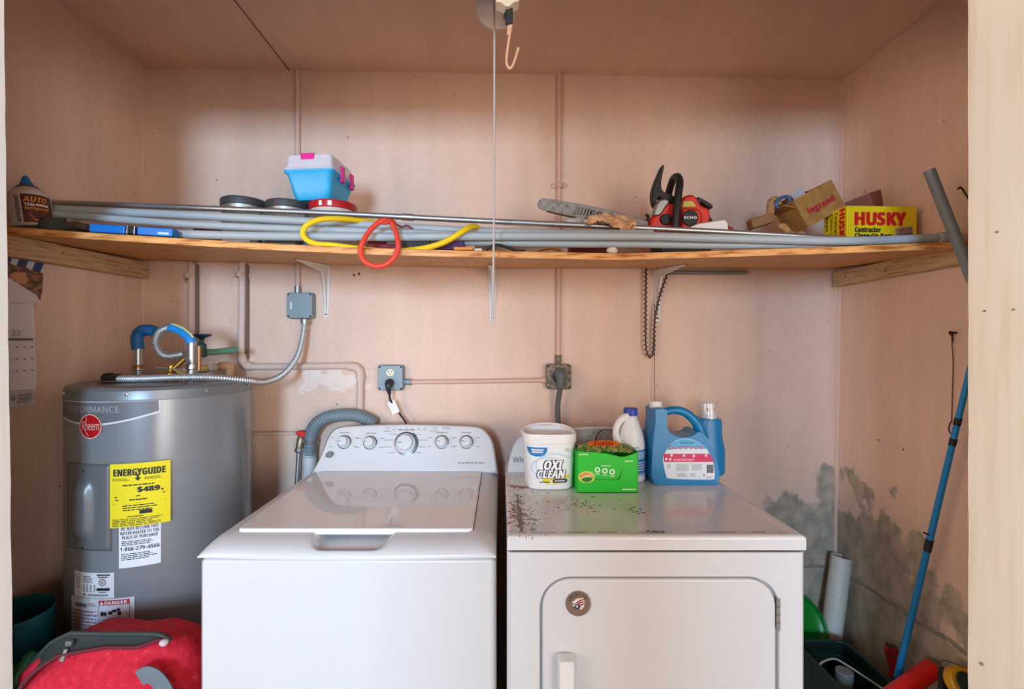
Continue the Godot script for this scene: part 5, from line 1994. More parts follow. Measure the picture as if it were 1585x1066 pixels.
	for k in 5:
		var x := 891.0 + 4.6 * k
		bp.shape(on, PackedVector2Array([Vector2(x - 2.4, 331.5 + k * 0.5), Vector2(x - 2.4 + 0.7 + 0.4 * k, 331.8 + k * 0.5), Vector2(x + 2.3 + 0.4 * k, 320.2 + k * 0.8), Vector2(x + 1.6, 320.0 + k * 0.8)]))
	var slant := func(p: Vector2) -> Array: return on.call(Vector2(912.0 + p.x + p.y * 0.25, 334.5 - p.y + p.x * 0.22))
	bp.text(slant, "ECHO", Rect2(0, 0, 44, 9.5), true, false, 0.0)
	part("printing", bp, M.ink, bn)
	part("chain_edge", tubed([at(846, 326.5, d - 0.045), at(870, 332.5, d - 0.045), at(890, 336.5, d - 0.045)], 0.0035, 8), mat("5b3f30", 0.6, 0.4), bn)


func cartons() -> void:
	# yellow box of bags
	var x0 := 1.070
	var x1 := 1.287
	var zf := -1.44
	var zb := -1.545
	var yb := shelf_top(1.18, -1.545) + 0.003
	var yt := at(1360, 318.5, 1.44).y
	var c := Vector3((x0 + x1) * 0.5, (yb + yt) * 0.5, (zf + zb) * 0.5)
	var t := thing("bag_box", "bright yellow box of clean-up bags with big red lettering", "box", Vector3(c.x, yb, c.z))
	var turn := Basis(Vector3.BACK, -0.012)
	part("carton", boxed(c, Vector3(x1 - x0, yt - yb, zf - zb), 0.002, turn), mat("f0d20c", 0.5), t)
	var on := sheet(c + turn * Vector3(0, 0, (zf - zb) * 0.5 + 0.0006), turn * Vector3.RIGHT, turn * Vector3.UP)
	var h := (yt - yb) * 0.5
	var rd := MB.new()
	rd.heavy(on, "HUSKY", Rect2(-0.084, h - 0.060, 0.156, 0.039), 0.0022)
	var side := sheet(c + turn * Vector3(-(x1 - x0) * 0.5 - 0.0006, 0, 0), turn * Vector3.BACK, turn * Vector3.UP)
	# on the end the words run downwards
	var down := func(p: Vector2) -> Array: return side.call(Vector2(p.y, -p.x))
	rd.heavy(down, "HUSKY", Rect2(-h + 0.006, 0.021, 0.105, 0.022), 0.0015)
	part("lettering", rd, mat("d3161c", 0.5), t)
	var bk := MB.new()
	bk.heavy(on, "Contractor", Rect2(-0.084, h - 0.082, 0.080, 0.015), 0.0007)
	bk.heavy(on, "Clean-Up Bags", Rect2(-0.084, h - 0.102, 0.116, 0.017), 0.0007)
	bk.text(down, "Contractor", Rect2(-h + 0.010, -0.002, 0.100, 0.014))
	bk.text(down, "Clean-Up", Rect2(-h + 0.010, -0.023, 0.085, 0.014))
	bk.text(down, "Bags", Rect2(-h + 0.010, -0.043, 0.050, 0.014))
	part("lettering", bk, M.ink, t)
	var tk := MB.new()
	tk.box(c + turn * Vector3(0.068, h - 0.080, (zf - zb) * 0.5 + 0.0006), Vector3(0.055, 0.030, 0.0008), 0.0, turn * Basis(Vector3.BACK, 0.14))
	var tn := part("sticker", tk, mat("b9a08a", 0.6), t)
	var tp := MB.new()
	var tb := turn * Basis(Vector3.BACK, 0.14)
	var ts := sheet(c + turn * Vector3(0.068, h - 0.080, (zf - zb) * 0.5 + 0.0014), tb * Vector3.RIGHT, tb * Vector3.UP)
	tp.text(ts, "THICKER", Rect2(-0.024, 0.002, 0.048, 0.009))
	tp.text(ts, "TOUGHER", Rect2(-0.024, -0.011, 0.048, 0.009))
	part("lettering", tp, mat("5a2a58", 0.6), tn)
	# open brown carton lying tilted
	var lc := at(1251, 322, 1.56)
	var tl := Basis(Vector3.BACK, 0.50)
	var lt := thing("carton", "open tilted brown carton with red lettering, behind the tan gloves", "box", lc - Vector3(0, 0.07, 0))
	var cw := MB.new()
	var sx := 0.138
	var sy := 0.098
	var sz := 0.11
	var k := 0.003
	cw.box(lc + tl * Vector3(0, 0, sz * 0.5), Vector3(sx, sy, k), 0.0, tl)
	cw.box(lc + tl * Vector3(0, 0, -sz * 0.5), Vector3(sx, sy, k), 0.0, tl)
	cw.box(lc + tl * Vector3(sx * 0.5, 0, 0), Vector3(k, sy, sz), 0.0, tl)
	cw.box(lc + tl * Vector3(-sx * 0.5, 0, 0), Vector3(k, sy, sz), 0.0, tl)
	cw.box(lc + tl * Vector3(0, -sy * 0.5, 0), Vector3(sx, k, sz), 0.0, tl)
	part("walls", cw, M.card, lt)
	for q in [[-0.16, 0.030, -0.055], [-0.55, 0.040, 0.0]]:
		pass
	var fl := MB.new()
	fl.box(lc + tl * Vector3(-0.02, sy * 0.5 + 0.004, -sz * 0.5 + 0.02), Vector3(sx * 0.9, k, 0.045), 0.0, tl * Basis(Vector3.RIGHT, 0.35))
	part("flap", fl, mat("6d4a26", 0.85), lt)
	fl = MB.new()
	fl.box(lc + tl * Vector3(-sx * 0.5 - 0.016, sy * 0.5 - 0.012, 0), Vector3(k, 0.042, sz * 0.9), 0.0, tl * Basis(Vector3.BACK, 0.9))
	part("flap", fl, M.card, lt)
	var lw := MB.new()
	var ls := sheet(lc + tl * Vector3(0, 0, sz * 0.5 + k * 0.5 + 0.0005), tl * Vector3.RIGHT, tl * Vector3.UP)
	lw.heavy(ls, "legrand", Rect2(-0.046, -0.022, 0.094, 0.027), 0.0010)
	part("lettering", lw, mat("b3202a", 0.6), lt)
	# what pokes out of it
	var rb := thing("cable_coil", "blue cable coil in the mouth of the tilted carton", "cable", at(1212, 312, 1.545))
	var ring := []
	for i in 20:
		ring.append(at(1212, 313, 1.545) + Basis(Vector3.BACK, 0.5) * Vector3(cos(TAU * i / 20.0) * 0.026, sin(TAU * i / 20.0) * 0.016, 0.0))
	part("coil", tubed(ring, 0.006, 10, true), mat("3f5f86", 0.5), rb)
	var ppr := MB.new()
	ppr.box(at(1235, 300, 1.57), Vector3(0.045, 0.030, 0.004), 0.001, Basis(Vector3.BACK, 0.55))
	solo("packet", ppr, mat("c3bdba", 0.6), "crumpled pale packet sticking out of the tilted carton", "packet")
	# dull pink carton behind the yellow box
	var pc := at(1338, 322, 1.66)
	var pt := Basis(Vector3.BACK, 0.36) * Basis(Vector3.UP, 0.5)
	var pk := thing("carton", "dull reddish carton showing behind the yellow bag box", "box", pc - Vector3(0, 0.05, 0))
	var pb := MB.new()
	pb.box(pc, Vector3(0.115, 0.085, 0.10), 0.003, pt)
	part("carton", pb, mat("9a5f50", 0.8), pk)


func oddments() -> void:
	# work gloves
	var gl := thing("work_glove", "dark grey crumpled work glove beside the spray can", "glove", on_shelf(105, 1.31))
	var gp := on_shelf(100, 1.315)
	var lump := MB.new()
	lumps(lump, gp + Vector3(-0.015, 0.018, 0), [Vector3(0.050, 0.022, 0.03), Vector3(0.022, 0.018, 0.02)], [Vector3.ZERO, Vector3(0.045, -0.003, 0.005)], 11)
	part("palm", lump, triplanar(mat("41463f", 0.9), Vector3(8, 8, 8)), gl)
	for i in 4:
		var a := gp + Vector3(0.025, 0.012 - 0.002 * i, 0.02 - 0.013 * i)
		var fg := MB.new()
		fg.tube(spline([a, a + Vector3(0.03, 0.004 + 0.003 * i, 0.004), a + Vector3(0.055, -0.003, 0.002 * i)], 5), [0.011, 0.011, 0.011, 0.011, 0.0105, 0.010, 0.010, 0.009, 0.008, 0.007, 0.004], 10)
		part("finger", fg, mat("4b443e", 0.9), gl)
	var cf := MB.new()
	cf.xf = place(gp + Vector3(0.045, 0.022, 0.008), Basis(Vector3.BACK, -0.5))
	cf.prism(round_rect(Vector2.ZERO, Vector2(0.05, 0.014), 0.005), 0.03, 0.004)
	part("cuff", cf, mat("8f7c70", 0.9), gl)
	# blue case in two halves with clasps
	var ba := on_shelf(144, 1.277)
	var bb := on_shelf(272, 1.277)
	var mid := (ba + bb) * 0.5
	var bt := Basis(Vector3.BACK, atan2(bb.y - ba.y, bb.x - ba.x))
	var bl := thing("folding_rule_case", "bright blue plastic case in two halves with black and chrome clasps", "case", mid)
	for s in [-1.0, 1.0]:
		part("case_half", boxed(mid + bt * Vector3(s * 0.065, 0.013, 0), Vector3(0.098, 0.024, 0.03), 0.004, bt), mat("1673c9", 0.4), bl)
	part("clasp", boxed(mid + bt * Vector3(0, 0.013, 0.0), Vector3(0.022, 0.021, 0.028), 0.003, bt), M.ink, bl)
	for s in [-1.0, 1.0]:
		part("clasp_plate", boxed(mid + bt * Vector3(s * 0.010, 0.013, 0.0), Vector3(0.004, 0.025, 0.031), 0.001, bt), M.chrome, bl)
	var lb := MB.new()
	lb.box(mid + bt * Vector3(0.090, 0.009, 0.0153), Vector3(0.030, 0.006, 0.0006), 0.0, bt)
	part("sticker", lb, mat("b9d8ee", 0.5), bl)
	# crumpled tan paper over the conduit
	var pw := MB.new()
	var nz := noise(81, 26.0, 3)
	var rows := []
	for i in 19:
		var row := []
		for j in 25:
			var u := j / 24.0
			var v := i / 18.0
			var pt := at(910 + 74.0 * u, lerpf(330.0 + 12.0 * absf(u - 0.35), 344.0 + 16.0 * u * u, v), 1.47 - 0.075 * v)
			var edge := 0.006 * nz.get_noise_2d(u * 0.5, v * 0.5)
			row.append(pt + Vector3(edge * 2.0, 0.012 * nz.get_noise_2d(u * 0.10 + 3.0, v * 0.07) + edge, 0.018 * nz.get_noise_2d(u * 0.09, v * 0.08 + 7.0)))
		rows.append(row)
	pw.grid(rows)
	var back := []
	for r in rows:
		var row := []
		for p in r:
			row.append(p + Vector3(0, -0.001, -0.0015))
		back.append(row)
	pw.grid(back, false, true)
	var pn := thing("crumpled_paper", "crumpled tan paper bag draped over the metal conduit by the saw bar", "paper", at(945, 356, 1.42))
	var pm := triplanar(mat("ffffff", 0.85), Vector3(6, 6, 6))
	pm.albedo_texture = noise_tex(83, 0.03, [[0.0, "b97a50"], [0.3, "dba678"], [1.0, "ecc7a0"]], 256)
	part("sheet", pw, pm, pn)
	part("twist", tubed(spline([at(975, 350, 1.40), at(981, 345, 1.40), at(983, 351, 1.40), at(979, 357, 1.39)], 5), 0.003, 8), pm, pn)
	# tan gloves left of the carton
	var tg := thing("work_glove", "tan leather work glove lying in front of the tilted carton", "glove", on_shelf(1215, 1.45))
	var tp := on_shelf(1222, 1.46, 0.045)
	var tm := MB.new()
	lumps(tm, tp, [Vector3(0.045, 0.028, 0.03), Vector3(0.030, 0.018, 0.025)], [Vector3.ZERO, Vector3(0.035, -0.012, 0.01)], 17)
	part("palm", tm, M.tan, tg)
	for q in [[-0.02, 0.02, -0.055, 0.035], [-0.025, 0.0, -0.065, -0.005], [0.0, -0.01, -0.04, -0.035], [0.02, -0.012, 0.0, -0.04], [0.03, 0.0, 0.062, -0.022]]:
		var fg := MB.new()
		var a := tp + Vector3(q[0], q[1], 0.02)
		var b := tp + Vector3(q[2], q[3], 0.03)
		fg.tube(spline([a, (a + b) * 0.5 + Vector3(0, 0.006, 0.006), b], 5), [0.012, 0.012, 0.012, 0.0115, 0.011, 0.011, 0.0105, 0.010, 0.009, 0.007, 0.004], 10)
		part("finger", fg, M.tan, tg)
	# wooden offcut and rolled brown cloth at the carton's left
	var wo := MB.new()
	wo.box(at(1177, 343, 1.50), Vector3(0.075, 0.030, 0.035), 0.003, Basis(Vector3.BACK, 0.30))
	solo("wood_offcut", wo, mat("85603a", 0.8), "short brown wood offcut left of the tan glove", "offcut")
	var rc := MB.new()
	rc.tube(spline([at(1190, 340, 1.54), at(1193, 325, 1.55), at(1193, 314, 1.56), at(1200, 309, 1.565), at(1206, 318, 1.56)], 6), 0.012, 12)
	solo("rolled_leather", rc, M.tan, "brown leather roll standing behind the wood offcut", "leather")
	# flat box edges and scraps near the board
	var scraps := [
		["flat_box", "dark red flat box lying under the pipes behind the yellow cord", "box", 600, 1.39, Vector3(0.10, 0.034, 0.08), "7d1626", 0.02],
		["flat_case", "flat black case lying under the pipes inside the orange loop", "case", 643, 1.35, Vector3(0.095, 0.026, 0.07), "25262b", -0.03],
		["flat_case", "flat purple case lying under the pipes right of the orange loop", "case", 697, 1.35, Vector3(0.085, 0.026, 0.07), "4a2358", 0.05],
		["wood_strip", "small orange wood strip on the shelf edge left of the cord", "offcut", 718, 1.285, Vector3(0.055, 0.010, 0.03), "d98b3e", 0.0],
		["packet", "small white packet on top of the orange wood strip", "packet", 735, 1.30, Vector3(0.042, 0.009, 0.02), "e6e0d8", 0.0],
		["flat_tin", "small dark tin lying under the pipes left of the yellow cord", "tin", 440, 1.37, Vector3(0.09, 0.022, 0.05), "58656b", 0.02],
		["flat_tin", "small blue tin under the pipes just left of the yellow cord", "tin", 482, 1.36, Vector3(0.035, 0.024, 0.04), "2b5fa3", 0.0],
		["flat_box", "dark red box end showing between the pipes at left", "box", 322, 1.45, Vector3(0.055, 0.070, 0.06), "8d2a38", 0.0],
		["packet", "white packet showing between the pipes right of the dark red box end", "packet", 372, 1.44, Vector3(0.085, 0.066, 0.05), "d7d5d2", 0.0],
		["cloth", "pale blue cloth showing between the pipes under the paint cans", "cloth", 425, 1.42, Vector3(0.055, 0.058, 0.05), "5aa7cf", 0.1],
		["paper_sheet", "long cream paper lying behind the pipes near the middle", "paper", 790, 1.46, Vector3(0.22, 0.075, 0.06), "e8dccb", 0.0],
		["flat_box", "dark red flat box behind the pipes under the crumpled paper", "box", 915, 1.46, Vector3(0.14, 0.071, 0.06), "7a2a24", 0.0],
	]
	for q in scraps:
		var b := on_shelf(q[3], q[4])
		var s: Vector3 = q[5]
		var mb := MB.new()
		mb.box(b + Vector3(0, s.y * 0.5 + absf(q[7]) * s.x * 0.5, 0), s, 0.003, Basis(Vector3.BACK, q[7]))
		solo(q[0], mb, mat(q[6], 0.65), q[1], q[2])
	# bent strip of wood veneer and a small white lump on the edge
	var vn := MB.new()
	var vr := []
	for i in 13:
		var u := i / 12.0
		var p := on_shelf(830 + 38.0 * u, 1.285)
		var y := 0.003 + 0.010 * sin(u * PI * 0.8)
		vr.append([p + Vector3(0, y, 0.012), p + Vector3(0, y, -0.02), p + Vector3(0, y - 0.002, -0.02), p + Vector3(0, y - 0.002, 0.012)])
	vn.grid(vr, true, true)
	solo("veneer_strip", vn, mat("dfa04f", 0.6), "curled strip of light wood on the shelf edge near the middle", "offcut")
	var wl := MB.new()
	lumps(wl, on_shelf(947, 1.285, 0.008), [Vector3(0.014, 0.010, 0.01)], [Vector3.ZERO], 29)
	solo("plaster_lump", wl, mat("d9cbb8", 0.8), "small whitish lump on the shelf edge below the crumpled paper", "lump")
	var cb := spline([on_shelf(752, 1.30, 0.006), on_shelf(766, 1.30, 0.020), on_shelf(782, 1.30, 0.016), on_shelf(800, 1.29, 0.004), on_shelf(812, 1.30, 0.004)], 6)
	solo("black_cable", tubed(cb, 0.0042, 8), M.ink, "short black cable curled on the shelf behind the hanging cord", "cable")
	# white foil packet and red rag behind the conduit right of the saw
	var wf := MB.new()
	var wc := at(1096, 350, 1.50)
	wf.xf = place(wc)
	wf.prism(flat([[1066, 352], [1080, 347], [1119, 341], [1124, 346], [1125, 362], [1070, 362]], wc), 0.03, 0.004)
	solo("paper_packet", wf, mat("ece2dd", 0.6), "white wedge-shaped packet leaning in front of the chainsaw's right end", "packet")
	var rr := MB.new()
	lumps(rr, at(1128, 357, 1.53), [Vector3(0.018, 0.018, 0.015)], [Vector3.ZERO], 37)
	solo("red_rag", rr, mat("a83326", 0.85), "small red rag right of the white wedge-shaped packet", "rag")
	# thin white bottle end beside the saw bar
	var bt2 := MB.new()
	bt2.tube([at(876, 343, 1.50), at(892, 343, 1.50)], 0.012, 14)
	bt2.tube([at(892, 343, 1.50), at(903, 343, 1.50)], 0.0155, 14)
	solo("glue_tube", bt2, mat("b7b5b0", 0.5), "pale capped tube lying under the saw bar", "tube")


# a crumpled lump: a few ellipsoids pushed about by noise
func lumps(mb: MB, c: Vector3, rs: Array, os: Array, seed_: int) -> void:
	var nz := noise(seed_, 22.0, 3)
	for k in rs.size():
		var rows := []
		for i in 13:
			var t := -PI / 2 + PI * i / 12.0
			var row := []
			for j in 20:
				var a := TAU * j / 20.0
				var q := Vector3(cos(t) * cos(a), sin(t), -cos(t) * sin(a))
				var r: Vector3 = rs[k]
				var p: Vector3 = c + os[k] + q * r
				row.append(p + q * (r.length() * 0.28) * nz.get_noise_3dv(p))
			rows.append(row)
		mb.grid(rows, true)


# ------------------------------------------------------------------ on the dryer
func laundry_things() -> void:
	var y0 := 0.9134
	oxi_tub(Vector3(0.149, y0, -1.478))
	scent_box(y0)
	bleach(Vector3(0.424, y0, -1.525))
	jug(y0)
	second_bottle(Vector3(at(1095, 700, 1.585).x, y0, -1.585))


func oxi_tub(c: Vector3) -> void:
	var t := thing("powder_tub", "white powder tub with a blue banner and bold lettering, left end of the dryer", "tub", c)
	var tub := MB.new()
	tub.xf = place(c)
	var hw := func(y: float) -> float: return lerpf(0.0730, 0.0805, y / 0.145)
	tub.lathe([Vector2(0.060, 0.0), Vector2(0.070, 0.002), Vector2(0.0730, 0.007), Vector2(0.0805, 0.145)], 64, 1.0, 1.0, 3.6)
	part("tub", tub, mat("f0f2f1", 0.35), t)
	var lid := MB.new()
	lid.xf = place(c)
	lid.lathe([Vector2(0.0815, 0.140), Vector2(0.0840, 0.144), Vector2(0.0840, 0.166), Vector2(0.0825, 0.170), Vector2(0.0790, 0.170), Vector2(0.0775, 0.156), Vector2(0.0, 0.156)], 64, 1.0, 1.0, 3.6)
	part("lid", lid, mat("f2f0ef", 0.3), t)
	var hp := []
	for i in 13:
		var a := PI * i / 12.0
		hp.append(c + Vector3(cos(a) * 0.083, 0.162 + sin(a) * 0.016, -0.010 - sin(a) * 0.058))
	part("handle", tubed(hp, 0.0042, 10), mat("f1efee", 0.35), t)
	var front := func(off: float) -> Callable:
		return func(p: Vector2) -> Array:
			var h: float = hw.call(p.y)
			var z := h * pow(maxf(0.0, 1.0 - pow(absf(p.x) / h, 3.6)), 1.0 / 3.6)
			var nn := Vector3(signf(p.x) * pow(absf(p.x) / h, 2.6), 0, pow(z / h, 2.6)).normalized()
			return [c + Vector3(p.x, p.y, z) + nn * off, nn]
	var f1: Callable = front.call(0.0006)
	var f2: Callable = front.call(0.0010)
	var f3: Callable = front.call(0.0014)
	var sw := MB.new()
	for q in [[0.012, 0.046, 0.060, 0.036], [-0.010, 0.040, 0.050, 0.030]]:
		var rp := []
		for k in 20:
			var a := 0.6 + 3.9 * k / 19.0
			rp.append(Vector2(q[0] + cos(a) * q[2] * 0.95, q[1] + 0.03 + sin(a) * q[3]))
		sw.stroke(f1, rp, 0.005)
	part("swirl", sw, mat("c5ddef", 0.4), t)
	var bn := MB.new()
	bn.shape_fine(f1, PackedVector2Array([Vector2(-0.071, 0.131), Vector2(-0.010, 0.131), Vector2(-0.012, 0.118), Vector2(-0.018, 0.109), Vector2(-0.030, 0.104), Vector2(-0.046, 0.103), Vector2(-0.060, 0.107), Vector2(-0.068, 0.117)]), 0.004)
	var bnn := part("banner", bn, mat("1b7fc4", 0.4), t)
	var bt := MB.new()
	lines(bt, f2, Rect2(-0.058, 0.121, 0.036, 0.005), 1, RandomNumberGenerator.new(), 0.95, 0.0)
	lines(bt, f2, Rect2(-0.056, 0.114, 0.032, 0.005), 1, RandomNumberGenerator.new(), 0.95, 0.0)
	part("lettering", bt, M.paper, bnn)
	var ys := MB.new()
	ys.shape_fine(f1, curve2([Vector2(-0.026, 0.036), Vector2(0.010, 0.042), Vector2(0.052, 0.047), Vector2(0.050, 0.037), Vector2(0.020, 0.021), Vector2(-0.012, 0.020)], 3), 0.006)
	part("swoosh", ys, mat("efd634", 0.4), t)
	var nv := MB.new()
	nv.heavy(f1, "OXI", Rect2(-0.019, 0.0640, 0.052, 0.027), 0.0038, 0.18)
	nv.heavy(f1, "CLEAN", Rect2(-0.039, 0.0385, 0.080, 0.023), 0.0038, 0.18)
	nv.shape_fine(f2, round_rect(Vector2(0.028, 0.0295), Vector2(0.044, 0.012), 0.005, 4), 0.006)
	lines(nv, f3, Rect2(-0.034, 0.0235, 0.034, 0.004), 1, RandomNumberGenerator.new(), 0.8, 0.0)
	lines(nv, f1, Rect2(0.042, 0.118, 0.020, 0.010), 2, RandomNumberGenerator.new(), 0.3, 0.4)
	part("lettering", nv, mat("27324f", 0.4), t)
	var wt := MB.new()
	wt.heavy(f3, "OXI", Rect2(-0.019, 0.0640, 0.052, 0.027), 0.0009, 0.18)
	wt.heavy(f3, "CLEAN", Rect2(-0.039, 0.0385, 0.080, 0.023), 0.0009, 0.18)
	wt.shape(f2, round_rect(Vector2(-0.019, 0.0255), Vector2(0.048, 0.010), 0.004, 4))
	lines(wt, f3, Rect2(0.012, 0.0275, 0.030, 0.004), 1, RandomNumberGenerator.new(), 0.8, 0.0)
	part("lettering", wt, mat("f6f6f4", 0.4), t)


func scent_box(y0: float) -> void:
	var x0 := 0.2255
	var x1 := 0.4060
	var h := 0.122
	var zf := -1.384
	var zb := -1.462
	var c := Vector3((x0 + x1) * 0.5, y0, (zf + zb) * 0.5)
	var t := thing("dryer_sheet_box", "vivid green cardboard box with its top torn open, on the dryer", "box", c)
	var g := mat("14c622", 0.45)
	var k := 0.002
	var w := MB.new()
	var xm := (x0 + x1) * 0.5
	# the front's upper edge is torn a little lower in the middle
	w.xf = place(Vector3(xm, y0, zf - 0.001))
	w.prism(PackedVector2Array([Vector2(-0.090, 0), Vector2(0.090, 0), Vector2(0.0905, h - 0.002), Vector2(0.055, h - 0.014), Vector2(0.042, h - 0.016), Vector2(0.0, h - 0.006), Vector2(-0.045, h - 0.001), Vector2(-0.0905, h)]), 0.002)
	w.xf = Transform3D()
	w.box(Vector3(xm, y0 + h * 0.5, zb), Vector3(x1 - x0, h, k))
	w.box(Vector3(x0, y0 + h * 0.5, c.z), Vector3(k, h, zf - zb))
	w.box(Vector3(x1, y0 + h * 0.5, c.z), Vector3(k, h, zf - zb))
	w.box(Vector3(xm, y0 + 0.001, c.z), Vector3(x1 - x0, k, zf - zb))
	part("carton", w, g, t)
	var fl := MB.new()
	fl.box(Vector3(x0 + 0.012, y0 + h + 0.004, c.z), Vector3(0.028, k, zf - zb), 0.0, Basis(Vector3.BACK, 0.35))
	fl.box(Vector3(x1 - 0.018, y0 + h - 0.004, c.z - 0.01), Vector3(0.042, k, zf - zb - 0.02), 0.0, Basis(Vector3.BACK, 0.15))
	part("flap", fl, mat("119a1c", 0.5), t)
	# folded clear wrapper with a printed orange oval, filling the opening
	var wr := MB.new()
	var nz := noise(131, 40.0, 3)
	var rows := []
	for i in 9:
		var row := []
		for j in 25:
			var u := j / 24.0
			var v := i / 8.0
			row.append(Vector3(lerpf(x0 + 0.006, x1 - 0.012, u), y0 + h - 0.002 + 0.020 * sin(v * PI) * (0.6 + 0.4 * sin(u * PI)) + 0.010 * nz.get_noise_2d(u * 0.5, v * 0.12), lerpf(zf - 0.004, zb + 0.006, v)))
		rows.append(row)
	wr.grid(rows)
	var wm := triplanar(mat("ffffff", 0.22), Vector3(10, 10, 10))
	wm.albedo_texture = noise_tex(133, 0.03, [[0.0, "14501c"], [0.42, "3d7a2c"], [0.52, "8a9a4c"], [0.7, "b8a070"], [1.0, "c9b9a0"]], 256)
	part("wrapper", wr, wm, t)
	var ov := MB.new()
	ov.xf = place(Vector3(xm - 0.004, y0 + h + 0.0175, zf - 0.030), Basis(Vector3.RIGHT, -0.9))
	ov.prism(disc(Vector2.ZERO, 0.050, 32, 0.013), 0.003, 0.001)
	var on := part("printed_oval", ov, mat("dc6a2c", 0.35), t)
	var lt := MB.new()
	var ob := Basis(Vector3.RIGHT, -0.9)
	var os := sheet(Vector3(xm - 0.004, y0 + h + 0.0175, zf - 0.030) + ob * Vector3(0, 0, 0.0022), ob * Vector3.RIGHT, ob * Vector3.UP)
	lt.text(os, "Gain", Rect2(-0.030, -0.008, 0.058, 0.017), true, true)
	part("lettering", lt, mat("8f1f14", 0.5), on)
	# print on the front
	var fs := sheet(Vector3(xm, y0, zf + 0.0006), Vector3.RIGHT, Vector3.UP)
	var fs2 := sheet(Vector3(xm, y0, zf + 0.0010), Vector3.RIGHT, Vector3.UP)
	var fs3 := sheet(Vector3(xm, y0, zf + 0.0014), Vector3.RIGHT, Vector3.UP)
	var dk := MB.new()
	dk.stroke(fs, [Vector2(-0.042, 0.044), Vector2(-0.030, 0.040), Vector2(0.016, 0.0385), Vector2(0.034, 0.041)], 0.0016)
	dk.shape(fs, PackedVector2Array([Vector2(0.028, 0.0385), Vector2(0.036, 0.041), Vector2(0.047, 0.074), Vector2(0.033, 0.046)]))
	part("fold_print", dk, mat("0c6a18", 0.5), t)
	var wt := MB.new()
	for k2 in 3:
		var o := Vector2(-0.030 + 0.022 * k2, 0.068 - 0.003 * k2)
		for s in 16:
			var a := TAU * s / 16.0
			var b := TAU * (s + 1) / 16.0
			wt.shape(fs, PackedVector2Array([o + Vector2(cos(a), sin(a)) * 0.0042, o + Vector2(cos(a), sin(a)) * 0.0085, o + Vector2(cos(b), sin(b)) * 0.0085, o + Vector2(cos(b), sin(b)) * 0.0042]))
		lines(wt, fs, Rect2(o.x - 0.007, o.y - 0.014, 0.014, 0.003), 1, RandomNumberGenerator.new(), 0.9, 0.0)
	lines(wt, fs, Rect2(-0.020, 0.079, 0.028, 0.003), 1, RandomNumberGenerator.new(), 0.8, 0.0)
	lines(wt, fs, Rect2(0.052, 0.092, 0.024, 0.004), 1, RandomNumberGenerator.new(), 0.9, 0.0)
	lines(wt, fs, Rect2(0.044, 0.008, 0.040, 0.004), 1, RandomNumberGenerator.new(), 0.9, 0.0)
	lines(wt, fs, Rect2(-0.084, 0.112, 0.026, 0.004), 1, RandomNumberGenerator.new(), 0.9, 0.0)
	part("printing", wt, mat("dff2d6", 0.5), t)
	var lg := MB.new()
	lg.shape(fs, disc(Vector2(-0.062, 0.047), 0.025, 28, 0.0175))
	part("emblem", lg, mat("d9dc5c", 0.5), t)
	var l2 := MB.new()
	l2.shape(fs2, curve2([Vector2(-0.082, 0.046), Vector2(-0.078, 0.056), Vector2(-0.062, 0.060), Vector2(-0.048, 0.055), Vector2(-0.044, 0.048), Vector2(-0.060, 0.051)], 3))
	part("emblem_top", l2, mat("e2742e", 0.5), t)
	var l3 := MB.new()
	l3.shape(fs2, curve2([Vector2(-0.078, 0.040), Vector2(-0.062, 0.046), Vector2(-0.044, 0.044), Vector2(-0.052, 0.034), Vector2(-0.066, 0.032)], 3))
	part("emblem_leaf", l3, mat("117a20", 0.5), t)
	var l4 := MB.new()
	l4.text(fs3, "Gain", Rect2(-0.077, 0.050, 0.030, 0.008), true, true)
	part("lettering", l4, mat("f0e3b8", 0.5), t)


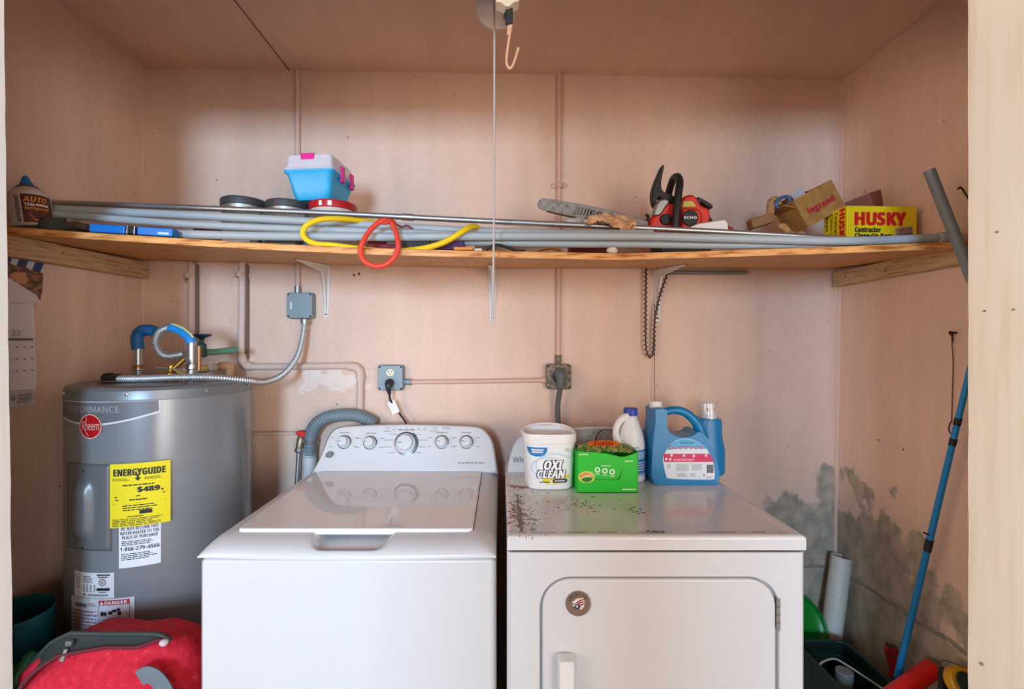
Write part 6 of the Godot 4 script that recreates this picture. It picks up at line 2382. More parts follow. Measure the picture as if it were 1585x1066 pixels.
func bleach(c: Vector3) -> void:
	var t := thing("bleach_bottle", "white bleach bottle with a dark blue cap and looped handle", "bottle", c)
	var b := MB.new()
	b.xf = place(c)
	b.lathe([Vector2(0.036, 0.0), Vector2(0.044, 0.003), Vector2(0.0465, 0.010), Vector2(0.0465, 0.110), Vector2(0.0450, 0.125), Vector2(0.0400, 0.148), Vector2(0.0320, 0.172), Vector2(0.0240, 0.192), Vector2(0.0185, 0.206), Vector2(0.0175, 0.214)], 40)
	part("body", b, mat("efeff2", 0.35), t)
	var hd := spline([c + Vector3(-0.012, 0.205, 0.010), c + Vector3(-0.030, 0.200, 0.012), c + Vector3(-0.047, 0.180, 0.014), c + Vector3(-0.053, 0.155, 0.015), c + Vector3(-0.048, 0.130, 0.013), c + Vector3(-0.036, 0.112, 0.008)], 6)
	var hr := []
	for i in hd.size():
		hr.append(0.0105 + 0.004 * pow(absf(2.0 * i / (hd.size() - 1.0) - 1.0), 2.0))
	part("handle", tubed(hd, hr, 14), mat("efeff2", 0.35), t)
	var cp := MB.new()
	cp.xf = place(c)
	var prof := []
	cp.lathe([Vector2(0.0215, 0.209), Vector2(0.0220, 0.211), Vector2(0.0215, 0.230), Vector2(0.0195, 0.233), Vector2(0.0, 0.233)], 40)
	for k in 24:
		var a := TAU * k / 24.0
		cp.box(Vector3(cos(a) * 0.0217, 0.220, sin(a) * 0.0217), Vector3(0.0016, 0.018, 0.0016), 0.0004)
	part("cap", cp, mat("1c3fb4", 0.4), t)
	var map := func(off: float) -> Callable:
		return func(p: Vector2) -> Array:
			var a := p.x / 0.0465
			var nn := Vector3(sin(a), 0, cos(a))
			return [c + nn * (0.0465 + off) + Vector3(0, p.y, 0), nn]
	var lb := MB.new()
	lb.patch(map.call(0.0005), Rect2(-0.068, 0.022, 0.136, 0.082), 24, 1)
	var ln := part("label", lb, mat("8fb6e0", 0.5), t)
	var st := MB.new()
	st.patch(map.call(0.0009), Rect2(-0.068, 0.099, 0.136, 0.005), 24, 1)
	st.patch(map.call(0.0009), Rect2(0.005, 0.030, 0.060, 0.045), 10, 1)
	part("label_band", st, mat("2f72b8", 0.5), ln)
	var pr := MB.new()
	var rng := RandomNumberGenerator.new()
	rng.seed = 8
	lines(pr, map.call(0.0013), Rect2(-0.060, 0.030, 0.060, 0.062), 9, rng, 0.4)
	lines(pr, map.call(0.0013), Rect2(0.010, 0.036, 0.048, 0.032), 4, rng, 0.35)
	part("printing", pr, mat("e6eef6", 0.5), ln)
	var p2 := MB.new()
	lines(p2, map.call(0.0005), Rect2(-0.012, 0.108, 0.028, 0.006), 2, rng, 0.5, 0.2)
	part("printing", p2, M.print, t)


func jug(y0: float) -> void:
	var d := 1.475
	var c := Vector3(at(1060, 700, d).x, y0, -d - 0.035)
	var s := d + 0.035
	var fz := 0.05
	var t := thing("detergent_jug", "big blue detergent jug with a white cap and a pink banded label", "jug", c)
	var o := func(q) -> Vector2:
		var p := at(q[0], q[1], 1.470)
		return Vector2(p.x - c.x, p.y - c.y)
	var blue := mat("057fb9", 0.34)
	var y_base := 530.0 + (EYE - y0) * F / 1.470
	var body := MB.new()
	body.xf = place(c)
	body.prism(curve2([[1018, y_base], [1010, y_base - 6], [1006.5, 735], [1007, 705], [1010, 672], [1012.5, 648], [1013, 633], [1030.5, 633], [1031, 650], [1033, 664], [1042, 672], [1056, 675], [1070, 673], [1079, 667], [1090, 672], [1100, 690], [1108, 712], [1112, 735], [1110, y_base - 5], [1103, y_base]].map(o), 4), 0.105, 0.009)
	part("body", body, blue, t)
	var hd := spline([[1027, 646], [1036, 639.5], [1050, 637], [1064, 639.5], [1077, 648], [1088, 662], [1096, 682]].map(func(q): return c + Vector3(o.call(q).x, o.call(q).y, 0.004)), 6)
	var hr := []
	for i in hd.size():
		hr.append(0.0128 + 0.006 * pow(float(i) / hd.size(), 3.0))
	part("handle", tubed(hd, hr, 16), blue, t)
	part("spout", lathed([Vector2(0.0182, 0.0), Vector2(0.0180, 0.04), Vector2(0.0176, 0.052)], place(c + Vector3(o.call([1021.5, 668]).x, o.call([1021.5, 668]).y, 0)), 28), blue, t)
	part("cap", lathed([Vector2(0.0195, 0.0), Vector2(0.0198, 0.002), Vector2(0.0190, 0.018), Vector2(0.0175, 0.021), Vector2(0.0, 0.021)], place(c + Vector3(o.call([1021.5, 633]).x, o.call([1021.5, 633]).y, 0)), 32), mat("efece9", 0.4), t)
	# label
	var fs := sheet(c + Vector3(0, 0, 0.0530), Vector3.RIGHT, Vector3.UP)
	var f2 := sheet(c + Vector3(0, 0, 0.0534), Vector3.RIGHT, Vector3.UP)
	var f3 := sheet(c + Vector3(0, 0, 0.0538), Vector3.RIGHT, Vector3.UP)
	var lab := curve2([[1024, 708], [1027, 699], [1033, 689], [1042, 681], [1053, 677.5], [1066, 678], [1078, 682.5], [1088, 690], [1096, 701], [1101, 713], [1103, 728], [1103, 737], [1099, 740], [1065, 740], [1034, 738.5], [1029, 735], [1026, 722]].map(o), 3)
	var lm := MB.new()
	lm.shape(fs, lab)
	var ln := part("label", lm, mat("dfe6ec", 0.45), t)
	var tp := MB.new()
	tp.shape(f2, curve2([[1030, 694.5], [1036, 686], [1044, 680.7], [1054, 678], [1066, 678.5], [1077, 682.5], [1086, 688.5], [1090, 693], [1060, 691.5]].map(o), 3))
	part("label_sky", tp, mat("4fb1e0", 0.45), ln)
	var pk := MB.new()
	pk.shape(f2, PackedVector2Array([[1024.6, 700.5], [1060, 700.5], [1096.5, 700.5], [1101.5, 713.2], [1060, 713.2], [1025.6, 713.2]].map(o)))
	part("label_band", pk, mat("d0225e", 0.45), ln)
	var rng := RandomNumberGenerator.new()
	rng.seed = 19
	var dots := MB.new()
	for k in 7:
		dots.shape(f3, disc(o.call([1036 + 7.7 * k, 691]), 0.0052, 16))
	part("symbols", dots, mat("a8386e", 0.45), ln)
	var wt := MB.new()
	for q in [[1037, 703], [1056, 703.4], [1071, 703.8], [1090, 703], [1029, 708.5], [1035, 709]]:
		wt.shape(f3, disc(o.call(q), 0.0040, 14))
	for k in 7:
		wt.shape(sheet(c + Vector3(0, 0, 0.0541), Vector3.RIGHT, Vector3.UP), disc(o.call([1036 + 7.7 * k, 691]), 0.0020, 10))
	var a: Vector2 = o.call([1040, 712.0])
	var b: Vector2 = o.call([1082, 707.5])
	lines(wt, f3, Rect2(a, b - a), 2, rng, 0.35)
	part("printing", wt, mat("f0dbe4", 0.45), ln)
	var pr := MB.new()
	for q in [[1030, 724, 1036, 716], [1044, 727, 1066, 716], [1068, 726, 1086, 716], [1046, 736, 1062, 730], [1066, 735, 1075, 730], [1090, 738, 1100, 735]]:
		a = o.call([q[0], q[1]])
		b = o.call([q[2], q[3]])
		lines(pr, f3, Rect2(a, b - a), int(maxf(2.0, (q[1] - q[3]) / 1.8)), rng, 0.4)
	part("printing", pr, mat("8a8d96", 0.5), ln)
	var bc := MB.new()
	for k in 14:
		a = o.call([1091 + 0.72 * k, 730])
		bc.patch(f3, Rect2(a.x, a.y, 0.0006 + 0.0005 * (k * 5 % 3), 0.026), 1, 1)
	bc.shape(f3, disc(o.call([1087, 733]), 0.0038, 3))
	part("barcode", bc, mat("4b4b55", 0.5), ln)
	var tx := MB.new()
	a = o.call([1050, 684.5])
	lines(tx, f3, Rect2(a.x, a.y, 0.042, 0.004), 1, rng, 0.9, 0.0)
	part("printing", tx, mat("2d5f86", 0.5), ln)


func second_bottle(c: Vector3) -> void:
	var t := thing("detergent_bottle", "blue detergent bottle with a clear dosing cap, behind the big jug", "bottle", c)
	var b := MB.new()
	b.xf = place(c)
	b.lathe([Vector2(0.046, 0.0), Vector2(0.052, 0.004), Vector2(0.055, 0.012), Vector2(0.055, 0.085), Vector2(0.049, 0.115), Vector2(0.046, 0.14), Vector2(0.046, 0.175), Vector2(0.043, 0.187), Vector2(0.034, 0.193)], 36, 1.0, 0.75, 2.4)
	part("body", b, mat("087eb8", 0.34), t)
	part("cap", lathed([Vector2(0.029, 0.191), Vector2(0.029, 0.200), Vector2(0.024, 0.204), Vector2(0.022, 0.238), Vector2(0.020, 0.241), Vector2(0.0, 0.241)], place(c), 32), mat("eee6e2", 0.4), t)
	var cm := mat("e6e2e6", 0.12)
	cm.transparency = BaseMaterial3D.TRANSPARENCY_ALPHA
	cm.albedo_color.a = 0.22
	part("dosing_cup", lathed([Vector2(0.037, 0.190), Vector2(0.036, 0.205), Vector2(0.031, 0.245), Vector2(0.030, 0.247), Vector2(0.0, 0.247)], place(c), 36), cm, t)
	var mk := MB.new()
	for q in [[-0.012, 0.228, 0.007, 0.012], [0.012, 0.226, 0.006, 0.006]]:
		mk.patch(func(p: Vector2) -> Array: return [c + Vector3(sin(p.x / 0.0232), 0, cos(p.x / 0.0232)) * 0.0242 + Vector3(0, p.y, 0), Vector3(sin(p.x / 0.0232), 0, cos(p.x / 0.0232))], Rect2(q[0], q[1] - q[3], q[2], q[3]), 3, 1)
	part("cap_mark", mk, mat("c0517a", 0.5), t)


# ------------------------------------------------------------------ right and left corners
func corner_things() -> void:
	# white plastic tube leaning in the corner
	var a := at(1303, 861, 1.765)
	var b := Vector3(at(1284, 1000, 1.71).x, 0.0, -1.60)
	b = a + (at(1284, 1000, 1.745) - a) * (a.y / (a.y - at(1284, 1000, 1.745).y))
	var tb := thing("plastic_tube", "scuffed white plastic tube leaning in the right back corner", "tube", b)
	var pm := MB.new()
	pm.tube([a, a.lerp(b, 0.2), a.lerp(b, 0.5), b], 0.0345, 28, false, false)
	pm.tube([a, b], 0.0300, 28, false, false)
	var tm := triplanar(mat("ffffff", 0.5), Vector3(5, 5, 5))
	tm.albedo_texture = noise_tex(141, 0.05, [[0.0, "9a9082"], [0.22, "b9b0a2"], [0.30, "d3ccc0"], [1.0, "ddd7cd"]], 512, 3)
	part("tube", pm, tm, tb)
	part("rim", lathed([Vector2(0.0300, 0), Vector2(0.0345, 0), Vector2(0.0345, 0.001)], place(a, lay(a - b)), 28), tm, tb)
	green_bowl()
	crate()
	rod_and_tools()
	hook_and_line()
	bag()
	var tc := Vector3(-1.304, 0, -1.232)
	var teal := thing("waste_bin", "tall dark teal bin in the left corner beside the heater", "bin", tc)
	part("bin", lathed([Vector2(0.078, 0.0), Vector2(0.080, 0.004), Vector2(0.092, 0.632), Vector2(0.094, 0.640), Vector2(0.093, 0.646), Vector2(0.090, 0.646), Vector2(0.088, 0.62), Vector2(0.078, 0.01), Vector2(0.0, 0.01)], place(tc), 36), mat("0d5560", 0.4), teal)
	# calendar on the left wall
	calendar()


func green_bowl() -> void:
	var c := at(1234, 975, 1.712)
	var t := thing("frisbee", "green translucent disc with a raised rim, leaning behind the dark crate", "disc", c)
	var turn := Basis(Vector3.BACK, -0.42) * Basis(Vector3.RIGHT, 1.15)
	var m := mat("0f8a2c", 0.35)
	m.backlight_enabled = true
	m.backlight = Color(0.05, 0.35, 0.08)
	part("dish", lathed([Vector2(0.0, -0.022), Vector2(0.09, -0.020), Vector2(0.112, -0.010), Vector2(0.120, 0.0)], place(c, turn), 48), m, t)
	var rim := []
	for i in 48:
		rim.append(c + turn * (Vector3(cos(TAU * i / 48.0), 0, sin(TAU * i / 48.0)) * 0.121))
	part("rim", tubed(rim, 0.0055, 10, true), mat("0c7a26", 0.35), t)


func crate() -> void:
	var x0 := 1.045
	var x1 := 1.212
	var z0 := -1.650
	var z1 := -1.31
	var h := 0.300
	var c := Vector3((x0 + x1) * 0.5, 0, (z0 + z1) * 0.5)
	var t := thing("storage_bin", "very dark green open bin with a wire bail, right of the dryer", "bin", c)
	var m := mat("12261f", 0.5)
	var w := MB.new()
	var k := 0.004
	var th := 0.010
	for q in [[Vector3(x0, h * 0.5, c.z), Vector3(k, h, z1 - z0)], [Vector3(x1, h * 0.5, c.z), Vector3(k, h, z1 - z0)], [Vector3(c.x, h * 0.5, z0), Vector3(x1 - x0, h, k)], [Vector3(c.x, h * 0.5, z1), Vector3(x1 - x0, h, k)], [Vector3(c.x, 0.004, c.z), Vector3(x1 - x0, 0.006, z1 - z0)]]:
		w.box(q[0], q[1], 0.0015)
	part("walls", w, m, t)
	var loop := []
	for p in round_rect(Vector2(c.x, c.z), Vector2(x1 - x0 + 0.006, z1 - z0 + 0.006), 0.03, 5):
		loop.append(Vector3(p.x, h, p.y))
	part("rim", tubed(loop, th * 0.6, 8, true), mat("1b352b", 0.45), t)
	var ridge := []
	for p in round_rect(Vector2(c.x, c.z), Vector2(x1 - x0 - 0.006, z1 - z0 - 0.006), 0.03, 5):
		ridge.append(Vector3(p.x, h - 0.045, p.y))
	part("inner_ridge", tubed(ridge, 0.003, 8, true), m, t)
	# the folded lid hangs off its near side
	var lid := MB.new()
	lid.box(Vector3(x0 - 0.060, h - 0.062, c.z), Vector3(0.165, 0.006, z1 - z0), 0.002, Basis(Vector3.BACK, 0.85))
	part("lid", lid, mat("16302a", 0.5), t)
	var bail := spline([Vector3(x0, h + 0.002, -1.525), Vector3(x0 + 0.012, h + 0.010, -1.530), Vector3(x0 + 0.060, h + 0.010, -1.545), Vector3(x0 + 0.085, h + 0.006, -1.52), Vector3(x0 + 0.13, h - 0.002, -1.42), Vector3(x1 - 0.002, h + 0.002, -1.36)], 6)
	part("bail", tubed(bail, 0.0030, 8), mat("b8b4ab", 0.45), t)
	# a clear jar standing inside
	var jc := Vector3(1.150, 0.008, -1.56)
	var j := thing("jar", "clear scratched plastic jar standing in the dark bin", "jar", jc)
	var gm := mat("aab0a6", 0.2)
	gm.transparency = BaseMaterial3D.TRANSPARENCY_ALPHA
	gm.albedo_color.a = 0.55
	part("glass", lathed([Vector2(0.024, 0.0), Vector2(0.028, 0.004), Vector2(0.028, 0.20), Vector2(0.024, 0.22), Vector2(0.024, 0.235)], place(jc), 24), gm, j)
	part("lid", lathed([Vector2(0.026, 0.225), Vector2(0.0265, 0.25), Vector2(0.024, 0.253), Vector2(0.0, 0.253)], place(jc), 24), mat("8c9189", 0.4), j)


func rod_and_tools() -> void:
	# blue rod, leaning out of the corner and past the jamb
	var lo := at(1384.5, 1066, 1.42)
	var hi := at(1500, 578, 1.23)
	var dirn := (hi - lo).normalized()
	var foot := lo - dirn * ((lo.y - 0.016) / dirn.y)
	var tip := lo + dirn * 1.62
	var t := thing("fishing_rod", "bright blue fishing rod with black bindings leaning at the right wall", "rod", foot)
	var pts := []
	var rad := []
	for i in 13:
		pts.append(foot.lerp(tip, i / 12.0))
		rad.append(lerpf(0.0102, 0.0055, i / 12.0))
	part("blank", tubed(pts, rad, 14), M.blue, t)
	var at_y := func(y: float) -> Vector3: return lo + dirn * ((y - lo.y) / dirn.y)
	for py in [652.0, 683.0, 838.0, 846.0, 1052.0]:
		var y: float = EYE + (530.0 - py) * lerpf(1.23, 1.42, (py - 578.0) / 488.0) / F
		var p: Vector3 = at_y.call(y)
		part("binding", tubed([p - dirn * 0.010, p + dirn * 0.010], lerpf(0.0078, 0.0108, (py - 578.0) / 488.0), 14), M.ink, t)
	var g: Vector3 = at_y.call(EYE - 297.0 * 1.325 / F)
	part("guide", tubed([g, g + Vector3(-0.014, 0.004, 0.004), g + Vector3(-0.024, 0.009, 0.004)], 0.0024, 8), M.ink, t)
	# red tool handle standing at the wall
	var rt := thing("knife_handle", "worn dark red knife handle standing behind the blue rod", "tool", at(1383, 1046, 1.50))
	var km := MB.new()
	var kc := at(1383, 1024, 1.50)
	km.xf = place(kc, Basis(Vector3.BACK, 0.10) * Basis(Vector3.UP, -0.3))
	km.prism(curve2([Vector2(-0.016, -0.050), Vector2(-0.012, -0.028), Vector2(-0.018, 0.012), Vector2(-0.020, 0.046), Vector2(-0.006, 0.052), Vector2(0.016, 0.044), Vector2(0.018, 0.012), Vector2(0.016, -0.028), Vector2(0.020, -0.050)], 4), 0.022, 0.005)
	part("handle", km, triplanar(mat("a51b22", 0.45), Vector3.ONE), rt)
	km = MB.new()
	km.xf = place(kc, Basis(Vector3.BACK, 0.10) * Basis(Vector3.UP, -0.3))
	km.box(Vector3(-0.006, 0.028, 0.0112), Vector3(0.010, 0.012, 0.001), 0.0)
	km.box(Vector3(-0.002, 0.052, 0.0), Vector3(0.030, 0.008, 0.018), 0.002, Basis(Vector3.BACK, -0.28))
	part("end_cap", km, mat("4f3a30", 0.6), rt)
	# the post that handle is stuck on
	part("shaft", tubed([kc + Vector3(0.002, -0.045, 0), Vector3(kc.x + 0.012, 0.0, kc.z)], 0.006, 8), mat("4a2a26", 0.5), rt)
	# bright red tube lying slanted on a box of oddments
	var r0 := at(1376, 1082, 1.33)
	var r1 := at(1443, 1034, 1.375)
	var rd := thing("red_tube", "bright red plastic tube lying slanted below the blue rod", "tube", (r0 + r1) * 0.5)
	part("tube", tubed([r0, r1], 0.0255, 24), mat("e21a16", 0.35), rd)
	part("end", tubed([r1, r1 + (r1 - r0).normalized() * 0.004], 0.0235, 24), mat("9b7a68", 0.6), rd)
	var bx := MB.new()
	bx.box(Vector3(1.240, 0.150, -1.345), Vector3(0.05, 0.30, 0.10), 0.004)
	solo("tool_box", bx, mat("3a3a38", 0.6), "dark box under the red tube, mostly below the frame", "box")
	# black pliers and a yellow tape case at the jamb
	var pl := thing("pliers", "black pliers standing upright beside the right jamb", "tool", at(1462, 1066, 1.28))
	var pc := at(1462, 1052, 1.28)
	var jaw := MB.new()
	jaw.xf = place(pc)
	jaw.prism(curve2([Vector2(-0.016, -0.06), Vector2(-0.013, -0.01), Vector2(-0.014, 0.012), Vector2(-0.012, 0.030), Vector2(-0.002, 0.034), Vector2(0.004, 0.026), Vector2(0.008, 0.008), Vector2(0.018, -0.012), Vector2(0.024, -0.06)], 4), 0.016, 0.003)
	part("jaw", jaw, M.ink, pl)
	part("pivot", lathed([Vector2(0.007, 0), Vector2(0.006, 0.003), Vector2(0, 0.004)], place(pc + Vector3(-0.004, 0.016, 0.008), lay(Vector3.BACK)), 16), M.chrome, pl)
	part("grip", tubed([pc + Vector3(-0.008, -0.05, 0), Vector3(pc.x - 0.02, 0.0, pc.z)], 0.010, 12), M.ink, pl)
	part("grip", tubed([pc + Vector3(0.016, -0.05, 0), Vector3(pc.x + 0.02, 0.0, pc.z)], 0.010, 12), M.ink, pl)
	var tp := thing("tape_reel", "yellow and black reel with a thin wire tail at the right jamb", "reel", at(1488, 1066, 1.24))
	var tc := at(1489, 1056, 1.24)
	part("case", lathed([Vector2(0.0, -0.014), Vector2(0.034, -0.014), Vector2(0.038, -0.010), Vector2(0.038, 0.010), Vector2(0.034, 0.014), Vector2(0.0, 0.014)], place(tc, Basis(Vector3.UP, -0.3) * lay(Vector3(0.25, 0.55, 0.8))), 32), mat("d9a01c", 0.45), tp)
	part("hub", lathed([Vector2(0.0, 0.0145), Vector2(0.026, 0.0145), Vector2(0.024, 0.018), Vector2(0.0, 0.018)], place(tc, Basis(Vector3.UP, -0.3) * lay(Vector3(0.25, 0.55, 0.8))), 28), mat("273a2c", 0.5), tp)
	part("stand", boxed(Vector3(tc.x + 0.01, (tc.y - 0.03) * 0.5, tc.z - 0.01), Vector3(0.035, tc.y - 0.03, 0.03), 0.003), mat("2c3a2e", 0.6), tp)
	part("wire", tubed(spline([at(1452, 1027, 1.26), at(1460, 1022, 1.26), at(1474, 1025, 1.25), at(1492, 1033, 1.24)], 6), 0.0014, 6), mat("5a4034", 0.5), tp)


func hook_and_line() -> void:
	var t := thing("fishing_tackle", "fishing line hung on a nail with a hook at its end, on the right wall", "tackle", at(1475, 672, 1.36))
	var nx := 1.3225
	var p := at(1476, 515, 1.352)
	part("nail", lathed([Vector2(0.0035, 0), Vector2(0.0035, 0.014), Vector2(0.006, 0.015), Vector2(0.006, 0.018), Vector2(0, 0.018)], place(Vector3(nx, p.y, p.z), lay(Vector3.LEFT)), 12), mat("3b2a24", 0.5, 0.5), t)
	part("swivel", tubed(spline([p + Vector3(-0.004, -0.004, 0), p + Vector3(-0.006, -0.012, 0.002), p + Vector3(-0.003, -0.020, 0), p + Vector3(-0.005, -0.030, 0)], 4), [0.002, 0.003, 0.0035, 0.003, 0.0018, 0.0026, 0.0032, 0.0026, 0.0018, 0.0022, 0.0022, 0.0016, 0.0010], 8), mat("4a3a30", 0.4, 0.6), t)
	part("line", tubed([p + Vector3(-0.005, -0.028, 0), at(1475.5, 560, 1.352), at(1473, 654, 1.350)], 0.0014, 6), mat("5c4436", 0.6), t)
	part("hook", tubed(spline([at(1472.5, 652, 1.350), at(1469.5, 658, 1.350), at(1469, 666, 1.350), at(1472, 670.5, 1.350), at(1477.5, 672.5, 1.350)], 5), 0.0018, 8), mat("4a362c", 0.4, 0.6), t)
	var w := tubed(spline([at(1483, 293, 1.30), at(1486, 289.5, 1.30), at(1490, 293, 1.30), at(1497, 304, 1.30), at(1512, 326, 1.30)], 6), 0.0022, 8)
	solo("wire_hook", w, M.ink, "black bent wire sticking out past the right jamb above the shelf", "wire")


func bag() -> void:
	var c := Vector3(-0.957, 0, -1.165)
	var t := thing("sports_bag", "big dusty red sports bag with a dark zip, standing left of the washer", "bag", c)
	var nz := noise(151, 9.0, 4)
	# how far the top sinks towards the ends and rises towards the front
	var slump := func(x: float, z: float, y: float) -> float:
		return clampf((y - 0.42) / 0.2, 0.0, 1.0) * (0.22 * z - maxf(0.0, -x - 0.06) * 0.50 - maxf(0.0, x - 0.15) * 0.5)
	var rows := []
	var sp := []
	for q in [[0.0, 0.190, 0.078], [0.02, 0.205, 0.090], [0.20, 0.212, 0.096], [0.42, 0.214, 0.097], [0.55, 0.212, 0.095], [0.605, 0.207, 0.090], [0.630, 0.196, 0.078], [0.645, 0.178, 0.058], [0.650, 0.13, 0.03], [0.651, 0.0, 0.0]]:
		sp.append(Vector3(q[0], q[1], q[2]))
	for q in spline(sp, 5):
		var row := []
		for j in 72:
			var a := TAU * j / 72.0
			var k := 1.0 / pow(pow(absf(cos(a)), 3.2) + pow(absf(sin(a)), 3.2), 1.0 / 3.2)
			var x: float = cos(a) * k * maxf(q.y, 0.0) * 1.05
			var z: float = -sin(a) * k * maxf(q.z, 0.0)
			var p := Vector3(x, q.x + slump.call(x, z, q.x), z)
			p += Vector3(cos(a), 0.5, -sin(a)) * nz.get_noise_3dv(p) * 0.014 * minf(1.0, q.x * 6.0)
			row.append(c + p)
		rows.append(row)
	var bm := MB.new()
	bm.grid(rows, true)
	part("body", bm, M.redcloth, t)
	# bulging front pocket
	var pk := MB.new()
	var prow := []
	for i in 21:
		var row := []
		for j in 37:
			var u := j / 36.0 * 2.0 - 1.0
			var v := i / 20.0
			var topy := 0.632 - 0.060 * u * u + 0.008 * sin(u * 5.0)
			var bul := pow(maxf(0.0, 1.0 - pow(absf(u), 3.0)), 0.5) * pow(maxf(0.0, 1.0 - pow(absf(v * 2.0 - 1.0), 6.0)), 0.5)
			var p := Vector3(0.012 + u * 0.182, lerpf(0.03, topy, v), 0.080 + 0.036 * bul)
			p.z += 0.016 * nz.get_noise_3d(p.x * 1.4, p.y * 1.4, 4.0) * bul
			p.y += 0.020 * nz.get_noise_3d(p.x * 0.8, p.y * 0.8, 9.0) * v
			row.append(c + p)
		prow.append(row)
	pk.grid(prow)
	part("front_pocket", pk, M.redcloth, t)
	# gaping zip along the front of the top: dark band, cords and a slider
	var up := []
	var lo := []
	var mid := []
	for i in 31:
		var u := i / 30.0
		var x := lerpf(-0.178, 0.176, u)
		var gape := 0.010 * (1.0 - smoothstep(0.80, 1.0, u)) + 0.020 * pow(maxf(0.0, 1.0 - u * 1.6), 1.2)
		var y: float = 0.649 + slump.call(x, 0.07, 0.65) - 0.06 * pow(maxf(0.0, 0.22 - u) / 0.22, 1.5)
		up.append(c + Vector3(x, y + 0.006 + gape * 0.2, 0.066))
		lo.append(c + Vector3(x, y + 0.004 - gape * 1.5, 0.070 + gape * 1.6))
		mid.append(c + Vector3(x, y - 0.001 - gape * 0.4, 0.076))
	var zb := MB.new()
	zb.grid([lo, mid, up])
	part("zip_band", zb, mat("22302f", 0.7), t)
	part("piping", tubed(up, 0.0055, 8), mat("31393a", 0.6), t)
	part("piping", tubed(lo, 0.0045, 8), mat("5a1626", 0.7), t)
	var sl := MB.new()
	var sc: Vector3 = mid[11] + Vector3(0, 0.004, 0.006)
	sl.box(sc, Vector3(0.018, 0.014, 0.012), 0.004)
	sl.box(sc + Vector3(0.002, -0.018, 0.016), Vector3(0.010, 0.026, 0.005), 0.002, Basis(Vector3.RIGHT, -0.5))
	part("zip_slider", sl, mat("6f7672", 0.45, 0.4), t)
	# pale scuffed corner at the right end of the zip
	var sf := MB.new()
	lumps(sf, up[29] + Vector3(0.004, -0.004, 0.010), [Vector3(0.010, 0.008, 0.010)], [Vector3.ZERO], 61)
	part("zip_end", sf, mat("cdb9b8", 0.8), t)
	# grey strap at the right end and green lining at the left
	var sr := []
	var strap_pts := spline([c + Vector3(0.140, 0.602, 0.112), c + Vector3(0.160, 0.612, 0.114), c + Vector3(0.184, 0.598, 0.114), c + Vector3(0.202, 0.56, 0.112), c + Vector3(0.212, 0.50, 0.110), c + Vector3(0.214, 0.38, 0.108)], 6)
	for i in strap_pts.size():
		var p: Vector3 = strap_pts[i]
		var q: Vector3 = strap_pts[mini(i + 1, strap_pts.size() - 1)] - strap_pts[maxi(i - 1, 0)]
		var s := Vector3(q.y, -q.x, 0).normalized() * 0.018
		sr.append([p - s, p - s + Vector3(0, 0, 0.004), p + s + Vector3(0, 0, 0.004), p + s])
	var sm := MB.new()
	sm.grid(sr, true, true)
	part("strap", sm, mat("68757b", 0.8), t)
	var gl := MB.new()
	lumps(gl, c + Vector3(-0.176, 0.560, 0.040), [Vector3(0.030, 0.045, 0.045)], [Vector3.ZERO], 43)
	part("lining", gl, mat("1f6a45", 0.8), t)


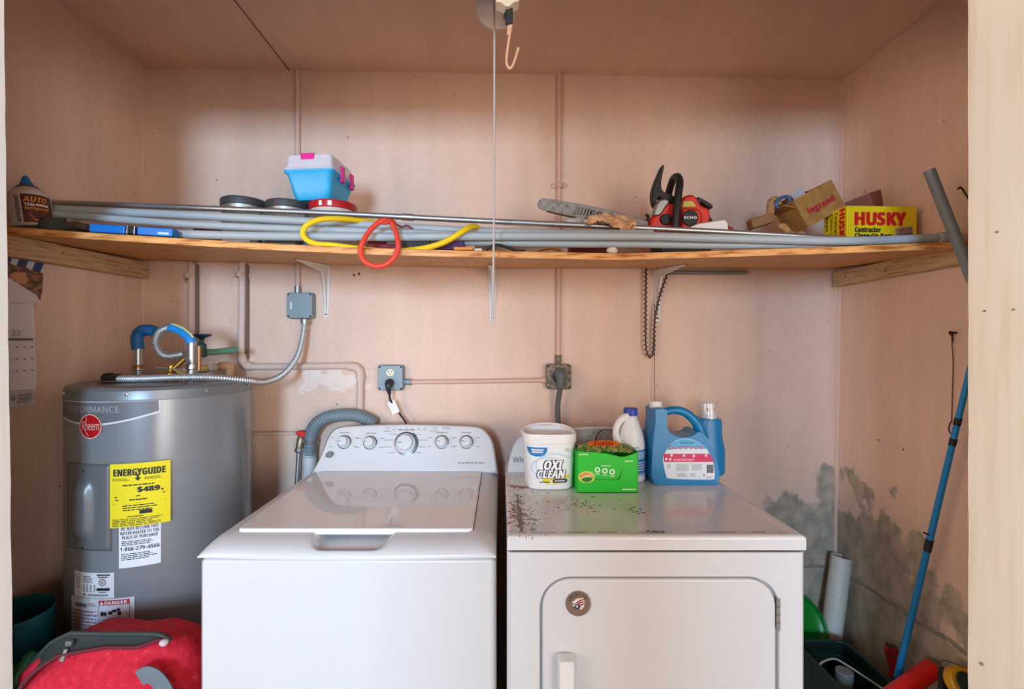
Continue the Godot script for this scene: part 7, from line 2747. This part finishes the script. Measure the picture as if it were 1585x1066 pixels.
func calendar() -> void:
	var x := -1.4015
	var t := thing("calendar", "wall calendar with curled pages and a torn picture, on the left wall", "calendar", Vector3(x, 1.18, -1.34))
	# sheets facing the room: u runs along -z, v is height
	var leaf := func(pts: Array, off: float, curl: float) -> MB:
		var mb := MB.new()
		var rows := []
		for i in 13:
			var v := i / 12.0
			var row := []
			for j in 9:
				var u := j / 8.0
				var lo: Vector2 = pts[0].lerp(pts[1], u)
				var hi: Vector2 = pts[3].lerp(pts[2], u)
				var p := lo.lerp(hi, v)
				row.append(Vector3(x + off + curl * u * u * (0.4 + 0.6 * sin(v * PI * 1.5 + 0.5)), p.y, -p.x))
			rows.append(row)
		mb.grid(rows, false, false)
		for i in mb.uv.size():
			mb.uv[i].y = 1.0 - mb.uv[i].y
		return mb
	part("backing", leaf.call([Vector2(1.24, 1.32), Vector2(1.392, 1.32), Vector2(1.392, 1.50), Vector2(1.24, 1.50)], 0.002, 0.004), M.paper, t)
	var tex := noise(171, 30.0, 3)
	var pm := mat("ffffff", 0.45)
	pm.albedo_texture = painted(0.16, 0.15, 1600.0, func(u: float, v: float) -> Color:
		# striped awning over a brown and orange blur
		if v > 0.118 - u * 0.12 + 0.004 * tex.get_noise_2d(u, v):
			return Color(0.17, 0.25, 0.42) if fposmod(u - v * 0.25, 0.042) > 0.018 else Color(0.78, 0.82, 0.88)
		var n := tex.get_noise_2d(u * 1.4, v * 1.4)
		if Vector2(u - 0.095, (v - 0.068) * 1.2).length() < 0.022 + 0.01 * n:
			return Color(0.82, 0.58, 0.42)
		return Color(0.36, 0.27, 0.20).lerp(Color(0.62, 0.44, 0.32), clampf(n * 1.8 + 0.5, 0.0, 1.0)))
	part("picture", leaf.call([Vector2(1.25, 1.490), Vector2(1.405, 1.488), Vector2(1.424, 1.612), Vector2(1.25, 1.630)], 0.004, 0.006), pm, t)
	# the corner of the page above folds over the picture
	var fold := MB.new()
	var fx := x + 0.012
	fold.quad(Vector3(fx, 1.468, -1.24), Vector3(fx + 0.004, 1.478, -1.402), Vector3(fx + 0.004, 1.502, -1.385), Vector3(fx, 1.580, -1.24))
	fold.quad(Vector3(fx - 0.001, 1.580, -1.24), Vector3(fx + 0.003, 1.502, -1.385), Vector3(fx + 0.003, 1.478, -1.402), Vector3(fx - 0.001, 1.468, -1.24))
	part("folded_page", fold, mat("ddd8d4", 0.8), t)
	var mn := part("month_page", leaf.call([Vector2(1.24, 1.225), Vector2(1.388, 1.222), Vector2(1.384, 1.470), Vector2(1.24, 1.478)], 0.006, 0.010), mat("e0dcd9", 0.8), t)
	var on := func(p: Vector2) -> Array: return [Vector3(x + 0.0205, p.y, -p.x), Vector3.RIGHT]
	var pr := MB.new()
	pr.text(on, "23", Rect2(1.313, 1.380, 0.022, 0.016), false)
	for q in [[1.30, 1.366, 0.072, 0.006]]:
		pr.patch(on, Rect2(q[0], q[1], q[2], q[3]), 1, 1)
	var rng := RandomNumberGenerator.new()
	rng.seed = 3
	for r in 3:
		for k in 4:
			lines(pr, on, Rect2(1.300 + 0.022 * k, 1.345 - 0.034 * r, 0.008, 0.004), 1, rng, 0.9, 0.2)
	part("printing", pr, mat("5d5a5c", 0.7), mn)
	var ad := part("advert_strip", leaf.call([Vector2(1.24, 1.168), Vector2(1.380, 1.176), Vector2(1.386, 1.222), Vector2(1.24, 1.220)], 0.004, 0.010), mat("d2ccca", 0.8), t)
	var ap := MB.new()
	var on2 := func(p: Vector2) -> Array: return [Vector3(x + 0.0185, p.y, -p.x), Vector3.RIGHT]
	lines(ap, on2, Rect2(1.330, 1.186, 0.044, 0.026), 4, rng, 0.4, 0.2)
	ap.text(on2, "G", Rect2(1.312, 1.196, 0.011, 0.014))
	part("printing", ap, mat("4c4a58", 0.7), ad)


# ------------------------------------------------------------------ small things overhead
func small_things() -> void:
	# unlit globe on the nook ceiling
	var gc := Vector3(at(769, 6, 1.27).x, 0, -1.27)
	gc.y = at(769, 6, 1.27).y
	var ceil_y := 2.415
	var l := thing("ceiling_light", "unlit milky glass globe light on the ceiling", "light", gc)
	var gm := mat("efe8e4", 0.25)
	part("globe", lathed([Vector2(0.0, -0.062), Vector2(0.025, -0.057), Vector2(0.045, -0.043), Vector2(0.058, -0.020), Vector2(0.0615, 0.002), Vector2(0.056, 0.028), Vector2(0.043, 0.048), Vector2(0.038, 0.056)], place(gc), 40), gm, l)
	part("holder", lathed([Vector2(0.040, 0.050), Vector2(0.044, 0.056), Vector2(0.044, 0.075), Vector2(0.060, 0.080), Vector2(0.062, ceil_y - gc.y)], place(gc), 32), mat("d8cfc6", 0.5), l)
	# pull cord
	var p0 := at(765, -8, 1.19)
	var cord := thing("pull_cord", "thin pull cord hanging in front of the shelf from the ceiling light", "cord", at(762, 497, 1.19))
	var top := Vector3(at(765, 0, 1.19).x, 2.413, -1.19)
	part("cord", tubed([top, at(765.2, 150, 1.19), at(764.5, 330, 1.19), at(763, 498, 1.19)], 0.0028, 8), mat("c4bbb5", 0.6), cord)
	part("tip", lathed([Vector2(0.0, -0.012), Vector2(0.0035, -0.010), Vector2(0.0038, 0.0), Vector2(0.0026, 0.004)], place(at(763, 498, 1.19)), 10), mat("cfc9c3", 0.5), cord)
	# painted hook on its block under the lintel
	var hk := thing("ceiling_hook", "painted wire hook hanging from a cream block at the lintel", "hook", at(788, 105, 1.0))
	var bl := MB.new()
	var bc := at(786, 0, 1.0)
	bl.xf = place(Vector3(bc.x, 2.10, -1.0))
	bl.prism(PackedVector2Array([Vector2(-0.026, 0.05), Vector2(-0.026, -0.018), Vector2(-0.014, -0.020), Vector2(-0.005, -0.0275), Vector2(0.004, -0.0275), Vector2(0.012, -0.020), Vector2(0.024, -0.016), Vector2(0.024, 0.05)].map(func(q): return q)), 0.03, 0.002)
	part("block", bl, mat("e8d6bd", 0.6), hk)
	var pz := MB.new()
	pz.box(at(788, 26, 1.0), Vector3(0.016, 0.036, 0.012), 0.003)
	pz.tube(spline([at(782, 20, 0.995), at(780, 27, 0.995), at(783, 31, 0.995), at(787, 38, 0.995)], 4), 0.0025, 8)
	part("clamp", pz, M.dark, hk)
	part("wire", tubed(spline([at(792, 27, 1.0), at(791, 42, 1.0), at(788, 60, 1.0), at(785, 80, 1.0), at(784, 95, 1.0), at(786, 103, 1.0), at(790, 106, 1.0), at(795, 98, 1.0), at(799, 86, 1.0), at(802.5, 74, 1.0)], 6), 0.0028, 10), mat("e6b491", 0.5), hk)
	part("sleeve", tubed([at(788.5, 40, 1.0), at(787.5, 56, 1.0)], 0.0046, 8), mat("e2b893", 0.5), hk)
